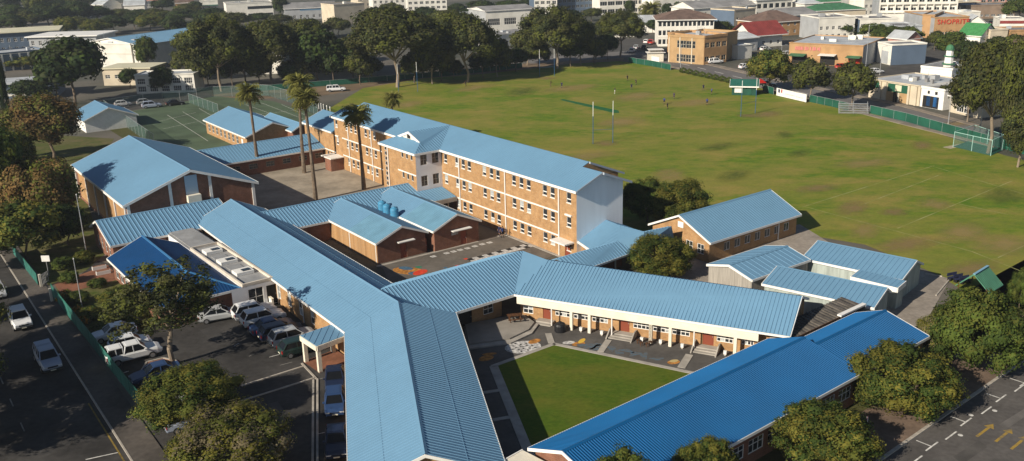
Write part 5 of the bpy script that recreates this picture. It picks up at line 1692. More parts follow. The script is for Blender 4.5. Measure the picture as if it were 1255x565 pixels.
# shrubs in the bed behind the green fence
for i, (x, y, w_, h_, kd_) in enumerate(((96, 372, 26, 14, 'round'), (112, 392, 28, 16, 'olive'), (128, 408, 30, 16, 'round'), (140, 372, 34, 18, 'olive'), (120, 352, 20, 10, 'round'), (150, 392, 30, 18, 'olive'), (160, 362, 26, 14, 'round'), (176, 372, 22, 12, 'olive'), (86, 346, 22, 12, 'round'), (104, 322, 22, 14, 'olive'), (80, 330, 26, 14, 'round'), (172, 398, 26, 16, 'olive'))):
    tree(kd_, x, y, w_, y - h_, y + 3, ('rounded green shrub in the bed by the reception office', 'yellow-green shrub in the bed by the reception office')[kd_ == 'olive'], i % 2, name='shrub', group='shrubs in the reception garden', cat='shrub')
FLOW = mat('flower_orange', (.55, .22, .02), .8, var=.3, scale=3)
for i, (x, y) in enumerate(((77, 370), (95, 386), (103, 398), (82, 366))):
    b = G(x, y); t = thing('flower_bush', b, 'bush with orange flowers along the green fence', 'shrub', 'orange flower bushes along the fence')
    me, C = (PROTO[('flower', 0)] if ('flower', 0) in PROTO else PROTO.setdefault(('flower', 0), crown_mesh('foliage', 5, [FLOW, L_OLV, L_GRN], 30, .35, 900, .09, core=.5)))
    inst('foliage', me, t, (0, 0, .6), i, (.9, .9, .65))
# trees along the back of the field and among the far buildings
BK = [('gum', 487, 107, 134, 0, 84, 'huge spreading gum tree behind the left goal posts', 0), ('gum', 573, 101, 92, 12, 86, 'broad gum tree right of the huge one', 1),
      ('gum', 683, 84, 92, 6, 68, 'gum tree behind the far goal posts', 2), ('gum', 646, 80, 44, 36, 70, 'small gum at the left foot of the far goal group', 1), ('gum', 712, 80, 46, 20, 62, 'gum tree in the shaded group behind the far goal', 0),
      ('gum', 760, 70, 66, 12, 54, 'gum tree with pale trunk by the parking lot', 2), ('dark', 730, 78, 30, 48, 76, 'dark bush at the field corner by the parking lot', 1),
      ('gum', 272, 112, 92, 22, 92, 'leaning gum tree with pale trunk beyond the tennis courts', 2), ('gum', 336, 106, 96, 18, 88, 'tall gum tree in front of the pale shed', 0), ('dark', 302, 104, 60, 52, 98, 'dark tree between the two gums by the tennis courts', 0),
      ('dark', 392, 103, 72, 34, 92, 'dark spreading tree beside the pale shed', 1), ('gum', 372, 82, 70, 22, 76, 'gum tree behind the pale shed', 1), ('dark', 434, 100, 52, 46, 92, 'dark tree at the left foot of the huge gum', 0),
      ('gum', 530, 103, 60, 40, 98, 'shaded tree between the big gums', 2), ('gum', 610, 94, 40, 46, 88, 'slim gum at the edge of the shade', 0),
      ('dark', 92, 128, 92, 50, 112, 'big dark tree above the white cottage', 0), ('dark', 70, 118, 40, 66, 112, 'dark tree left of the big one', 1), ('dark', 36, 122, 46, 98, 126, 'clipped dark bush in front of the low school block', 1),
      ('dark', 200, 114, 34, 82, 112, 'leafy tree in front of the low annex', 0), ('dark', 160, 108, 26, 84, 108, 'tree left of the low annex', 1), ('round', 182, 84, 26, 50, 84, 'tree against the blue roofed hall wall', 1),
      ('gum', 238, 78, 50, 38, 74, 'olive tree at the right end of the blue roofed hall', 0), ('gum', 250, 98, 44, 60, 96, 'bushy tree right of the annex', 1),
      ('olive', 30, 84, 44, 70, 86, 'yellowish hedge tree below the left office block', 1), ('dark', 215, 44, 34, 20, 42, 'dark tree behind the blue roofed hall', 0),
      ('olive', 942, 112, 52, 64, 106, 'brownish tree beside the green hut', 1), ('gum', 992, 124, 50, 74, 116, 'tree behind the white banner', 1), ('gum', 1043, 134, 56, 80, 124, 'tree above the small spectator stand', 2),
      ('gum', 1210, 188, 112, 52, 160, 'large gum tree over the shops at the right', 0), ('gum', 1247, 205, 70, 60, 176, 'large gum tree at the right edge beyond the nets', 1), ('gum', 1185, 150, 40, 95, 146, 'smaller tree in front of the shops at right', 2),
      ('gum', 1262, 214, 70, 130, 205, 'low hanging tree at the right edge above the nets', 2), ('gum', 1154, 132, 20, 106, 130, 'young street tree in front of the white shop', 0)]
for (kd_, x, y, w_, tp, bt, lb, i) in BK:
    bt = bt + (y - bt) * .5
    if kd_ == 'gum' and w_ >= 66: kd_ = 'ngum'
    tree(kd_, x, y, w_, tp, bt, lb, i, bark=BARK_P if 'gum' in kd_ else BARK, limbs=8)
# understory added to fill the dark shade behind the field
UND = [(442, 104, 40, 62), (456, 98, 36, 70), (508, 102, 46, 62), (540, 100, 44, 60), (556, 97, 30, 72), (592, 96, 40, 62), (612, 88, 30, 62), (632, 88, 40, 58), (660, 84, 34, 52), (700, 82, 40, 46), (728, 78, 34, 44), (745, 74, 30, 40),
       (255, 108, 40, 66), (285, 108, 36, 62), (318, 108, 44, 58), (355, 106, 30, 74), (378, 104, 40, 62), (410, 104, 40, 60), (425, 92, 40, 46), (352, 84, 50, 40), (300, 80, 60, 36), (260, 72, 40, 36), (400, 80, 46, 38), (445, 88, 50, 40), (230, 96, 36, 62)]
for k, (x, y, w_, tp) in enumerate(UND):
    side_ = 'behind the tennis courts' if x < 430 else ('under the huge gum' if x < 570 else 'towards the parking lot')
    tree(('gum', 'dark')[k % 2], x, y, w_, tp, y - 3, '%s tree in the shaded belt %s' % (('olive', 'dark green')[k % 2], side_), k % 2, group='shaded tree belt ' + side_, limbs=5, auto=1)
# street trees on the far pavement of the left street; their shade lies across the road
for k, (x, y, w_, tp) in enumerate(((-75, 470, 150, 362), (-55, 405, 90, 345), (-100, 560, 170, 430), (-48, 340, 50, 300), (-160, 510, 150, 390))):
    tree('nolive', x, y, w_, tp, y - 30, ('street tree across the left street, beyond the edge of the picture',)[0], k % 3, group='trees across the left street')
# trees among the town, each on its own
rs = random.Random(11)
TOWN_TREES = [(1028, 46, 46, 27, 'round'), (1070, 52, 36, 32, 'round'), (1090, 56, 34, 34, 'round'), (1113, 58, 30, 36, 'round'), (1145, 62, 22, 40, 'gum'), (1165, 72, 34, 44, 'round'), (1185, 80, 40, 52, 'dark'), (1205, 80, 36, 58, 'dark'), (1235, 72, 40, 46, 'gum'), (1248, 26, 36, 4, 'round'), (1220, 66, 28, 46, 'dark'),
              (880, 48, 36, 28, 'round'), (898, 48, 20, 32, 'dark'), (909, 20, 16, 7, 'gum'), (772, 20, 16, 0, 'dark'), (818, 24, 18, 4, 'dark'), (830, 20, 12, 2, 'dark'), (795, 26, 20, 10, 'gum'),
              (560, 20, 26, 4, 'dark'), (590, 18, 40, 0, 'dark'), (625, 16, 44, 0, 'dark'), (650, 12, 30, -4, 'dark'), (555, 45, 40, 12, 'gum'), (535, 40, 30, 14, 'gum'),
              (20, 32, 40, 8, 'dark'), (60, 34, 46, 6, 'dark'), (95, 30, 40, 4, 'dark'), (45, 26, 30, -6, 'gum'), (82, 44, 26, 24, 'olive'), (118, 44, 30, 26, 'olive'), (140, 40, 36, 20, 'dark'), (165, 36, 30, 16, 'dark'), (185, 38, 34, 20, 'olive'), (10, 18, 36, -8, 'dark'), (112, 10, 26, -10, 'dark'), (225, 30, 40, 12, 'dark'), (255, 36, 40, 12, 'dark'), (275, 42, 40, 16, 'gum'), (345, 24, 22, -6, 'dark'), (30, 0, 40, -16, 'dark'), (70, 4, 40, -14, 'dark'), (200, 16, 30, 0, 'dark'), (240, 14, 20, 2, 'dark'), (380, 48, 40, 24, 'gum'), (415, 44, 36, 22, 'gum'), (215, 60, 40, 40, 'gum')] + [(x_, y_, w_, y_ - h_, k_) for (x_, y_, w_, h_, k_) in ((15, 42, 40, 22, 'dark'), (40, 36, 36, 20, 'gum'), (75, 24, 40, 22, 'dark'), (100, 40, 34, 18, 'gum'), (120, 28, 36, 20, 'dark'), (150, 26, 34, 14, 'gum'), (172, 26, 30, 14, 'dark'), (195, 30, 36, 18, 'gum'), (205, 8, 30, 14, 'dark'), (232, 22, 34, 16, 'gum'), (262, 26, 34, 16, 'dark'), (290, 34, 36, 18, 'gum'), (318, 30, 34, 14, 'dark'), (0, 8, 40, 20, 'gum'), (55, 12, 40, 18, 'gum'), (95, 14, 30, 16, 'gum'), (345, 32, 34, 14, 'gum'), (460, 34, 40, 26, 'dark'), (480, 24, 34, 20, 'gum'), (520, 30, 40, 22, 'dark'), (575, 30, 36, 20, 'dark'), (640, 26, 30, 16, 'gum'), (700, 32, 36, 20, 'dark'), (725, 26, 30, 16, 'gum'), (800, 40, 22, 16, 'dark'))]
n_t = 0
for (x, y, w_, tp, kd_) in TOWN_TREES:
    wh = 'left' if x < 400 else ('centre' if x < 900 else 'right')
    tree(kd_, x, y, w_, tp, y - 2, 'town tree standing among the far buildings on the %s' % wh, n_t % 3 if kd_ == 'gum' else n_t % 2, group='town trees on the %s' % wh, limbs=4, auto=1)
    n_t += 1
tree('cypress', 11, 152, 13, 82, 150, 'slim dark cypress at the left edge', 0)
# hedge along the field side of the far road
b0, b1 = G(833, 88.5), G(897, 102.5)
t = thing('hedge', (b0 + b1) / 2, 'clipped green hedge along the far edge of the field', 'hedge')
hm, hC = crown_mesh('hedge_foliage', 77, [L_GRN2, L_GRN, L_OLV2], 90, .2, 5000, .05, shape='column')
dv = (b1 - b0)
for k in range(8):
    inst('hedge_section', hm, t, dv * ((k + .5) / 8 - .5) + UZ * .85, math.atan2(dv.y, dv.x), (dv.length / 14, .9, .95))
# palms
def palm_crown(seed, n=84, dead=44, R=1.0):
    rs = random.Random(seed); mb = MB()
    for k in range(n + dead):
        isd = k >= n
        az_ = rs.uniform(0, 6.283); el = rs.uniform(-.45, 1.35) if not isd else rs.uniform(-1.25, -.55)
        L = R * rs.uniform(.85, 1.1) * (.75 if isd else 1)
        d = Vector((math.cos(az_), math.sin(az_), 0)); sd = Vector((-d.y, d.x, 0))
        prev = None
        p = Vector((0, 0, 0)); e = el
        for j in range(5):
            f = j / 4
            w2 = R * .15 * (math.sin(min(1, f * 1.15 + .08) * math.pi) ** .6 + .05) * (1 - .35 * f)
            cur = (p - sd * w2 + Vector((0, 0, -w2 * .35)), p.copy(), p + sd * w2 + Vector((0, 0, -w2 * .35)))
            if prev:
                mi = 1 if isd else 0
                mb.poly([prev[0], prev[1], cur[1], cur[0]], mi); mb.poly([prev[1], prev[2], cur[2], cur[1]], mi)
            prev = cur
            p = p + (d * math.cos(e) + Vector((0, 0, math.sin(e)))) * (L / 4)
            e -= .30 if not isd else .12
        # side leaflets
        if not isd:
            p = Vector((0, 0, 0)); e = el
            for j in range(7):
                p = p + (d * math.cos(e) + Vector((0, 0, math.sin(e)))) * (L / 7.5); e -= .17
                if j < 2: continue
                for s in (-1, 1):
                    q = p + sd * (s * R * .30) + d * (R * .14) - Vector((0, 0, R * .1))
                    mb.poly([p - d * R * .05, q, p + d * R * .07], 0)
    return mb.mesh('fronds', [L_PALM, L_PALM2])
def palm(x, y, cx, top, wpx, label, seed):
    b = G(x, y); m = (b - Vector((0, 0, CAM_H))).length / F_PX
    Rr = wpx * m / 2 * 1.36
    Hh = (y - top) * m / .95 - Rr * .62
    t = thing('palm_tree', b, label, 'palm tree', 'tall palms by the paved yard')
    tm = MB()
    segs = 14
    lean = ((cx - x) + (y - top) * .068) * m
    prev = Vector((0, 0, 0)); r0_ = .42
    for k in range(segs):
        f = (k + 1) / segs
        p = Vector((lean * f * f, 0, Hh * f)); r1_ = .42 - .17 * min(1, f * 2.0)
        tm.tube(prev, p, r0_ * (1.06 if k % 2 else .97), r1_ * (1.06 if k % 2 == 0 else .97), 9); prev = p; r0_ = r1_
    tm.build('trunk', BARK, t)
    inst('fronds', palm_crown(seed), t, prev, seed, (Rr, Rr, Rr))
palm(317, 212, 309, 112, 25, 'single tall palm left of the pair by the paved yard', 1)
palm(373, 212, 369, 100, 28, 'left palm of the leaning pair on the paved yard', 2)
palm(387, 246, 376, 118, 27, 'right palm of the leaning pair on the paved yard', 3)
palm(446, 232, 438, 134, 29, 'palm standing in front of the three-storey block', 4)
palm(481, 180, 480, 117, 20, 'palm behind the three-storey block with only its head showing', 5)
palm(795, 34, 795, 6, 22, 'palm among the far flats right of the gum trees', 6)

# each tree of the far belts is told by its size, tone and the landmark next to it
LMK = [(20, 50, 'the cream slab roofed block'), (180, 45, 'the blue roofed sports hall'), (140, 12, 'the white gabled house'), (305, 20, 'the white two-storey office'), (380, 22, 'the turquoise shop row'), (430, 28, 'the blank cream building'), (400, 95, 'the pale shed'),
       (205, 112, 'the low white annex'), (525, 12, 'the white balcony flats'), (625, 40, 'the white warehouse'), (760, 17, 'the wide windowed flats'), (840, 50, 'the tiled roof offices'), (940, 55, 'the red roofed house'), (1010, 78, 'the tan supermarket'), (1120, 26, 'the seafront flats'),
       (1165, 46, 'the red lettered supermarket'), (1185, 57, 'the green roofed house'), (1160, 95, 'the green cupola tower'), (1030, 25, 'the long green roof'), (770, 60, 'the small parking lot'), (500, 113, 'the left goal posts'), (670, 94, 'the far goal posts'), (487, 60, 'the huge gum'), (1230, 38, 'the red walled shop'), (60, 92, 'the columned white block'), (272, 100, 'the leaning pale trunk gum')]
_used = set()
for (o, x, y, w_, kd_) in AUTO:
    tone = dict(dark='dark green', gum='olive green', round='leafy green', olive='yellow-green').get(kd_, 'green')
    size = 'small' if w_ < 24 else ('medium' if w_ < 36 else 'broad')
    for (lx, ly, nm) in sorted(LMK, key=lambda l: (l[0] - x) ** 2 + 4 * (l[1] - y) ** 2):
        dx, dy = x - lx, y - ly
        rel = ('to the left of' if dx < 0 else 'to the right of') if abs(dx) > 2.2 * abs(dy) else ('behind' if dy < 0 else 'in front of')
        lb = '%s %s tree %s %s' % (size, tone, rel, nm)
        if lb not in _used:
            _used.add(lb); o['label'] = lb
            break
# ================================================================ VEHICLES, PEOPLE, FENCES, FURNITURE
def paint_mat(name, c, rough=.28):
    return mat('car_paint_' + name, c, rough, spec=.5, metal=.0, var=.04, scale=1.0)
CAR_GLASS = mat('car_glass', (.008, .009, .011), .22, spec=.25)
TYRE = mat('tyre_rubber', (.02, .02, .02), .85)
RIM = mat('wheel_rim', (.35, .35, .36), .35, metal=.6)
LAMP = mat('head_lamp', (.7, .72, .74), .15, spec=.7)
TAIL = mat('tail_lamp', (.35, .015, .012), .25, spec=.6)
PLATE = mat('number_plate', (.65, .62, .50), .5)
TRIM = mat('bumper_trim', (.04, .04, .042), .6)

CAR_SPECS = dict(
    # L, W, lower body profile [(x, zlow, zhigh)], greenhouse (xa, xb, xc, xd, zroof), belt
    suv=dict(L=4.6, W=1.85, prof=[(-2.3, .45, .95), (-2.22, .3, 1.08), (-1.2, .28, 1.1), (.0, .28, 1.1), (.95, .28, 1.08), (1.9, .3, .98), (2.22, .35, .88), (2.3, .45, .72)], gh=[(1.0, .25, -1.75, -2.2, 1.68)], belt=1.09),
    hatch=dict(L=4.0, W=1.72, prof=[(-2.0, .42, .85), (-1.93, .28, .98), (-1.0, .24, 1.0), (.3, .24, .98), (.95, .25, .95), (1.65, .28, .85), (1.93, .32, .72), (2.0, .42, .6)], gh=[(1.05, .35, -1.35, -1.85, 1.46)], belt=.98),
    sedan=dict(L=4.5, W=1.76, prof=[(-2.25, .42, .82), (-2.18, .28, .95), (-1.45, .24, .98), (0, .24, .96), (.85, .25, .93), (1.8, .28, .82), (2.18, .32, .7), (2.25, .42, .58)], gh=[(.95, .2, -.95, -1.65, 1.42)], belt=.96),
    pickup=dict(L=5.1, W=1.82, prof=[(-2.55, .5, 1.0), (-2.48, .38, 1.1), (-1.4, .36, 1.12), (0, .36, 1.12), (1.15, .36, 1.1), (2.1, .38, 1.02), (2.45, .42, .9), (2.55, .5, .76)], gh=[(1.2, .55, -.75, -.95, 1.75), (-1.0, -1.02, -2.3, -2.48, 1.72)], belt=1.11),
    estate=dict(L=4.6, W=1.78, prof=[(-2.3, .42, .88), (-2.22, .28, 1.0), (-1.2, .25, 1.0), (0, .25, .98), (.9, .25, .95), (1.8, .28, .84), (2.22, .32, .72), (2.3, .42, .6)], gh=[(1.0, .25, -1.7, -2.15, 1.46)], belt=.98),
    van=dict(L=4.8, W=1.85, prof=[(-2.4, .45, 1.1), (-2.34, .35, 1.2), (-1.2, .3, 1.2), (0, .3, 1.2), (1.2, .3, 1.15), (1.95, .32, 1.02), (2.3, .36, .9), (2.4, .45, .75)], gh=[(1.5, .85, -2.2, -2.36, 1.95)], belt=1.18),
)
CAR_MESH = {}
def car(kind, pm, loc, az_, label, group=None, name='car', simple=False):
    S = CAR_SPECS[kind]; W = S['W'] / 2
    t = thing(name, loc, label, 'pickup truck' if kind == 'pickup' else ('van' if kind == 'van' else 'car'), group, math.pi / 2 - rad(az_))
    key = (kind, pm.name)
    if key not in CAR_MESH:
        d = {}
        mb = MB(); prof = S['prof']
        rings = []
        for (x, zl, zh) in prof:
            e = abs(x) / (S['L'] / 2)
            w_ = W * (1 - .10 * max(0, e - .75) / .25)
            rings.append([(x, -w_ * .88, zl), (x, -w_, zl + .14), (x, -w_ * 1.0, zh - .16), (x, -w_ * .90, zh), (x, w_ * .90, zh), (x, w_, zh - .16), (x, w_, zl + .14), (x, w_ * .88, zl)])
        for a, b in zip(rings[:-1], rings[1:]):
            for k in range(8):
                mb.poly([a[k], a[(k + 1) % 8], b[(k + 1) % 8], b[k]])
        mb.poly(rings[0]); mb.poly(rings[-1][::-1])
        d['body'] = mb.mesh('body', [pm])
        d['body'].polygons.foreach_set('use_smooth', [False] * len(d['body'].polygons))
        zb = S['belt'] - .03
        d['gh'] = []
        for gi, (xa, xb, xc, xd, zr) in enumerate(S['gh']):
            w0, w1 = W * .89, W * .72
            B = [Vector((xa, -w0, zb)), Vector((xa, w0, zb)), Vector((xd, w0, zb)), Vector((xd, -w0, zb))]
            T = [Vector((xb, -w1, zr)), Vector((xb, w1, zr)), Vector((xc, w1, zr)), Vector((xc, -w1, zr))]
            g = []
            names = ['windscreen', 'side_window', 'rear_window', 'side_window']
            for k in range(4):
                m_ = MB(); a, b, c, e = B[k], B[(k + 1) % 4], T[(k + 1) % 4], T[k]
                m_.poly([a, b, c, e]); g.append((names[k], m_.mesh(names[k], [CAR_GLASS if not (gi and k == 0) else pm])))
            m_ = MB()
            cx = (xb + xc) / 2
            m_.box((cx, 0, zr + .015), ((xb - xc) / 2 + .05, 0, 0), (0, w1 + .03, 0), (0, 0, .03)); m_.box((cx, 0, zr + .055), ((xb - xc) / 2 - .12, 0, 0), (0, w1 - .12, 0), (0, 0, .02))
            g.append(('roof', m_.mesh('roof', [pm])))
            m_ = MB()
            for k in range(4): m_.bar(B[k], T[k], .09, .09)
            xm = xb * .5 + xc * .5
            ratio = 0.5
            for s in (-1, 1):
                m_.bar((xm + .03, s * w0, zb), (xm, s * w1, zr), .08, .07)
                m_.bar((xa, s * w0, zb), (xd, s * w0, zb), .05, .05)
            m_.bar(B[0], B[1], .06, .06); m_.bar(B[2], B[3], .06, .06)
            g.append(('pillar', m_.mesh('pillar', [pm])))
            d['gh'].append(g)
        r = .36 if kind in ('suv', 'pickup') else .31
        m_ = MB(); m_.tube((0, -.11, 0), (0, .11, 0), r, r, 18); d['tyre'] = m_.mesh('tyre', [TYRE])
        m_ = MB(); m_.tube((0, -.118, 0), (0, .118, 0), r * .62, r * .62, 12); d['rim'] = m_.mesh('rim', [RIM]); d['r'] = r
        m_ = MB(); m_.box((0, 0, 0), (.05, 0, 0), (0, .19, 0), (0, 0, .08)); d['hl'] = m_.mesh('headlight', [LAMP])
        m_ = MB(); m_.box((0, 0, 0), (.04, 0, 0), (0, .1, 0), (0, 0, .15)); d['tl'] = m_.mesh('taillight', [TAIL])
        m_ = MB(); m_.box((0, 0, 0), (.05, 0, 0), (0, W * .86, 0), (0, 0, .1)); d['bp'] = m_.mesh('bumper', [TRIM if kind in ('suv', 'pickup') else pm])
        m_ = MB(); m_.box((0, 0, 0), (.012, 0, 0), (0, .24, 0), (0, 0, .055)); d['pl'] = m_.mesh('number_plate', [PLATE])
        m_ = MB(); m_.box((0, 0, 0), (.08, 0, 0), (0, .09, 0), (0, 0, .06)); d['mi'] = m_.mesh('mirror', [pm])
        m_ = MB(); m_.box((0, 0, 0), (.012, 0, 0), (0, W * .5, 0), (0, 0, .07)); d['gr'] = m_.mesh('grille', [BLACKP])
        CAR_MESH[key] = d
    d = CAR_MESH[key]; H2 = S['L'] / 2
    inst('body', d['body'], t)
    for g in d['gh']:
        for (nm, me) in g: inst(nm, me, t)
    wb = H2 - (.82 if kind != 'pickup' else .95)
    for sx in (1, -1):
        for sy in (1, -1):
            o = inst('wheel', d['tyre'], t, (sx * wb - .05, sy * (W - .08), d['r'])); inst('rim', d['rim'], o)
    zf = S['prof'][-2][2] - .14
    for s in (-1, 1):
        inst('headlight', d['hl'], t, (H2 - .05, s * W * .66, zf)); inst('taillight', d['tl'], t, (-H2 + .03, s * W * .80, S['prof'][1][2] - .22)); inst('mirror', d['mi'], t, (S['gh'][0][0] - .25, s * (W + .04), S['belt'] + .05))
    inst('bumper', d['bp'], t, (H2 - .02, 0, .46)); inst('bumper', d['bp'], t, (-H2 + .02, 0, .48))
    inst('grille', d['gr'], t, (H2 + .0, 0, zf - .02)); inst('number_plate', d['pl'], t, (H2 + .045, 0, .45)); inst('number_plate', d['pl'], t, (-H2 - .045, 0, .55))
    return t
CW, CS, CB, CN, CK, CG, CR, CBW = (paint_mat('white', (.72, .72, .72)), paint_mat('silver', (.42, .43, .44), .3), paint_mat('blue', (.025, .055, .14)), paint_mat('navy', (.012, .02, .05)), paint_mat('black', (.012, .012, .013)), paint_mat('green', (.015, .035, .03)), paint_mat('red', (.4, .02, .015)), paint_mat('bluish', (.34, .38, .47)))
def put_car(kind, pm, x, y, az_, label, name='car', group=None):
    t = car(kind, pm, G(x, y), az_, label, group, name)
    t.scale = (1.1,) * 3
    return t
az_st = az_of(kd)
put_car('suv', CW, 26, 398, az_st, 'white off-roader driving down the left street')
put_car('pickup', CBW, 60, 447, az_st, 'silver-blue double cab with canopy on the left street, front of the two', 'pickup_truck')
put_car('hatch', CS, -3, 362, az_st, 'grey car cut off by the left edge on the street')
az_b = 57.0
put_car('sedan', CW, 140, 414, az_b + 180, 'white saloon parked by the fence behind the open tree, last of the white row')
put_car('hatch', CW, 160, 427, az_b, 'white hatchback parked between the saloon and the white double cab')
put_car('pickup', CW, 165, 440, az_b, 'white double cab with canopy parked by the green fence', 'pickup_truck')
put_car('sedan', CB, 192, 464, az_b + 180, 'dark blue saloon parked beside the tree bed')
put_car('hatch', CW, 226, 490, az_b, 'white hatchback mostly hidden under the round olive tree')
put_car('hatch', CBW, 233, 522, az_b, 'pale blue hatchback hidden under the lower car park tree')
put_car('sedan', CS, 270, 391, az_b + 10, 'silver car parked at the reception corner under the open tree')
put_car('suv', CW, 312, 388, az_b, 'white estate car nearest the foyer in the row along the office wing')
put_car('suv', CW, 323, 396, az_b, 'white estate car, second from the foyer along the office wing')
put_car('sedan', CB, 334, 406, az_b, 'dark blue car, third from the foyer along the office wing')
put_car('estate', CN, 345, 412, az_b, 'navy car, fourth from the foyer along the office wing')
put_car('suv', CS, 359, 420, az_b, 'silver off-roader, fifth from the foyer beside the portico')
put_car('estate', CG, 371, 431, az_b, 'dark green estate car nearest the portico')
put_car('sedan', CN, 411, 471, 170, 'dark car parked against the central wing, first below the portico')
put_car('hatch', CB, 411, 500, 170, 'dark blue car with bright headlights parked against the central wing')
put_car('sedan', CN, 413, 548, 170, 'navy car parked against the central wing at the bottom edge')
# cars far off
FAR = [('hatch', CW, 151, 130, 60, 'white hatchback parked above the tennis courts'), ('suv', CBW, 186, 132, 60, 'pale blue off-roader parked above the tennis courts'), ('hatch', CS, 178, 128, 60, 'silver hatchback behind the pale blue off-roader'), ('sedan', CK, 215, 129, 60, 'black saloon parked above the tennis courts'),
       ('pickup', CW, 412, 112, 80, 'white pickup parked at the left end of the field'), ('pickup', CW, 876, 78, 70, 'white pickup turning off the road beyond the field'), ('hatch', CW, 913, 84, 60, 'white hatchback on the verge by the brown tree'),
       ('hatch', CW, 775, 64, 20, 'white hatchback in the small parking lot'), ('sedan', CS, 780, 60, 20, 'silver saloon in the small parking lot'), ('sedan', CK, 790, 60, 20, 'black saloon in the small parking lot'), ('suv', CR, 798, 54, 20, 'red and white car in the small parking lot'), ('hatch', CW, 792, 53, 20, 'white car at the back of the small parking lot'),
       ('van', CW, 1102, 73, 110, 'white delivery van on the side street'), ('sedan', CW, 1073, 90, 70, 'white saloon at the corner of the side street'), ('van', CW, 1150, 55, 30, 'white van at the top of the side street'), ('hatch', CW, 938, 62, 60, 'white hatchback below the red roofed house'), ('hatch', CR, 936, 54, 60, 'red hatchback by the red roofed house'), ('hatch', CW, 965, 68, 60, 'white hatchback left of the tan shop'),
       ('sedan', CS, 1035, 92, 70, 'silver saloon on the tan shop forecourt'), ('hatch', CR, 1032, 84, 70, 'red hatchback on the tan shop forecourt'), ('sedan', CW, 1217, 61, 20, 'white saloon by the green roofed house'), ('hatch', CS, 1210, 32, 60, 'silver car on the rooftop-level parking at right'), ('hatch', CW, 1222, 34, 60, 'white car in the right hand lot'), ('hatch', CK, 1216, 30, 60, 'black car in the right hand lot'), ('sedan', CK, 940, 106, 106, 'black car on the far road behind the brown tree')]
for (k, pm, x, y, a_, lb) in FAR: put_car(k, pm, x, y, a_, lb)

# ---------------------------------------------------------------- people
SKIN = mat('skin', (.28, .16, .10), .7); HAIR = mat('hair_dark', (.02, .015, .012), .8)
def person_mesh(seed, shirt, shorts):
    """one continuous skinned figure, 1.7 m tall, in a pose drawn from the seed"""
    rs = random.Random(seed)
    st = rs.uniform(.1, .32); ar = rs.uniform(.1, .5); ln = rs.uniform(-.02, .12)
    V = [(0, 0, .92), (ln * .5, 0, 1.15), (ln, 0, 1.40), (ln, 0, 1.48), (ln * 1.1, 0, 1.53), (ln * 1.1 + .01, 0, 1.63), (ln * 1.1, 0, 1.70),
         (.0, .10, .88), (st * .5, .11, .48), (st * .35 - .05, .11, .08), (st * .35 + .14, .12, .035),
         (.0, -.10, .88), (-st * .3, -.11, .48), (-st - .05, -.11, .10), (-st + .12, -.12, .04),
         (ln, .19, 1.38), (ln + ar * .3, .25, 1.10), (ln + ar + .1, .22, .92), (ln + ar + .17, .21, .86),
         (ln, -.19, 1.38), (ln - ar * .4, -.26, 1.10), (ln - ar * .4 + .12, -.25, .86), (ln - ar * .4 + .16, -.24, .78)]
    E_ = [(0, 1), (1, 2), (2, 3), (3, 4), (4, 5), (5, 6), (0, 7), (7, 8), (8, 9), (9, 10), (0, 11), (11, 12), (12, 13), (13, 14), (2, 15), (15, 16), (16, 17), (17, 18), (2, 19), (19, 20), (20, 21), (21, 22)]
    R_ = [.15, .14, .16, .07, .075, .10, .06, .10, .065, .045, .04, .10, .065, .045, .04, .075, .05, .038, .03, .075, .05, .038, .03]
    me = bpy.data.meshes.new('figure_cage'); me.from_pydata(V, E_, []); me.update()
    ob = bpy.data.objects.new('figure_cage', me); COL.objects.link(ob)
    md = ob.modifiers.new('skin', 'SKIN')
    for i, r_ in enumerate(R_):
        sv = me.skin_vertices[0].data[i]; sv.radius = (r_, r_ * (1.15 if i in (0, 1, 2) else 1)); sv.use_root = (i == 0)
    ob.modifiers.new('sub', 'SUBSURF').levels = 1
    dg = bpy.context.evaluated_depsgraph_get(); dg.update()
    out = bpy.data.meshes.new_from_object(ob.evaluated_get(dg))
    bpy.data.objects.remove(ob)
    out.name = 'body'
    out.materials.clear()
    for m in (SKIN, shirt, shorts, HAIR): out.materials.append(m)
    for p in out.polygons:
        c = p.center
        if c.z > 1.60 or (c.z > 1.55 and c.x < ln): k = 3
        elif c.z > 1.44: k = 0
        elif c.z > .97 and abs(c.y) < .30 and not (abs(c.y) > .2 and c.z < 1.15): k = 1
        elif .52 < c.z <= .97 and abs(c.y) < .2: k = 2
        elif c.z < .34: k = 2
        else: k = 0
        p.material_index = k
        p.use_smooth = True
    return out
SHN, SHW, SHB, SHK = (mat('shirt_navy', (.015, .02, .06), .85), mat('shirt_white', (.6, .6, .58), .85), mat('shirt_blue', (.03, .06, .2), .85), mat('cloth_black', (.014, .014, .015), .85))
PM = [person_mesh(1, SHK, SHK), person_mesh(2, SHN, SHN), person_mesh(3, SHB, SHK), person_mesh(4, SHK, SHW)]
PLAYERS = [(675, 106, 0, 'player in dark kit far left of the group on the field'), (688.5, 108, 1, 'player in dark kit second from left on the field'), (769, 99, 0, 'player in dark clothes nearest the far fence'), (779.5, 104, 0, 'player standing just below the far fence group'), (774, 110, 1, 'player between the strip and the far fence'),
           (753.5, 115, 3, 'player with white shorts beside the green strip'), (814, 128, 2, 'player in blue leading the right hand trio'), (818, 134, 0, 'player in black behind the blue one'), (826, 121.5, 1, 'player in navy at the head of the right hand trio'), (862, 111, 1, 'player in navy near the hedge'), (872, 116, 2, 'player in blue near the hedge'), (866.5, 129, 2, 'player in blue standing apart at right'), (571, 106, 0, 'lone person in dark clothes at the shaded end of the field'),
           (612, 290, 1, 'person in navy standing at the corner of the inner yard'), (616, 291.5, 2, 'person in blue standing at the corner of the inner yard')]
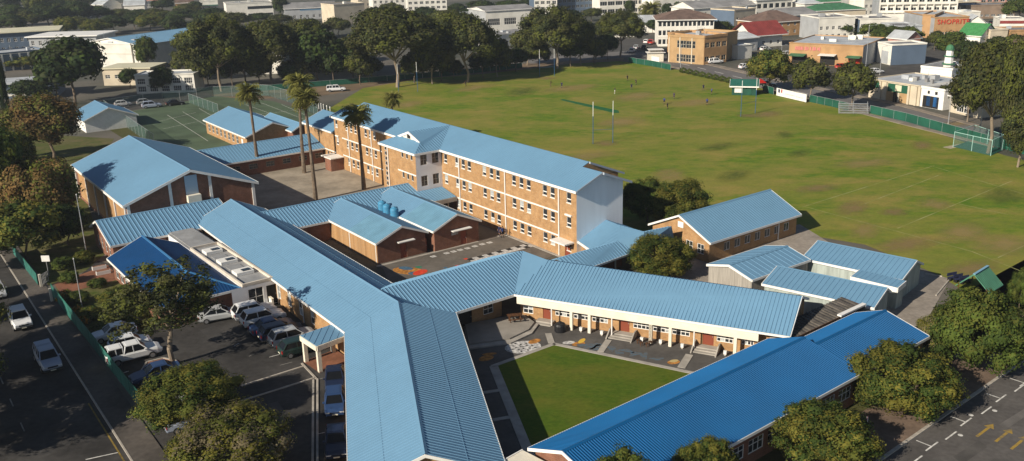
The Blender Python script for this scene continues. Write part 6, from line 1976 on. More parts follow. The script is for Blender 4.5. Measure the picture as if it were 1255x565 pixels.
for i, (x, y, k, lb) in enumerate(PLAYERS):
    b = G(x, y)
    t = thing('person', b, lb, 'person', 'players on the field' if i < 13 else None, i * 1.3)
    inst('body', PM[k], t, scale=(1.08,) * 3)

# ---------------------------------------------------------------- goal posts
GP_B = mat('post_blue', (.03, .10, .22), .5); GP_W = mat('post_white', (.75, .75, .73), .5)
def goal(a, b, ztop, label, hb=3.0):
    a, b = G(*a), G(*b); c = (a + b) / 2
    t = thing('goal_posts', c, label, 'goal posts', 'rugby goal posts')
    for p in (a, b):
        mb = MB(c); mb.tube(p, p + UZ * (ztop * .66), .07, .07, 8); o = mb.build('post', GP_B, t)
        mb = MB(c); mb.tube(p + UZ * (ztop * .66), p + UZ * ztop, .065, .06, 8); mb.build('post_top', GP_W, o)
    mb = MB(c); mb.bar(a + UZ * hb, b + UZ * hb, .05, .05); mb.build('crossbar', GP_B, t)
goal((726.8, 176.5), (751, 175.2), 9.0, 'goal posts standing nearest, above the blue roof of the three-storey block')
goal((488.8, 115), (512, 112.4), 8.6, 'goal posts in front of the huge gum tree')
goal((661.5, 94.5), (679.5, 93.5), 8.6, 'goal posts in the shade at the far end of the field')
goal((907.8, 143), (925.5, 139), 8.6, 'goal posts by the green hut at the right')

# ---------------------------------------------------------------- fences
MESHM = bpy.data.materials.new('fence_mesh'); MESHM.use_nodes = True
_n = MESHM.node_tree; _b = _n.nodes['Principled BSDF']; _b.inputs['Base Color'].default_value = (.09, .17, .15, 1); _b.inputs['Roughness'].default_value = .6
_tr = _n.nodes.new('ShaderNodeBsdfTransparent'); _mx = _n.nodes.new('ShaderNodeMixShader'); _mx.inputs[0].default_value = .20
_n.links.new(_tr.outputs[0], _mx.inputs[1]); _n.links.new(_b.outputs[0], _mx.inputs[2]); _n.links.new(_mx.outputs[0], _n.nodes['Material Output'].inputs['Surface'])
def fence(name, label, px, h, m, post=None, step=3.0, thick=.04, group=None, rails=True):
    P = [G(*p) for p in px]
    base = P[0].copy()
    t = thing(name, base, label, 'fence', group)
    for a, b in zip(P[:-1], P[1:]):
        d = (b - a); L = d.length; d.normalize(); n = max(1, round(L / step))
        for k in range(n):
            p0, p1 = a + d * (L * k / n), a + d * (L * (k + 1) / n)
            mb = MB(base); nn = Vector((d.y, -d.x, 0)) * (thick / 2)
            mb.box((p0 + p1) / 2 + UZ * (h / 2 + .05), (p1 - p0) / 2 * .985, nn, (0, 0, h / 2)); mb.build('panel', m, t)
            mb = MB(base); mb.tube(p0 - UZ * .05, p0 + UZ * (h + .12), .045, .045, 6); mb.build('post', post or STEEL, t)
        mb = MB(base); mb.tube(b - UZ * .05, b + UZ * (h + .12), .045, .045, 6); mb.build('post', post or STEEL, t)
        if rails:
            mb = MB(base); mb.bar(a + UZ * (h + .08), b + UZ * (h + .08), .05, .05); mb.build('rail', post or STEEL, t)
    return t
FG2 = mat('fence_teal', (.028, .14, .115), .7, var=.25, scale=.5)
fence('green_fence', 'green screen fence between the pavement and the car park', [(65, 364), (172, 500)], 1.75, FG2, post=FENCE_G)
fence('green_fence', 'short green screen fence beyond the entrance gate', [(17, 312), (47, 350)], 1.6, FG2, post=FENCE_G)
fence('green_fence', 'dark green screen fence along the far side of the field behind the players', [(770, 76.5), (800, 81.5), (822, 86)], 1.8, FENCE_G, step=5)
fence('green_fence', 'green screen fence along the far road between hut and banner', [(935, 112), (948, 116)], 1.8, FENCE_G)
fence('green_fence', 'green screen fence right of the white banner', [(992, 125), (1020, 131), (1040, 136)], 1.8, FENCE_G)
fence('green_fence', 'long bright green screen fence along the far road at the right', [(1066, 139), (1110, 149), (1170, 166), (1235, 184), (1300, 202)], 1.9, mat('fence_bright', (.014, .095, .06), .7, var=.2, scale=.3), step=4)
# tennis court fences (see-through mesh)
fence('court_fence', 'tall mesh fence along the left side of the tennis courts', [(128, 136), (190, 181)], 3.0, MESHM, step=4)
fence('court_fence', 'tall mesh fence along the back of the tennis courts', [(128, 136), (200, 126), (262, 119), (330, 117)], 3.0, MESHM, step=5)
fence('court_fence', 'tall mesh fence at the right end of the tennis courts', [(300, 116), (330, 118), (360, 127), (390, 142)], 3.2, MESHM, step=4)
fence('court_fence', 'mesh fence dividing the tennis courts', [(232, 126), (268, 140)], 2.6, MESHM, step=4)
# white picket panels at the end of the main block
for i, (x, y) in enumerate(((388, 132), (391, 133.5), (394, 135), (397, 136), (401, 137.5), (405, 139))):
    b = G(x, y); t = MB(); t.tube((0, 0, 0), (0, 0, 1.7), .14, .14, 8); t.tube((0, 0, 1.7), (0, 0, 1.85), .14, .03, 8)
    o = t.build('bollard', WHITE); o.location = b; tag(o, 'white post in the short row left of the three-storey roof', 'post', 'white posts beside the field')
# long dark hoarding and shaded wall behind the gums
fence('shade_fence', 'dark green fence in the shade under the gum trees', [(300, 113), (430, 103), (560, 92), (640, 83)], 1.6, FENCE_G, step=6)

# ---------------------------------------------------------------- gate and posts on the left street
t = thing('entrance_gate', G(56, 352), 'white framed gate opening on to the brick path', 'gate')
c0 = t.location
for (x, y) in ((51, 352), (64, 370)):
    p = G(x, y); mb = MB(c0); mb.box(p + UZ * .9, kd * .14, kn * .14, (0, 0, .9)); mb.build('gate_post', CREAM, t)
mb = MB(c0); a, b = G(51, 352), G(60, 346)
for z in (.25, .9, 1.55): mb.bar(a + UZ * z, b + UZ * z, .05, .05)
mb.build('gate_frame', STEEL, t)
for k in range(7):
    p = a + (b - a) * (k / 6); mb = MB(c0); mb.bar(p + UZ * .2, p + UZ * 1.6, .04, .04); mb.build('bar', STEEL, t)
mb = MB(); mb.tube((0, 0, 0), (0, 0, 2.6), .05, .05, 8)
t = thing('notice_board', G(60, 338), 'small white notice board behind the street fence', 'sign'); mb.build('post', STEEL, t)
mb = MB(); mb.box((0, -.06, 2.5), (.55, 0, 0), (0, .03, 0), (0, 0, .42)); mb.build('panel', WHITE, t)
def pole(x, y, top, label, r=.06, name='flag_pole', m=None, arm=None):
    b = G(x, y); k = (b - Vector((0, 0, CAM_H))).length / F_PX / .95
    h = (y - top) * k
    t = thing(name, b, label, 'pole')
    mb = MB(); mb.tube((0, 0, 0), (0, 0, h), r * 1.2, r * .7, 8); mb.build('shaft', m or STEEL, t)
    mb = MB(); mb.tube((0, 0, 0), (0, 0, .25), r * 2.2, r * 2.0, 8); mb.build('foot', CONC, t)
    mb = MB(); mb.tube((0, 0, h), (0, 0, h + .16), r * 1.3, r * .5, 8); mb.build('cap', WHITE, t)
    if arm:
        mb = MB(); mb.bar((0, 0, h - .1), (arm, 0, h + .2), .06, .06); mb.build('arm', m or STEEL, t)
        mb = MB(); mb.box((arm, 0, h + .16), (.35, 0, 0), (0, .12, 0), (0, 0, .06)); mb.build('lamp_head', STEEL, t)
    return t
pole(107, 315, 247, 'slim flag pole left of the hall', .07)
pole(101, 378, 323, 'slim pole in the garden by the brick path', .06)
pole(834, 86, 58, 'street light at the far corner of the field', .08, 'street_lamp', arm=1.6)
pole(1060, 92, 40, 'tall street light behind the tan shop', .1, 'street_lamp', arm=2)
pole(957, 76, 58, 'street light left of the tan shop', .08, 'street_lamp', arm=1.5)
pole(1078, 92, 62, 'thin pole at the corner of the side street', .07, 'street_lamp', arm=1.2)
pole(1200, 168, 134, 'street light by the far road at right', .08, 'street_lamp', arm=1.5)
pole(1162, 152, 118, 'street light in front of the white shop', .08, 'street_lamp', arm=1.5)

# ---------------------------------------------------------------- green hut, banner, boards, stand
def hut():
    b = G(912, 115); t = thing('scorers_hut', b, 'small green timber hut with gabled roof at the edge of the field', 'hut', rz=0)
    d = azv(106); n = Vector((-d.y, d.x, 0))
    GREEN = mat('hut_green', (.015, .075, .05), .7, var=.15, scale=1)
    mb = MB()
    a, b2, c, e = -d * 3.2 - n * 2.4, d * 3.2 - n * 2.4, d * 3.2 + n * 2.4, -d * 3.2 + n * 2.4
    for (p, q) in ((a, b2), (b2, c), (c, e), (e, a)): wall(mb, p, q, 0, 2.6)
    mb.build('wall', GREEN, t)
    mb = MB(); r0, r1 = -d * 3.8 + UZ * 4.0, d * 3.8 + UZ * 4.0
    q = d * 1.0
    roof_slope(mb, [r0, r1, d * 3.8 - n * 3 + UZ * 2.5, -d * 3.8 - n * 3 + UZ * 2.5], .6, .04); roof_slope(mb, [r0, r1, d * 3.8 + n * 3 + UZ * 2.5, -d * 3.8 + n * 3 + UZ * 2.5], .6, .04)
    mb.build('roof', mat('hut_roof_green', (.02, .11, .085), .6, var=.1), t)
    mb = MB(); fascia(mb, -d * 3.8 - n * 3 + UZ * 2.5, d * 3.8 - n * 3 + UZ * 2.5, .35, out=-n)
    for s in (-1, 1):
        fascia(mb, d * (3.8 * s) + UZ * 4.0, d * (3.8 * s) - n * 3 + UZ * 2.5, .3, out=d * s); fascia(mb, d * (3.8 * s) + UZ * 4.0, d * (3.8 * s) + n * 3 + UZ * 2.5, .3, out=d * s)
    mb.build('fascia', WHITE, t)
    mb = MB(); mb.box(-n * 2.46 - d * 1.6 + UZ * 1.5, d * .9, n * .04, (0, 0, .8)); mb.build('white_panel', WHITE, t)
    mb = MB(); mb.box(-n * 2.46 + d * 1.4 + UZ * 1.15, d * .5, n * .04, (0, 0, 1.0)); mb.build('door', FENCE_G, t)
hut()
def board(name, label, a, b, h, z0=.1, m=None, marks=()):
    a, b = G(*a), G(*b); base = (a + b) / 2; d = (b - a).normalized(); n = Vector((d.y, -d.x, 0))
    t = thing(name, base, label, 'sign')
    mb = MB(base); mb.box((a + b) / 2 + UZ * (z0 + h / 2), (b - a) / 2, n * .05, (0, 0, h / 2)); mb.build('panel', m or WHITE, t)
    for f in (.04, .5, .96):
        p = a + (b - a) * f - n * .12; mb = MB(base); mb.tube(p, p + UZ * (z0 + h), .05, .05, 6); mb.build('post', STEEL, t)
    for (f0, f1, z1, z2, mm) in marks:
        mb = MB(base); mb.box(a + (b - a) * ((f0 + f1) / 2) + n * .06 + UZ * (z0 + (z1 + z2) / 2 * h), (b - a) * ((f1 - f0) / 2), n * .008, (0, 0, (z2 - z1) / 2 * h)); mb.build('emblem', mm, t)
    return t
board('banner', 'long white advertising banner on the field fence', (951.5, 117.5), (988, 126), 2.0, .15, marks=((.06, .12, .45, .9, SHN), (.16, .2, .5, .95, CR), (.3, .62, .42, .5, CS), (.66, .9, .38, .46, CS)))
board('scoreboard', 'white scoreboard sign at the far corner of the field', (798.5, 79), (808, 80.5), 2.2, .6)
t = thing('commentary_box', G(803, 75), 'small cabin with flat white roofs behind the scoreboard', 'hut')
mb = MB(); mb.bx(-2.6, 2.6, -1.5, 1.5, 0, 3.0); mb.build('wall', CREAM, t)
for z, w_ in ((3.1, 3.2), (4.1, 2.6)):
    mb = MB(); mb.bx(-w_, w_, -2, 2, z - .08, z + .08); mb.build('roof_slab', WHITE, t)
mb = MB(); mb.bx(-2.2, 2.2, -1.2, 1.2, 3.2, 4.0); mb.build('upper_cabin', TIMBER, t)
# red gazebo behind the hut
t = thing('gazebo', G(931, 111), 'red pointed gazebo behind the green hut', 'gazebo')
mb = MB()
for k in range(4):
    a0, a1 = math.pi / 4 + k * math.pi / 2, math.pi / 4 + (k + 1) * math.pi / 2
    mb.poly([(2.2 * math.cos(a0), 2.2 * math.sin(a0), 2.3), (2.2 * math.cos(a1), 2.2 * math.sin(a1), 2.3), (0, 0, 3.4)])
mb.build('canopy', CR, t)
for k in range(4):
    a0 = math.pi / 4 + k * math.pi / 2; mb = MB(); mb.tube((2.1 * math.cos(a0), 2.1 * math.sin(a0), 0), (2.1 * math.cos(a0), 2.1 * math.sin(a0), 2.35), .04, .04, 6); mb.build('leg', STEEL, t)
# bleachers
t = thing('spectator_stand', G(1046, 140), 'small grey tiered spectator stand by the far fence', 'stand')
d = azv(106); n = Vector((d.y, -d.x, 0))
for k in range(5):
    mb = MB(); mb.box(-n * (k * .7) + UZ * (.4 + k * .42), d * 3.4, n * .16, (0, 0, .05)); mb.build('bench', STEEL, t)
    mb = MB(); mb.box(-n * (k * .7 + .35) + UZ * (.12 + k * .42), d * 3.4, n * .18, (0, 0, .04)); mb.build('footboard', CONC, t)
for s in (-1, 0, 1):
    mb = MB(); mb.bar(d * (s * 3.2) + UZ * .1, d * (s * 3.2) - n * 3.0 + UZ * 2.1, .1, .1); mb.bar(d * (s * 3.2) - n * 3.0, d * (s * 3.2) - n * 3.0 + UZ * 2.6, .1, .1); mb.bar(d * (s * 3.2) - n * 1.5, d * (s * 3.2) - n * 1.5 + UZ * 1.1, .1, .1); mb.build('frame', STEEL, t)
# cricket nets
t = thing('cricket_nets', G(1200, 186), 'green cricket practice nets with pale frame at the field edge', 'nets')
c0 = t.location
q = [G(1168, 180), G(1214, 191), G(1228, 184), G(1192, 171)]
NETM = mat('net_green', (.015, .13, .09), .7)
for (a, b) in ((q[0], q[1]), (q[1], q[2]), (q[2], q[3])):
    mb = MB(c0); mb.box((a + b) / 2 + UZ * 1.5, (b - a) / 2, Vector((0, 0, 0)) + (b - a).normalized().cross(UZ) * .02, (0, 0, 1.45)); mb.build('net', MESHM, t)
for p in q + [(q[0] + q[1]) / 2, (q[2] + q[3]) / 2]:
    mb = MB(c0); mb.tube(p, p + UZ * 3.1, .06, .06, 6); mb.build('post', mat('net_frame', (.35, .55, .5), .5), t)
for a, b in ((q[0], q[1]), (q[1], q[2]), (q[2], q[3]), (q[3], q[0])):
    mb = MB(c0); mb.bar(a + UZ * 3.05, b + UZ * 3.05, .09, .09); mb.build('rail', MATS['net_frame'], t)
mb = MB(c0); mb.poly([(p.x, p.y, .034) for p in q]); mb.build('mat_floor', NETM, t)
# green A-shaped shed at the right
t = thing('a_frame_shed', G(1207, 358), 'green A-frame shelter with blue ridge at the field edge', 'shed')
c0 = t.location
e0, e1 = G(1185, 351, .3), G(1214, 325, 3.0)
d = azv(52); n = Vector((d.y, -d.x, 0))
A0 = G(1187, 346, 0); 
r0, r1 = G(1194, 336.5, 2.6), G(1211, 326, 2.6)
dd = (r1 - r0); dd.z = 0; Lr = dd.length; dd.normalize(); nn = Vector((dd.y, -dd.x, 0))
GA = mat('shed_green', (.07, .21, .13), .6, var=.15, scale=1)
mb = MB(c0)
roof_slope(mb, [r0, r1, r1 + nn * 2.0 - UZ * 1.9, r0 + nn * 2.0 - UZ * 1.9], .4, .02); mb.build('roof_panel', GA, t)
mb = MB(c0); roof_slope(mb, [r0, r1, r1 - nn * 2.0 - UZ * 1.9, r0 - nn * 2.0 - UZ * 1.9], .4, .02); mb.build('roof_panel', GA, t)
mb = MB(c0); mb.bar(r0 + UZ * .05, r1 + UZ * .05, .3, .08); mb.build('ridge', mat('ridge_pale_blue', (.2, .38, .5), .5), t)
for p in (r0 + nn * 1.6, r0 - nn * 1.6, r1 + nn * 1.6, r1 - nn * 1.6):
    mb = MB(c0); mb.tube(Vector((p.x, p.y, 0)), Vector((p.x, p.y, 1.2)), .06, .06, 6); mb.build('leg', WOOD, t)
# dark wooden seats beside it
for i in range(3):
    p = G(1168 + i * 7.5, 343.5 + i * 2.0); t = thing('field_bench', p, 'dark slatted bench in the row beside the green A-frame', 'bench', 'dark benches by the field', rad(20))
    for k in range(3):
        mb = MB(); mb.bx(-.75, .75, -.25 + k * .18, -.1 + k * .18, .42, .47); mb.build('slat', SHN, t)
    mb = MB(); mb.bx(-.75, .75, .26, .32, .55, .95); mb.build('backrest', SHN, t)
    for s in (-.6, .6):
        mb = MB(); mb.bx(s - .04, s + .04, -.22, .3, 0, .42); mb.build('leg', BLACKP, t)

# ---------------------------------------------------------------- courtyard furniture
t = thing('picnic_bench', G(631, 396.5), 'dark wooden picnic bench on the raised concrete stoep', 'bench', rz=rad(10)); t.location.z = .36
for k in range(4):
    mb = MB(); mb.bx(-.85, .85, -.36 + k * .19, -.2 + k * .19, .70, .75); mb.build('table_slat', WOOD, t)
for s in (-1, 1):
    mb = MB(); mb.bx(-.85, .85, s * .75 - .13, s * .75 + .13, .42, .47); mb.build('seat', WOOD, t)
    mb = MB(); mb.bx(s * .6 - .05, s * .6 + .05, -.85, .85, .34, .41); mb.bar((s * .6, -.5, 0), (s * .6, -.2, .7), .08, .08); mb.bar((s * .6, .5, 0), (s * .6, .2, .7), .08, .08); mb.build('leg', WOOD, t)
t = thing('rain_tank', G(686.5, 406), 'squat black rain tank beside the first downpipe', 'water tank')
mb = MB(); prof = [(.62, 0), (.66, .1), (.66, .75), (.55, .95), (.2, 1.08), (0, 1.1)]
for k in range(len(prof) - 1):
    for j in range(16):
        a0, a1 = 2 * math.pi * j / 16, 2 * math.pi * (j + 1) / 16
        pts = [(prof[k][0] * math.cos(a0), prof[k][0] * math.sin(a0), prof[k][1]), (prof[k][0] * math.cos(a1), prof[k][0] * math.sin(a1), prof[k][1]), (prof[k + 1][0] * math.cos(a1), prof[k + 1][0] * math.sin(a1), prof[k + 1][1]), (prof[k + 1][0] * math.cos(a0), prof[k + 1][0] * math.sin(a0), prof[k + 1][1])]
        mb.poly(pts[:3] if prof[k + 1][0] == 0 else pts)
mb.build('tank_body', BLACKP, t)
mb = MB(); mb.tube((0, 0, 1.08), (0, 0, 1.16), .22, .2, 12); mb.build('lid', BLACKP, t)
# white bins along the classroom wall
WB = .75
for i, (x, y) in enumerate(((712, 407), (737.5, 411.5), (786.5, 419.5), (809.5, 422.5), (836, 427.5), (888.5, 436))):
    p = G(x, y); t = thing('wall_box', Vector((p.x, p.y, 0)), 'small white pedestal box in the row at the foot of the classroom wall', 'box', 'white boxes along the classroom wall', math.atan2(dM.y, dM.x)); t.scale = (WB,) * 3
    mb = MB(); mb.bx(-.2, .2, -.15, .15, .25, .72); mb.build('body', WHITE, t)
    mb = MB(); mb.bx(-.23, .23, -.18, .18, .725, .78); mb.build('lid', WHITE, t)
    mb = MB(); mb.bx(-.12, .12, -.1, .1, 0, .245); mb.build('stand', CONC, t)
for i, (x, y) in enumerate(((786, 424), (793, 425), (782, 421), (797, 423))):
    p = G(x, y); t = thing('stool', p, 'small dark stool between the steps and the columns', 'stool', 'dark stools by the classrooms')
    mb = MB(); mb.tube((0, 0, .38), (0, 0, .45), .2, .2, 12); mb.build('seat', WOOD, t)
    for k in range(3):
        a = k * 2.094; mb = MB(); mb.bar((.12 * math.cos(a), .12 * math.sin(a), .38), (.18 * math.cos(a), .18 * math.sin(a), 0), .05, .05); mb.build('leg', WOOD, t)
# garden wall and planters at the office entrance
for i, (x, y, lb) in enumerate(((326, 372, 'white entrance ramp wall beside the foyer steps'),)):
    a, b = G(321, 365), G(335, 376); base = (a + b) / 2; t = thing('ramp_wall', base, lb, 'wall')
    dd = (b - a).normalized(); mb = MB(base); mb.box((a + b) / 2 + UZ * .5, (b - a) / 2, Vector((-dd.y, dd.x, 0)) * .12, (0, 0, .5)); mb.build('wall', WHITE, t)
    mb = MB(base); mb.box((a + b) / 2 + UZ * 1.04, (b - a) / 2 * 1.03, Vector((-dd.y, dd.x, 0)) * .16, (0, 0, .035)); mb.build('coping', CREAM, t)
# small white panels along the reception wall path
for i, (x, y) in enumerate(((122, 330), (127, 336))):
    p = G(x, y); t = thing('planter_box', p, 'white planter box beside the entrance path', 'planter', 'white planters by the path', .6)
    mb = MB(); mb.bx(-.9, .9, -.25, .25, 0, .5); mb.build('box', WHITE, t)
    mb = MB(); mb.bx(-.82, .82, -.18, .18, .5, .53); mb.build('soil', ISL, t)
# round street sign behind the bottom tree
p = G(1060, 545); t = thing('road_sign', p, 'small round red edged road sign between two street trees', 'sign', rz=rad(62))
mb = MB(); mb.tube((0, .05, 0), (0, .05, 2.7), .04, .04, 8); mb.build('post', STEEL, t)
mb = MB(); mb.tube((0, -.01, 2.3), (0, .012, 2.3), .46, .46, 20); mb.build('plate', CR, t)
mb = MB(); mb.tube((0, -.022, 2.3), (0, -.012, 2.3), .36, .36, 20); mb.build('plate_face', WHITE, t)
# ================================================================ THE TOWN BEHIND
TW = mat('town_white', (.74, .71, .64), .8, var=.12, scale=.3, rnd=.05); TC = mat('town_cream', (.58, .50, .38), .8, var=.12, scale=.3); TT = mat('town_tan', (.40, .26, .13), .85, var=.15, scale=.4)
TG = mat('town_grey_wall', (.36, .37, .38), .8, var=.12, scale=.3); TRF = mat('town_roof_grey', (.24, .235, .235), .7, var=.25, scale=.2, detail=6); TRL = mat('town_roof_light', (.46, .48, .50), .6, var=.2, scale=.2)
TRR = mat('town_roof_red', (.22, .04, .035), .7, var=.2, scale=.4); TRB = mat('town_roof_brown', (.15, .10, .08), .8, var=.25, scale=.4); TRG = mat('town_roof_green', (.05, .16, .08), .7, var=.2, scale=.4); TRY = mat('town_roof_cream', (.62, .58, .42), .7, var=.1, scale=.2)
TOR = mat('town_orange_brick', (.42, .25, .12), .85, var=.15, scale=.4); TBL = mat('town_blue_grey', (.10, .14, .20), .8, var=.1, scale=.3); TGG = mat('shop_green', (.015, .09, .05), .7); TPK = mat('town_pink', (.5, .25, .2), .8, var=.1)
def block(name, label, a, b, depth, h, wallm, roofm, roof='flat', rows=0, cols=0, win=(1.2, 1.4), side=0, lside=0, z1=1.0, fh=3.1, rh=2.2, over=.5, frame=None, para=.5, cat='building', sidem=None, extra=None, nx=2, nz=2):
    """far building: a->b is its visible front on the ground (photo points), depth runs away from the viewer"""
    p, q = G(*a), G(*b)
    d = (q - p).normalized(); n = Vector((d.y, -d.x, 0)); L = (q - p).length
    base = (p + q) / 2 - n * (depth / 2)
    t = thing(name, base, label, cat)
    r, s = q - n * depth, p - n * depth
    faces = [('front', p, q, cols), ('right', q, r, side), ('back', r, s, 0), ('left', s, p, lside)]
    for (fn, u, v, c) in faces:
        mb = MB(base); Lw = (v - u).length; hs = []
        if c:
            for i in range(c):
                s0 = Lw * (i + .5) / c - win[0] / 2
                for j in range(rows):
                    hs.append((s0, s0 + win[0], z1 + j * fh, z1 + j * fh + win[1]))
        hs = [k for k in hs if k[0] > .05 and k[1] < Lw - .05 and k[3] < h - .1]
        wall(mb, u, v, 0, h, hs, depth=.2)
        mb.build('wall', (sidem if sidem and fn in ('right', 'left') else wallm), t)
        for (s0, s1, za, zb) in hs:
            put_window(t, base, u, v, s0, za, s1 - s0, zb - za, nx, nz, fr=.09, bar=.08, frame=frame or WHITE, depth=.12)
    o = over
    c4 = [p + n * o - d * o, q + n * o + d * o, r - n * o + d * o, s - n * o - d * o]
    mb = MB(base)
    if roof == 'flat':
        mb.poly([x + UZ * (h + .02) for x in (p, q, r, s)]); mb.build('roof', roofm, t)
        rr = random.Random(int(p.x * 7 + p.y))
        if L > 9 and depth > 9:
            for _k in range(rr.randint(1, 4)):
                c_ = p + d * (L * rr.uniform(.12, .88)) - n * (depth * rr.uniform(.2, .8)); hh_ = rr.uniform(.5, 1.5)
                u_ = MB(base); u_.box(c_ + UZ * (h + .03 + hh_ / 2), d * rr.uniform(.4, 1.3), n * rr.uniform(.4, 1.0), (0, 0, hh_ / 2)); u_.build('roof_unit', rr.choice((TG, TRL, TW)), t)
            c_ = p + d * (L * rr.uniform(.2, .8)) - n * (depth * .5); u_ = MB(base); u_.tube(c_ + UZ * h, c_ + UZ * (h + rr.uniform(2, 3.6)), .07, .05, 6); u_.build('aerial', STEEL, t)
        if para:
            mb = MB(base)
            for (u, v) in ((p, q), (q, r), (r, s), (s, p)):
                dd = (v - u).normalized(); nn = Vector((dd.y, -dd.x, 0))
                mb.box((u + v) / 2 + nn * .03 + UZ * (h + para / 2), (v - u) / 2, nn * .14, (0, 0, para / 2))
            mb.build('parapet', sidem and wallm or wallm, t)
    elif roof == 'slab':
        mb.box((p + r) / 2 + UZ * (h + .2), d * (L / 2 + o), n * (depth / 2 + o), (0, 0, .2)); mb.build('roof', roofm, t)
    else:
        if roof == 'gable':       # ridge along the front
            r0, r1 = (c4[0] + c4[3]) / 2 + UZ * (h + rh), (c4[1] + c4[2]) / 2 + UZ * (h + rh)
        elif roof == 'hip':
            k = min(L, depth) / 2
            r0, r1 = (c4[0] + c4[3]) / 2 + d * k + UZ * (h + rh), (c4[1] + c4[2]) / 2 - d * k + UZ * (h + rh)
        elif roof == 'cross':     # ridge runs away from the viewer
            r0, r1 = (c4[0] + c4[1]) / 2 + UZ * (h + rh), (c4[2] + c4[3]) / 2 + UZ * (h + rh)
        E_ = [x + UZ * h for x in c4]
        if roof in ('gable', 'hip'):
            roof_slope(mb, [r0, r1, E_[1], E_[0]], .9, .05); roof_slope(mb, [r0, r1, E_[2], E_[3]], .9, .05)
            if roof == 'hip':
                roof_slope(mb, [r1, E_[1], E_[2]], .9, .05); roof_slope(mb, [r0, E_[0], E_[3]], .9, .05)
        else:
            roof_slope(mb, [r0, r1, E_[2], E_[1]], .9, .05); roof_slope(mb, [r0, r1, E_[3], E_[0]], .9, .05)
        mb.build('roof', roofm, t)
        if roof in ('gable', 'cross'):
            g = MB(base)
            for (u, v) in (((q, r), (s, p)) if roof == 'gable' else ((p, q), (r, s))):
                gable_wall(g, u, v, h, h + rh - .12)
            g.build('gable', wallm, t)
        f = MB(base)
        for (u, v) in zip(E_, E_[1:] + E_[:1]):
            dd = (v - u).normalized(); fascia(f, u, v, .3, out=Vector((dd.y, -dd.x, 0)))
        f.build('fascia', WHITE, t)
    if extra: extra(t, base, p, q, d, n, L, h)
    return t
def awning(s0, s1, z, dep, m, drop=.5):
    def fn(t, base, p, q, d, n, L, h):
        mb = MB(base); a, b = p + d * (L * s0) + UZ * z, p + d * (L * s1) + UZ * z
        roof_slope(mb, [a, b, b + n * dep - UZ * drop, a + n * dep - UZ * drop], 0, 0); mb.build('awning', m, t)
    return fn
def stripe(s0, s1, z, hh, m, name='sign_band', t_=.1):
    def fn(t, base, p, q, d, n, L, h):
        mb = MB(base); mb.box(p + d * (L * (s0 + s1) / 2) + n * (t_ / 2 + .01) + UZ * z, d * (L * (s1 - s0) / 2), n * (t_ / 2), (0, 0, hh / 2)); mb.build(name, m, t)
    return fn
def multi(*fs):
    def fn(*a):
        for f in fs: f(*a)
    return fn
def lettering(text, s0, z, size, m, name='lettering', ext=.06, off=.16):
    def fn(t, base, p, q, d, n, L, h):
        cu = bpy.data.curves.new(name, 'FONT'); cu.body = text; cu.size = size; cu.extrude = ext; cu.space_character = 1.1
        ob = bpy.data.objects.new(name, cu); COL.objects.link(ob)
        dg = bpy.context.evaluated_depsgraph_get(); dg.update()
        me = bpy.data.meshes.new_from_object(ob.evaluated_get(dg)); bpy.data.objects.remove(ob)
        me.materials.clear(); me.materials.append(m)
        o = bpy.data.objects.new(name, me); COL.objects.link(o); o.parent = t
        o.rotation_euler = (math.pi / 2, 0, math.atan2(d.y, d.x))
        o.location = p + d * (L * s0) + n * off + UZ * z - base
        o['kind'] = 'stuff'
    return fn
def rooftop(*boxes, m=None):
    def fn(t, base, p, q, d, n, L, h):
        for (f, g, a, b, c) in boxes:
            mb = MB(base); mb.box(p + d * (L * f) - n * g + UZ * (h + c / 2 + .03), d * a, n * b, (0, 0, c / 2)); mb.build('roof_unit', m or TRF, t)
    return fn
# left side
block('office_block', 'flat cream roofed two-storey block at the left edge', (-40, 70), (74, 63), 22, 9.0, TBL, TRY, 'slab', 2, 14, (1.3, 1.7), z1=1.4, fh=3.8, over=1.2)  # dark bluish wall colour holds the shade on this front
block('office_block', 'lower block with white columns below the cream roofed one', (-40, 92), (58, 82), 14, 6.2, TBL, TRL, 'flat', 2, 8, (1.2, 1.6), fh=2.9, z1=.6, extra=multi(stripe(0, 1, 6.3, .7, TW), *[stripe(k / 9, k / 9 + .02, 3, 6, TW, 'pilaster', .3) for k in range(1, 9)]))
block('low_block', 'long low block with pale flat roof behind the cypress', (-40, 124), (72, 117), 12, 4.2, TBL, TRL, 'slab', 1, 10, (1.6, 1.2), z1=1.2, over=.8, extra=stripe(0, 1, .9, .5, TW))
hb0, hb1 = G(132, 46.5, 10.5), G(256, 30.5, 10.5)
th_, lth, bth, _q = gable_block('sports_hall', 'large pale hall with long blue roof beyond the trees at left', hb0, hb1, 10.5, 15, 15, 8.2, roof=ROOF, pitch=1.2, rib=.05, wallm=TW, oh=.4)
block('hall_annex', 'white front wing of the blue roofed hall', (104, 82), (164, 83), 14, 8.4, TW, TRF, 'flat', 0, 0, extra=stripe(0, 1, 5.0, .15, TC))
block('canopy_block', 'block with thin white slab roof left of the blue roofed hall', (40, 76), (122, 74), 18, 9.5, TG, WHITE, 'slab', 1, 9, (1.2, 1.8), z1=6.4, over=1.0)
block('classroom_annex', 'low white annex with two tall dark windows above the tennis courts', (168, 115), (240, 113), 9, 5.4, TW, TRL, 'flat', 2, 5, (2.4, 1.7), z1=.5, fh=2.3, para=.35, nx=4)
block('classroom_annex', 'pale flat roofed annex behind the trees above the tennis courts', (128, 105), (186, 104), 12, 5.2, TC, TRY, 'slab', 1, 5, (1.6, 1.2), z1=2.2)
block('pale_shed', 'tall pale shed with cream roof behind the gum trees', (356, 101), (462, 95), 22, 7.5, TG, TRY, 'gable', 1, 8, (1.2, 1.2), z1=4, rh=1.6, sidem=TW)  # front wall greyed to stand for its shade, end walls in the lit white
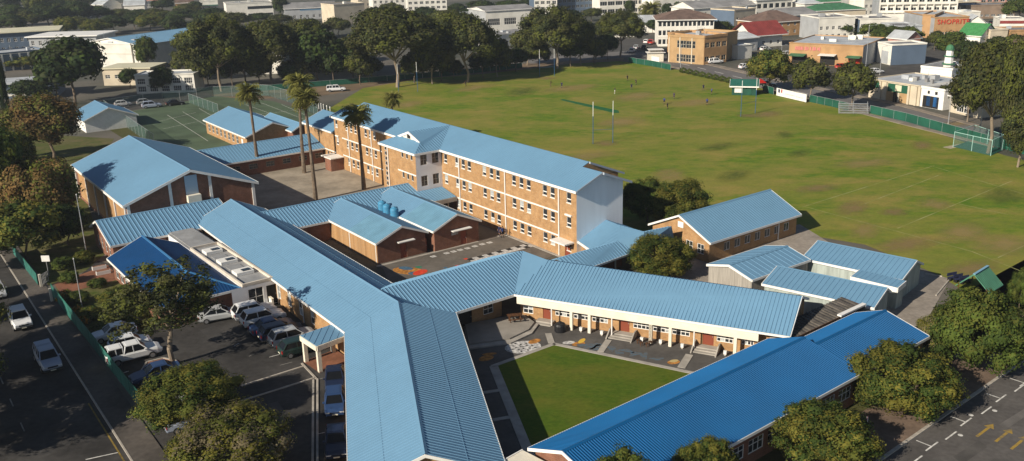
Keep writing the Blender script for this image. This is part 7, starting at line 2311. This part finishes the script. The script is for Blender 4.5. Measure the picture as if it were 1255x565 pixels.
block('pale_shed', 'pale shed left of the dark spreading tree', (300, 92), (345, 90), 12, 6, TW, TRL, 'flat', 1, 5, (1.2, 1.2))
block('gabled_house', 'white house with pale grey gables at the top left', (128, 17), (150, 15), 12, 6, TW, TRL, 'cross', 1, 2, rh=4)
block('gabled_house', 'white house with pale grey roof right of the first gabled house', (153, 16), (178, 15), 12, 5, TW, TRL, 'gable', 1, 3, rh=4)
block('gabled_house', 'pinkish roofed house at the top left', (177, 10), (194, 9), 12, 5, TW, TPK, 'gable', 1, 2, rh=3)
block('brick_house', 'brown house with pale roof at the top left', (216, 13), (238, 12), 12, 5, TOR, TRB, 'gable', 1, 3, rh=3)
block('green_canopy_shop', 'small shop with green canopy at the top left', (246, 13), (268, 12), 10, 6, TW, TRF, 'flat', 1, 3, extra=awning(0, 1, 3.6, 2.5, FENCE_G))
block('white_offices', 'white two-storey office with dark window band at the top left', (279, 24), (336, 21), 18, 8.8, TW, TRF, 'flat', 0, 0, extra=multi(stripe(.45, .98, 6.2, 1.6, GLASS, 'window_band'), stripe(.45, .98, 2.2, 1.2, GLASS, 'window_band')))
block('shop_row', 'dark roofed shop row with turquoise and red fascia behind the gums', (350, 25), (412, 22), 14, 6.4, TG, TRF, 'gable', 1, 8, (1.5, 1.6), rh=3, extra=multi(stripe(.3, .7, 5.6, 1.0, mat('sign_blue', (.12, .25, .4), .6)), stripe(.7, .88, 5.6, 1.2, mat('sign_turquoise', (.12, .42, .38), .6)), stripe(.88, .99, 5.6, 1.4, CR)))
block('cream_hall', 'blank cream building behind the gum trees', (411, 30), (448, 27), 16, 10, TC, TRF, 'flat', 0, 0)
block('cream_hall', 'cream tower block above the huge gum tree', (440, 16), (456, 15), 14, 14, TC, TRF, 'flat', 3, 2)
block('apartment_block', 'white flats with balconies left of the wooded hill', (500, 14), (548, 12), 14, 12, TW, TRF, 'flat', 3, 7, (2.2, 1.6), side=3)
block('warehouse', 'white warehouse with pale sloping roof between the gum trees', (596, 42), (655, 38), 22, 10.5, TW, TRF, 'gable', 1, 3, (6, 3), z1=3.8, rh=1.4, sidem=TG, nx=6)
block('warehouse', 'low white building in front of the white warehouse', (608, 58), (660, 52), 12, 4.6, TW, TRF, 'flat', 1, 3, (3, 2), extra=stripe(.55, .7, 2.2, 3, CR, 'red_door'))
block('blue_stall', 'small market stall with bright blue roof between the gums', (545, 44), (568, 42), 8, 4, TW, mat('stall_blue', (.03, .18, .55), .6), 'hip', 1, 2, rh=2.5)
block('apartment_block', 'tall pale block with dark side behind the gum trees', (655, 22), (683, 21), 20, 17, TW, TRF, 'flat', 4, 4, (2.2, 1.6), side=4, sidem=TBL)
block('dark_offices', 'dark glazed office beside the tall pale block', (684, 20), (732, 17), 18, 13, TBL, TRF, 'flat', 4, 9, (2.2, 1.5), frame=TG)
block('apartment_block', 'white flats with wide balcony windows above the palm', (735, 19), (791, 16), 14, 13.5, TW, TRF, 'flat', 3, 6, (4.2, 2.2), side=3, z1=.9, fh=4.2, nx=3, nz=1, sidem=TW)
block('striped_cottage', 'low cottage with striped pale roof by the parking lot', (776, 40), (806, 40), 14, 4, TW, TRL, 'gable', 1, 3, rh=3.2)
# beige block with pitched roof and the brick corner building
block('corner_offices', 'pale three-storey building with tiled roof and long window rows', (806, 57), (874, 56), 20, 10.2, TW, TRB, 'hip', 3, 13, (1.3, 2.0), side=5, fh=3.4, z1=.8, rh=3.2, over=1.0, nx=1, nz=1, extra=stripe(0, 1, 3.9, .5, TW))
block('corner_shop', 'tan brick corner shop facing the field with glazed ground floor', (819, 76), (862, 79.5), 22, 8.6, TT, TRL, 'flat', 2, 4, (3.8, 2.5), z1=.5, fh=4.6, para=.8, frame=TC, nx=3, extra=multi(stripe(.0, .03, 4.3, 8.6, TC, 'pilaster'), stripe(.31, .34, 4.3, 8.6, TC, 'pilaster'), stripe(.65, .68, 4.3, 8.6, TC, 'pilaster')))
block('corner_shop', 'tan brick wing with four small upper windows right of the corner', (862.5, 79.5), (890, 76), 18, 8.8, TOR, TRL, 'flat', 2, 4, (2.0, 1.7), z1=.9, fh=4.6, para=.8, frame=TC, sidem=TOR)
block('grey_roof_shop', 'low shop with pale grey roof right of the corner shop', (892, 66), (928, 62), 14, 5.0, TG, TRL, 'gable', 1, 4, rh=1.6)
block('white_kiosk', 'small white shed behind the verge', (904, 73), (921, 71), 6, 4.6, TW, TRL, 'flat', 0, 0, para=.2)
block('grey_roof_offices', 'long grey roofed block behind the pitched roof offices', (850, 30), (925, 24), 18, 7.5, TW, TRF, 'gable', 2, 8, rh=3.0)
block('cream_flats', 'cream flats between trees in the middle of the town', (899, 37), (925, 34), 14, 8.5, TC, TRF, 'flat', 2, 3, sidem=TBL, side=3)
block('red_roof_house', 'old house with red roof and white gable', (922, 59), (958, 56), 12, 4.6, TW, TRR, 'gable', 1, 4, rh=4.6, over=1.6, extra=lambda t, base, p, q, d, n, L, h: [MB(base)] and None)
block('brown_roof_house', 'house with brown hipped roof behind the red one', (936, 46), (986, 42), 18, 6.0, TOR, TRB, 'hip', 2, 6, rh=4, side=3)
block('white_terrace', 'white two-storey terrace with arched balconies', (926, 24), (970, 21), 14, 9.4, TW, mat('slate_roof', (.07, .085, .11), .6), 'gable', 2, 6, (2.6, 2.3), fh=4.0, z1=1.2, rh=4, nx=1, nz=1)
block('white_terrace', 'white house with dark roof at the top right of the terrace', (974, 17), (996, 15), 12, 7.5, TW, TRB, 'hip', 2, 4, rh=3)
block('grey_roof_hall', 'low hall with wide pale grey roof', (968, 33), (1002, 30), 20, 5.2, TG, TRF, 'gable', 1, 4, rh=2.5)
# tan supermarket with dark red sign
SIGN_R = mat('sign_pale_red', (.6, .2, .18), .6)
def tan_extra(t, base, p, q, d, n, L, h):
    awning(.03, .25, 3.4, 3, TRG, .5)(t, base, p, q, d, n, L, h); awning(.43, .66, 3.7, 2.6, WHITE, .3)(t, base, p, q, d, n, L, h); awning(.80, .99, 3.5, 2.6, TRG, .4)(t, base, p, q, d, n, L, h)
    rs = random.Random(3); s = .085
    while s < .43:
        wd = rs.uniform(.010, .022)
        mb = MB(base); mb.box(p + d * (L * (s + wd / 2)) + n * .1 + UZ * 5.1, d * (L * wd / 2), n * .06, (0, 0, rs.uniform(.42, .65))); mb.build('sign_stroke', SIGN_R, t)
        s += wd + (.006 if rs.random() < .8 else .02)
    stripe(.82, .98, 1.6, 3.0, CR, 'red_panel')(t, base, p, q, d, n, L, h)
    stripe(.44, .64, 1.6, 2.9, DARK, 'shopfront')(t, base, p, q, d, n, L, h); stripe(.05, .24, 1.5, 2.7, DARK, 'shopfront')(t, base, p, q, d, n, L, h)
block('tan_supermarket', 'large tan brick shop with grey roof and pale red lettering strokes', (966, 77.5), (1056, 82.5), 26, 6.6, TOR, TRL, 'flat', 0, 0, para=.3, sidem=TG, extra=tan_extra)
block('white_garage', 'white garage with grey roller door beside the tan shop', (1074, 76), (1091, 80), 12, 6.2, TW, TRF, 'flat', 0, 0, sidem=TBL, extra=stripe(.35, .8, 2.2, 4.0, TRL, 'roller_door'))
block('grey_roof_block', 'long grey roofed block behind the round trees', (1002, 50), (1046, 48), 16, 8.6, TW, TRF, 'flat', 2, 6, sidem=TG, side=3)
block('grey_roof_block', 'grey roofed block left of the supermarket', (1052, 48), (1098, 47), 16, 7.6, TW, TRF, 'flat', 1, 6, z1=4.5, sidem=TBL)
block('green_roof_hall', 'green hipped roof hall in the middle distance', (998, 28), (1060, 25), 16, 5.5, TC, TRG, 'hip', 1, 6, rh=2.6)
block('green_roof_hall', 'smaller pale green pyramid roof behind the long green one', (1005, 17), (1030, 16), 14, 6, TC, TRG, 'hip', 1, 3, rh=4)
block('white_offices', 'white flat topped office at the top right of the green roofs', (1012, 11), (1046, 9), 14, 8, TW, TRL, 'gable', 1, 5, rh=2)
block('cream_tower', 'slim cream tower at the top', (1049, 16), (1057, 15.5), 6, 14, TC, TRF, 'flat', 0, 0)
def hotel(t, base, p, q, d, n, L, h):
    for j in range(4):
        for i in range(10):
            mb = MB(base); s0, s1 = L * (i + .06) / 10, L * (i + .94) / 10; z = 4.4 + j * 3.7
            mb.box(p + d * ((s0 + s1) / 2) + n * .7 + UZ * z, d * ((s1 - s0) / 2), n * .65, (0, 0, .12)); mb.box(p + d * ((s0 + s1) / 2) + n * 1.3 + UZ * (z + .55), d * ((s1 - s0) / 2), n * .06, (0, 0, .45)); mb.build('balcony', TW, t)
    for i in range(11):
        mb = MB(base); mb.box(p + d * (L * i / 10) + n * .7 + UZ * (h / 2 + 2.0), d * .18, n * .68, (0, 0, h / 2 - 2.0)); mb.build('fin', TW, t)
    mb = MB(base); mb.box(p + d * (L * .55) + n * 2.5 + UZ * 1.9, d * (L * .66), n * 2.4, (0, 0, 1.9)); mb.build('podium', TW, t)
block('seafront_hotel', 'tall white seafront flats with a grid of balconies', (1076, 27), (1170, 26), 16, 20, TW, TRF, 'flat', 5, 10, (2.4, 1.7), z1=4.8, fh=3.7, side=0, sidem=TG, extra=hotel, nx=2, nz=1)
block('supermarket', 'supermarket with red lettering on its tan gable', (1143, 47.5), (1185, 46.5), 30, 8.0, TOR, TRL, 'flat', 1, 6, (2, 1.3), z1=1.2, para=.4, sidem=TG, extra=multi(lettering('SHOPRITE', .08, 5.6, 2.6, mat('letter_red', (.55, .04, .025), .5))))
block('cream_link', 'cream wall left of the supermarket sign', (1128, 46), (1142.5, 46.5), 20, 8.6, TOR, TRL, 'flat', 0, 0)
block('blue_grey_shed', 'blue-grey gabled shed at the bend of the side street', (1098, 55), (1128, 54), 14, 6.6, TRL, TRF, 'flat', 0, 0)
block('red_gable_house', 'small house with red gable wall at the side street', (1110, 62), (1127, 60), 8, 4, TPK, TRL, 'cross', 0, 0, rh=2.6)
block('brown_long_block', 'long brown walled block at the top right', (1183, 23.5), (1243, 22), 16, 6, mat('town_brown', (.26, .19, .14), .85, var=.2, scale=.3), TRF, 'flat', 1, 8, (2, 1))
block('pink_arcade', 'pink and white arcade building at the top right edge', (1200, 14), (1262, 12), 14, 8, TPK, TRL, 'flat', 2, 8, (2.4, 2.0), fh=3.6)
block('brown_brick_block', 'brown wall building below the sea at the top', (1172, 17), (1200, 16.5), 12, 5.5, TC, TRF, 'flat', 0, 0)
block('red_shop', 'shop with red upper wall at the right', (1224, 38), (1256, 38), 12, 4.6, TW, TRF, 'flat', 1, 6, (1.8, .9), z1=.8, extra=stripe(0, 1, 3.6, 1.2, TRR))
block('green_roof_house', 'white house with bright green roof at the right', (1173, 56), (1200, 58), 12, 4.0, TW, mat('bright_green_roof', (.06, .24, .08), .6, var=.15), 'gable', 1, 3, rh=4.0)
block('white_gable_house', 'white gabled house with grey roof behind the green roofed one', (1183, 46), (1206, 46), 10, 5.5, TW, TRL, 'cross', 1, 3, rh=3.0)
block('cream_shop', 'cream shop with grey roof right of the green roofed house', (1212, 57), (1233, 56), 12, 5.6, TC, TRF, 'flat', 0, 0)
block('brown_shop', 'brick shop with grey roof at the right edge', (1236, 56), (1275, 55), 12, 5.2, TOR, TRF, 'flat', 1, 4)
# shops along the far road at the right
block('green_shop', 'low shop with light blue-grey roof and dark green panels', (1064, 119.5), (1126, 130), 17, 4.8, TC, TRL, 'flat', 0, 0, para=.25, extra=multi(stripe(.0, .22, 3.7, 1.7, TGG), stripe(.38, .78, 3.5, 2.0, TGG), stripe(.53, .65, 3.6, 1.5, TRY, 'sign_plate', .16), stripe(.36, .55, 1.3, 2.4, TT, 'shopfront'), stripe(.62, .8, 1.3, 2.4, TT, 'shopfront'), stripe(.5, .58, 1.3, 2.6, DARK, 'doorway'), *[stripe(k, k + .035, 2.35, 4.7, TC, 'pilaster', .4) for k in (.22, .33, .78, .92)], rooftop((.5, 8, .5, .5, .8), (.75, 7, .4, .4, .9), (.9, 6, .35, .35, 1.0))))
block('white_shop', 'white shop with blue windows on the far road', (1127, 130.3), (1155, 135.3), 12, 4.6, WHITE, TRF, 'flat', 0, 0, para=.5, extra=multi(stripe(.12, .8, 1.5, 2.8, DARK, 'shopfront'), stripe(.28, .44, 1.7, 2.4, mat('blue_blind', (.03, .15, .4), .5), 'window_blind'), stripe(.58, .74, 1.7, 2.4, MATS['blue_blind'], 'window_blind'), stripe(.3, .38, 3.8, .7, DARK, 'vent'), stripe(.62, .72, 3.8, .7, DARK, 'vent')))
block('brown_roof_shop', 'low shop with rust roof and white windows beneath the gum trees', (1163, 137), (1198, 145), 12, 4.0, TC, TRB, 'gable', 1, 4, (2.2, 2.2), z1=.5, rh=1.4, nx=3)
block('white_hall', 'white walled hall behind the light blue-grey roof', (1127, 99), (1165, 103), 14, 3.8, WHITE, TRF, 'flat', 0, 0, para=.6)
for (lb, a, b, dp, hh, wm_, rm_, rf, rows, cols) in (
        ('white flats with flat roof behind the huge gum', (458, 20), (498, 18), 14, 10, TW, TRF, 'flat', 3, 6), ('low white store with pale roof left of the warehouse', (560, 34), (594, 32), 12, 5, TW, TRL, 'gable', 1, 4),
        ('pale block behind the tiled roof offices', (800, 18), (848, 15), 14, 9, TW, TRF, 'flat', 2, 8), ('white house row at the top centre', (850, 11), (900, 9), 12, 7, TW, TRB, 'gable', 2, 8), ('cream house right of the house row', (902, 13), (924, 12), 12, 6, TC, TRF, 'hip', 1, 4),
        ('white villa beside the pale green pyramid roof', (985, 22), (1006, 21), 12, 7, TW, TRL, 'hip', 2, 4), ('white block left of the seafront flats', (1058, 20), (1076, 19), 12, 8, TW, TRF, 'flat', 2, 3), ('pale low block right of the seafront flats', (1172, 30), (1200, 29), 12, 5, TW, TRL, 'flat', 1, 5),
        ('cream cottage behind the white cottage trees', (20, 20), (44, 19), 10, 4, TC, TRL, 'gable', 1, 3), ('white house among the trees at the top left', (88, 22), (112, 21), 10, 5, TW, TRB, 'gable', 1, 3), ('pale flats at the top between gums', (690, 10), (730, 8), 14, 10, TW, TRF, 'flat', 3, 6),
        ('white shop behind the parking lot', (745, 46), (778, 45), 10, 4.6, TW, TRL, 'flat', 1, 5), ('pale house at the right edge behind the gums', (1236, 78), (1268, 80), 10, 5, TW, TRB, 'gable', 1, 4)):
    block('town_house', lb, a, b, dp, hh, wm_, rm_, rf, rows, cols, (1.5, 1.5), side=2)
# little domed tower
t = thing('clock_tower', G(1160, 98), 'slim white tower with green cupola above the shops', 'tower')
for (z0, z1_, r_, m) in ((0, 5.5, 1.7, TW), (5.5, 5.9, 2.1, TRG), (5.9, 8.2, 1.45, WHITE), (8.2, 8.5, 1.8, TRG), (8.5, 10.4, 1.2, WHITE), (10.4, 10.7, 1.5, TRG)):
    mb = MB(); mb.tube((0, 0, z0), (0, 0, z1_ - .004), r_, r_ * .96, 8); mb.build('stage' if m is not TRG else 'cornice', m, t)
mb = MB()
for k in range(4):
    a0, a1 = k / 4 * 1.5, (k + 1) / 4 * 1.5
    mb.tube((0, 0, 10.7 + 1.6 * math.sin(a0)), (0, 0, 10.7 + 1.6 * math.sin(a1)), 1.35 * math.cos(a0), 1.35 * math.cos(a1), 10, cap=False)
mb.build('cupola', TRG, t)
t.scale = (.85, .85, .82)
# ================================================================ AIR
hz = MB(); hz.bx(-1400, 1400, -150, 2600, -1.0, 47.0)
HZ = bpy.data.materials.new('haze_air'); HZ.use_nodes = True
_n = HZ.node_tree; _n.nodes.clear()
_o = _n.nodes.new('ShaderNodeOutputMaterial'); _v = _n.nodes.new('ShaderNodeVolumePrincipled')
_v.inputs['Color'].default_value = (.80, .88, 1.0, 1); _v.inputs['Density'].default_value = 0.00016; _v.inputs['Anisotropy'].default_value = 0.2
_n.links.new(_v.outputs[0], _o.inputs['Volume'])
tag(hz.build('haze', HZ), kind='stuff')
